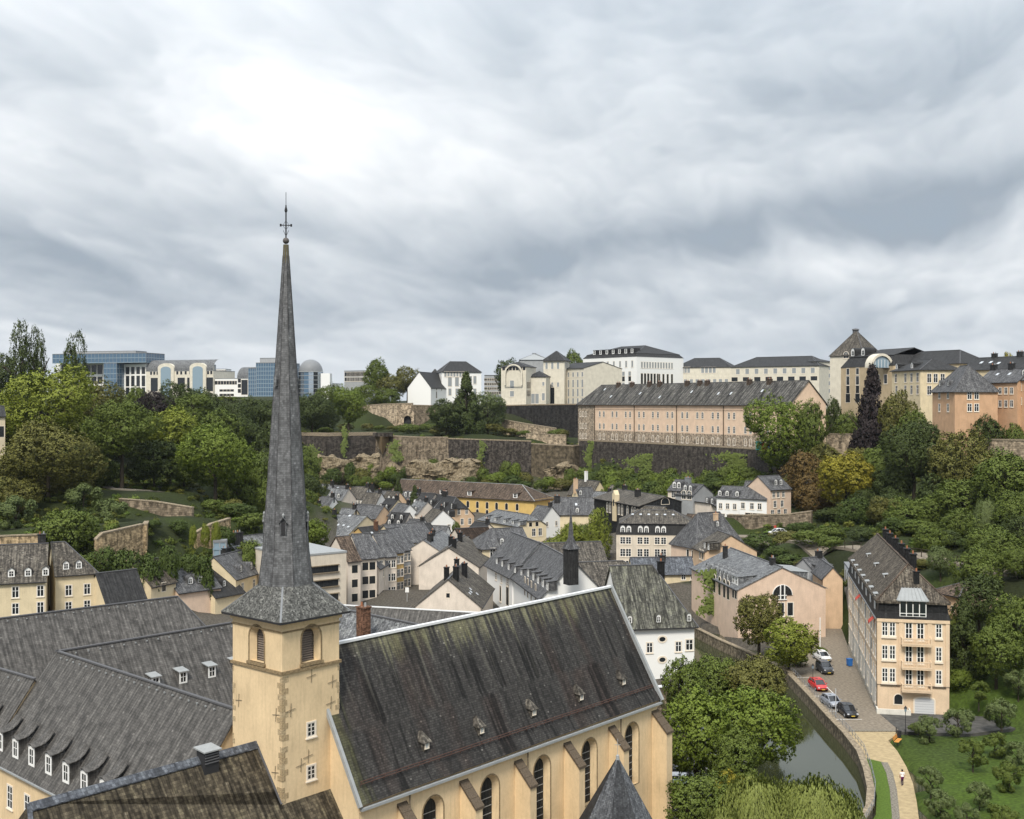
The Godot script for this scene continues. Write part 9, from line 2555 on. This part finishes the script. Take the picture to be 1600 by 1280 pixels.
# trunk from 0 to 1, limbs spreading from 0.45 upwards
func trunk(sd: int) -> ArrayMesh:
	var r := RandomNumberGenerator.new()
	r.seed = sd
	var st := mb()
	st.set_smooth_group(0)
	var limb := func(a: Vector3, b: Vector3, ra: float, rb: float) -> void:
		var d := (b - a).normalized()
		var s := d.cross(Vector3(0.3, 0.2, 1)).normalized()
		var u := s.cross(d)
		for i in 7:
			var p := TAU * i / 7
			var q := TAU * (i + 1) / 7
			var ca := s * cos(p) + u * sin(p)
			var cb := s * cos(q) + u * sin(q)
			face(st, [a + ca * ra, a + cb * ra, b + cb * rb, b + ca * rb], ca + cb)
	limb.call(Vector3(0, -0.1, 0), Vector3(0.004, 0.3, 0), 0.027, 0.019)
	limb.call(Vector3(0.004, 0.3, 0), Vector3(-0.005, 0.75, 0.01), 0.019, 0.008)
	for i in 7:
		var a := TAU * i / 7 + r.randf()
		var y := r.randf_range(0.28, 0.5)
		limb.call(Vector3(0, y, 0), Vector3(cos(a) * 0.22, y + r.randf_range(0.12, 0.3), sin(a) * 0.22), 0.011, 0.004)
	return done(st, M.bark)

func tree(n: String, label: String, category: String, group: String, kind: String, tint: String, at: Vector2, top: float, rx: float, share := 0.72, foot := -999.0) -> Node3D:
	var g := ground(at.x, at.y) if foot < -900.0 else foot
	var h := maxf(top - g, rx * (1.1 if kind == "bush" else 1.5))
	tree_count += 1
	var t := thing(n, label, category, Vector3(at.x, g - 0.15, at.y), fposmod(tree_count * 2.399, TAU), group)
	var ch := maxf(h * share / 2, rx * (0.5 if kind == "bush" else (0.8 if kind == "apple" else 0.95)))
	var key := kind
	if kind == "broad" and rx > 8.0: kind = "grand"
	if kind in ["broad", "grand", "bush", "apple"]:
		var k := 0
		while C.has("%s%d" % [kind, k]): k += 1
		key = "%s%d" % [kind, tree_count % k]
	if kind != "bush":
		var tm := mi(T[tree_count % T.size()], "trunk", t)
		tm.scale = Vector3(maxf(h, rx * 1.6), h, maxf(h, rx * 1.6))
	var c := mi(C[key], "crown", t, Vector3(0, h - ch, 0), leafmat(tint))
	rx *= 0.84 if kind == "apple" else 1.12
	c.scale = Vector3(rx, ch, rx * (0.92 + 0.16 * fposmod(tree_count * 0.618, 1.0)))
	c.rotation.y = tree_count * 1.7
	return t

func leafmat(tint: String) -> Material:
	var key := "leaf_" + tint
	if not M.has(key):
		var c: Vector3 = TINT[tint]
		var m := mat(c, 0.6)
		m.vertex_color_use_as_albedo = true
		m.cull_mode = BaseMaterial3D.CULL_DISABLED
		m.backlight_enabled = true
		m.backlight = Color(c.x * 0.8, c.y * 0.9, c.z * 0.6).linear_to_srgb()
		M[key] = m
	return M[key]

func ctl(x: float, z: float, y: float) -> void:
	CX.append(x)
	CZ.append(z)
	CY.append(y)

func ground(x: float, z: float) -> float:
	var sw := 0.0
	var sy := 0.0
	for i in CX.size():
		var dx := CX[i] - x
		var dz := CZ[i] - z
		var d := dx * dx + dz * dz + 4.0
		var w := 1.0 / (d * d)
		sw += w
		sy += w * CY[i]
	return sy / sw

func polygon_sheet(pts: Array, y: float, thick: float) -> ArrayMesh:
	var p := PackedVector2Array()
	for q: Vector2 in pts: p.append(q)
	var st := mb()
	var idx := Geometry2D.triangulate_polygon(p)
	for i in range(0, idx.size(), 3):
		var t := []
		for k in 3: t.append(Vector3(p[idx[i + k]].x, y, p[idx[i + k]].y))
		face(st, t, Vector3.UP)
	var cw := Geometry2D.is_polygon_clockwise(p)
	for i in p.size():
		var j := (i + 1) % p.size()
		var e := p[j] - p[i]
		var o := Vector2(e.y, -e.x) * (-1.0 if cw else 1.0)
		face(st, [Vector3(p[i].x, y, p[i].y), Vector3(p[j].x, y, p[j].y), Vector3(p[j].x, y - thick, p[j].y), Vector3(p[i].x, y - thick, p[i].y)], Vector3(o.x, 0, o.y))
	return done(st)

# a wall along a line of points on plan, each [Vector2, foot, top]; batter leans the face back
func wall_mesh(pts: Array, thick: float, batter := 0.0, cap: Material = null, body: Material = null, coping := 0.35) -> ArrayMesh:
	var st := mb()
	var cp := mb()
	for i in pts.size() - 1:
		var a: Vector2 = pts[i][0]
		var b: Vector2 = pts[i + 1][0]
		var d := (b - a).normalized()
		var n := Vector2(-d.y, d.x)      # towards +z when the line runs to +x
		if n.y < 0: n = -n
		var ya: float = pts[i][2]
		var yb: float = pts[i + 1][2]
		var fa: float = pts[i][1]
		var fb: float = pts[i + 1][1]
		var v := func(p: Vector2, y: float): return Vector3(p.x, y, p.y)
		var oa := n * batter * (ya - fa)
		var ob := n * batter * (yb - fb)
		var bk := n * thick
		face(st, [v.call(a + oa, fa), v.call(b + ob, fb), v.call(b, yb), v.call(a, ya)], Vector3(n.x, 0, n.y))
		face(st, [v.call(a - bk, fa), v.call(b - bk, fb), v.call(b - bk, yb), v.call(a - bk, ya)], Vector3(-n.x, 0, -n.y))
		face(st, [v.call(a + oa, fa), v.call(a, ya), v.call(a - bk, ya), v.call(a - bk, fa)], Vector3(-d.x, 0, -d.y))
		face(st, [v.call(b + ob, fb), v.call(b, yb), v.call(b - bk, yb), v.call(b - bk, fb)], Vector3(d.x, 0, d.y))
		var o := n * 0.12
		slab(cp, [v.call(a + o, ya + coping), v.call(b + o, yb + coping), v.call(b - bk - o, yb + coping), v.call(a - bk - o, ya + coping)], Vector3.UP, coping)
	var m := ArrayMesh.new()
	into(st, m, body)
	if cap: into(cp, m, cap)
	return m

func glass_block(n: String, label: String, at: Vector3, yaw: float, L: float, W: float, h: float, floors: int, cols: int, m: Material) -> void:
	var t := thing(n, label, "office building" if h > 4.0 else "lift tower", at, deg_to_rad(yaw))
	var st := mb()
	box(st, Vector3(-L / 2, 0, -W / 2), Vector3(L / 2, h, W / 2))
	mi(done(st, m), "glazing", t)
	for k in floors + 1:
		var y := h * k / floors
		st = mb()
		box(st, Vector3(-L / 2 - 0.12, y - 0.22, -W / 2 - 0.12), Vector3(L / 2 + 0.12, y + 0.22, W / 2 + 0.12))
		mi(done(st, M.zinc_dark if k == floors else M.paleglass), "spandrel", t)
	st = mb()
	for k in cols + 1:
		var x := lerpf(-L / 2, L / 2, float(k) / cols)
		box(st, Vector3(x - 0.08, 0, W / 2), Vector3(x + 0.08, h, W / 2 + 0.1))
	var side := maxi(2, int(cols * W / L))
	for k in side + 1:
		var z := lerpf(-W / 2, W / 2, float(k) / side)
		for s in [-1.0, 1.0]: box(st, Vector3(s * L / 2, 0, z - 0.08), Vector3(s * (L / 2 + 0.1), h, z + 0.08))
	mi(done(st, M.zinc), "mullion", t)

func dome_tower(n: String, label: String, at: Vector3, r: float, h: float) -> void:
	var t := thing(n, label, "office building", Vector3(at.x, 40, at.z))
	h += at.y - 40
	for i in 16:
		var st := mb()
		var a := TAU * i / 16
		var b := TAU * (i + 1) / 16
		face(st, [Vector3(cos(a) * r, 0, sin(a) * r), Vector3(cos(b) * r, 0, sin(b) * r), Vector3(cos(b) * r, h, sin(b) * r), Vector3(cos(a) * r, h, sin(a) * r)], Vector3(cos(a), 0, sin(a)))
		mi(done(st, [M.blueglass, M.mirror, M.glass, M.mirror][i % 4]), "glazing", t)
	var d := mb()
	d.set_smooth_group(0)
	var p := []
	for k in 9: p.append(Vector2(r * 0.98 * cos(PI / 2 * k / 8.0) + 0.001, h + r * 1.02 * sin(PI / 2 * k / 8.0)))
	lathe(d, p, 28)
	mi(done(d, M.zinc_dark), "dome", t)
	d = mb()
	lathe(d, [Vector2(r + 0.3, h - 0.3), Vector2(r + 0.3, h + 0.2), Vector2(r - 0.5, h + 0.3)], 28)
	for k in 8: lathe(d, [Vector2(r + 0.06, h * k / 8.0), Vector2(r + 0.06, h * k / 8.0 + 0.3)], 16)
	mi(done(d, M.zinc), "cornice", t)
	for s in [[-1.35, 0.82], [1.3, 0.95]]:
		d = mb()
		box(d, Vector3(s[0] * r - 3, 0, -4), Vector3(s[0] * r + 3, h * s[1], 5))
		mi(done(d, M.white), "side_block", t)

# a hanging sheet of leaves in front of a wall
func ivy_patch(label: String, at: Vector3, w: float, h: float, n: int) -> void:
	var r := RandomNumberGenerator.new()
	r.seed = int(absf(at.x) * 10 + n)
	var st := SurfaceTool.new()
	st.begin(Mesh.PRIMITIVE_TRIANGLES)
	for i in n:
		var y := r.randf_range(-0.5, 0.5)
		var e := 1.0 - 0.5 * absf(sin(y * 9.0 + at.x))
		var p := Vector3(r.randfn(0.0, 0.3) * w * e + sin(y * 6.0 + at.x) * w * 0.2, y * h + r.randfn(0.0, 0.06) * h, r.randf_range(0.0, 1.2))
		var s := r.randf_range(0.25, 0.55)
		var c := r.randf_range(0.7, 1.3)
		st.set_color(Color(c, c, c))
		var u := Vector3(r.randf_range(-1, 1), r.randf_range(-1, 1), r.randf_range(-0.4, 0.4)).normalized() * s
		var v := Vector3(-u.y, u.x, r.randf_range(-0.3, 0.3)) * 0.6
		st.set_normal(Vector3(0, 0.3, 1).normalized())
		for q in [p - u, p + v, p + u, p - u, p + u, p - v]: st.add_vertex(q)
	var o := mi(st.commit(), numbered("ivy"), self, at, leafmat("mid"))
	tag(o, label, "ivy", "", "stuff")

func line_of_posts(n: String, label: String, cat: String, pts: Array, gap: float, y0: float, h: float, w: float, rails: Array, m: Material) -> void:
	var t := thing(n, label, cat, Vector3.ZERO)
	var ps := mb()
	box(ps, Vector3(-w / 2, 0, -w / 2), Vector3(w / 2, h, w / 2))
	var pm := done(ps, m)
	var rl := mb()
	for i in pts.size() - 1:
		var a: Vector3 = pts[i]
		var b: Vector3 = pts[i + 1]
		var k := maxi(1, int(a.distance_to(b) / gap))
		for j in k: mi(pm, "post", t, a.lerp(b, float(j) / k) + Vector3.UP * y0)
		for r: float in rails: bar(rl, a + Vector3.UP * (y0 + r), b + Vector3.UP * (y0 + r), w * 0.8)
	mi(done(rl, m), "rail", t)

# undergrowth: low leafy clumps over the wooded slopes
func undergrowth() -> void:
	var r := RandomNumberGenerator.new()
	r.seed = 99
	var xf: Array[Transform3D] = []
	while xf.size() < 5200:
		var p := Vector2(r.randf_range(-135, 150), r.randf_range(-500, -175))
		var w := absf(p.x) / -p.y
		if w > 0.5: continue
		var y := ground(p.x, p.y)
		if y < (10.0 if p.x < 20.0 and p.y < -300.0 else (6.5 if p.x > -20.0 else 8.0)): continue
		if y > 25.5 and p.x > -20.0 and p.x < 100.0: continue
		if y > 28.0 and p.x >= -75.0: continue
		var skip := false
		for k in [[Vector2(-76, -235), 9], [Vector2(-73, -237), 9], [Vector2(-69, -240), 8], [Vector2(-85, -262), 9], [Vector2(-81, -264), 9], [Vector2(-90, -270), 7], [Vector2(-92, -222), 8], [Vector2(-96, -220), 8], [Vector2(-87, -222), 7], [Vector2(53, -284), 9], [Vector2(56, -280), 9], [Vector2(59, -276), 9], [Vector2(62, -266), 9], [Vector2(65, -256), 9], [Vector2(67, -244), 9], [Vector2(69, -233), 9], [Vector2(74, -225), 9], [Vector2(78, -218), 9], [Vector2(81, -211), 9], [Vector2(83, -204), 9], [Vector2(85, -198), 9], [Vector2(87, -193), 9], [Vector2(59, -305), 9], [Vector2(62, -302), 9], [Vector2(66, -300), 9], [Vector2(70, -300), 9], [Vector2(75, -305), 9]]:
			if p.distance_to(k[0]) < k[1]: skip = true
		if skip: continue
		var s := r.randf_range(0.5, 1.5)
		xf.append(Transform3D(Basis(Vector3.UP, r.randf() * TAU).scaled(Vector3(s, s * r.randf_range(0.5, 1.0), s)), Vector3(p.x, y + s * 0.3, p.y)))
	var mm := MultiMesh.new()
	mm.transform_format = MultiMesh.TRANSFORM_3D
	mm.use_colors = true
	mm.mesh = crown(31, "bush", 90, 6, 0.22)
	mm.instance_count = xf.size()
	for i in xf.size():
		mm.set_instance_transform(i, xf[i])
		var c := r.randf_range(0.6, 1.4)
		mm.set_instance_color(i, Color(c * r.randf_range(0.85, 1.3), c, c))
	var o := MultiMeshInstance3D.new()
	o.multimesh = mm
	o.name = "undergrowth"
	o.material_override = leafmat("mid")
	add_child(o)
	tag(o, "low leafy undergrowth covering the wooded slopes", "undergrowth", "", "stuff")
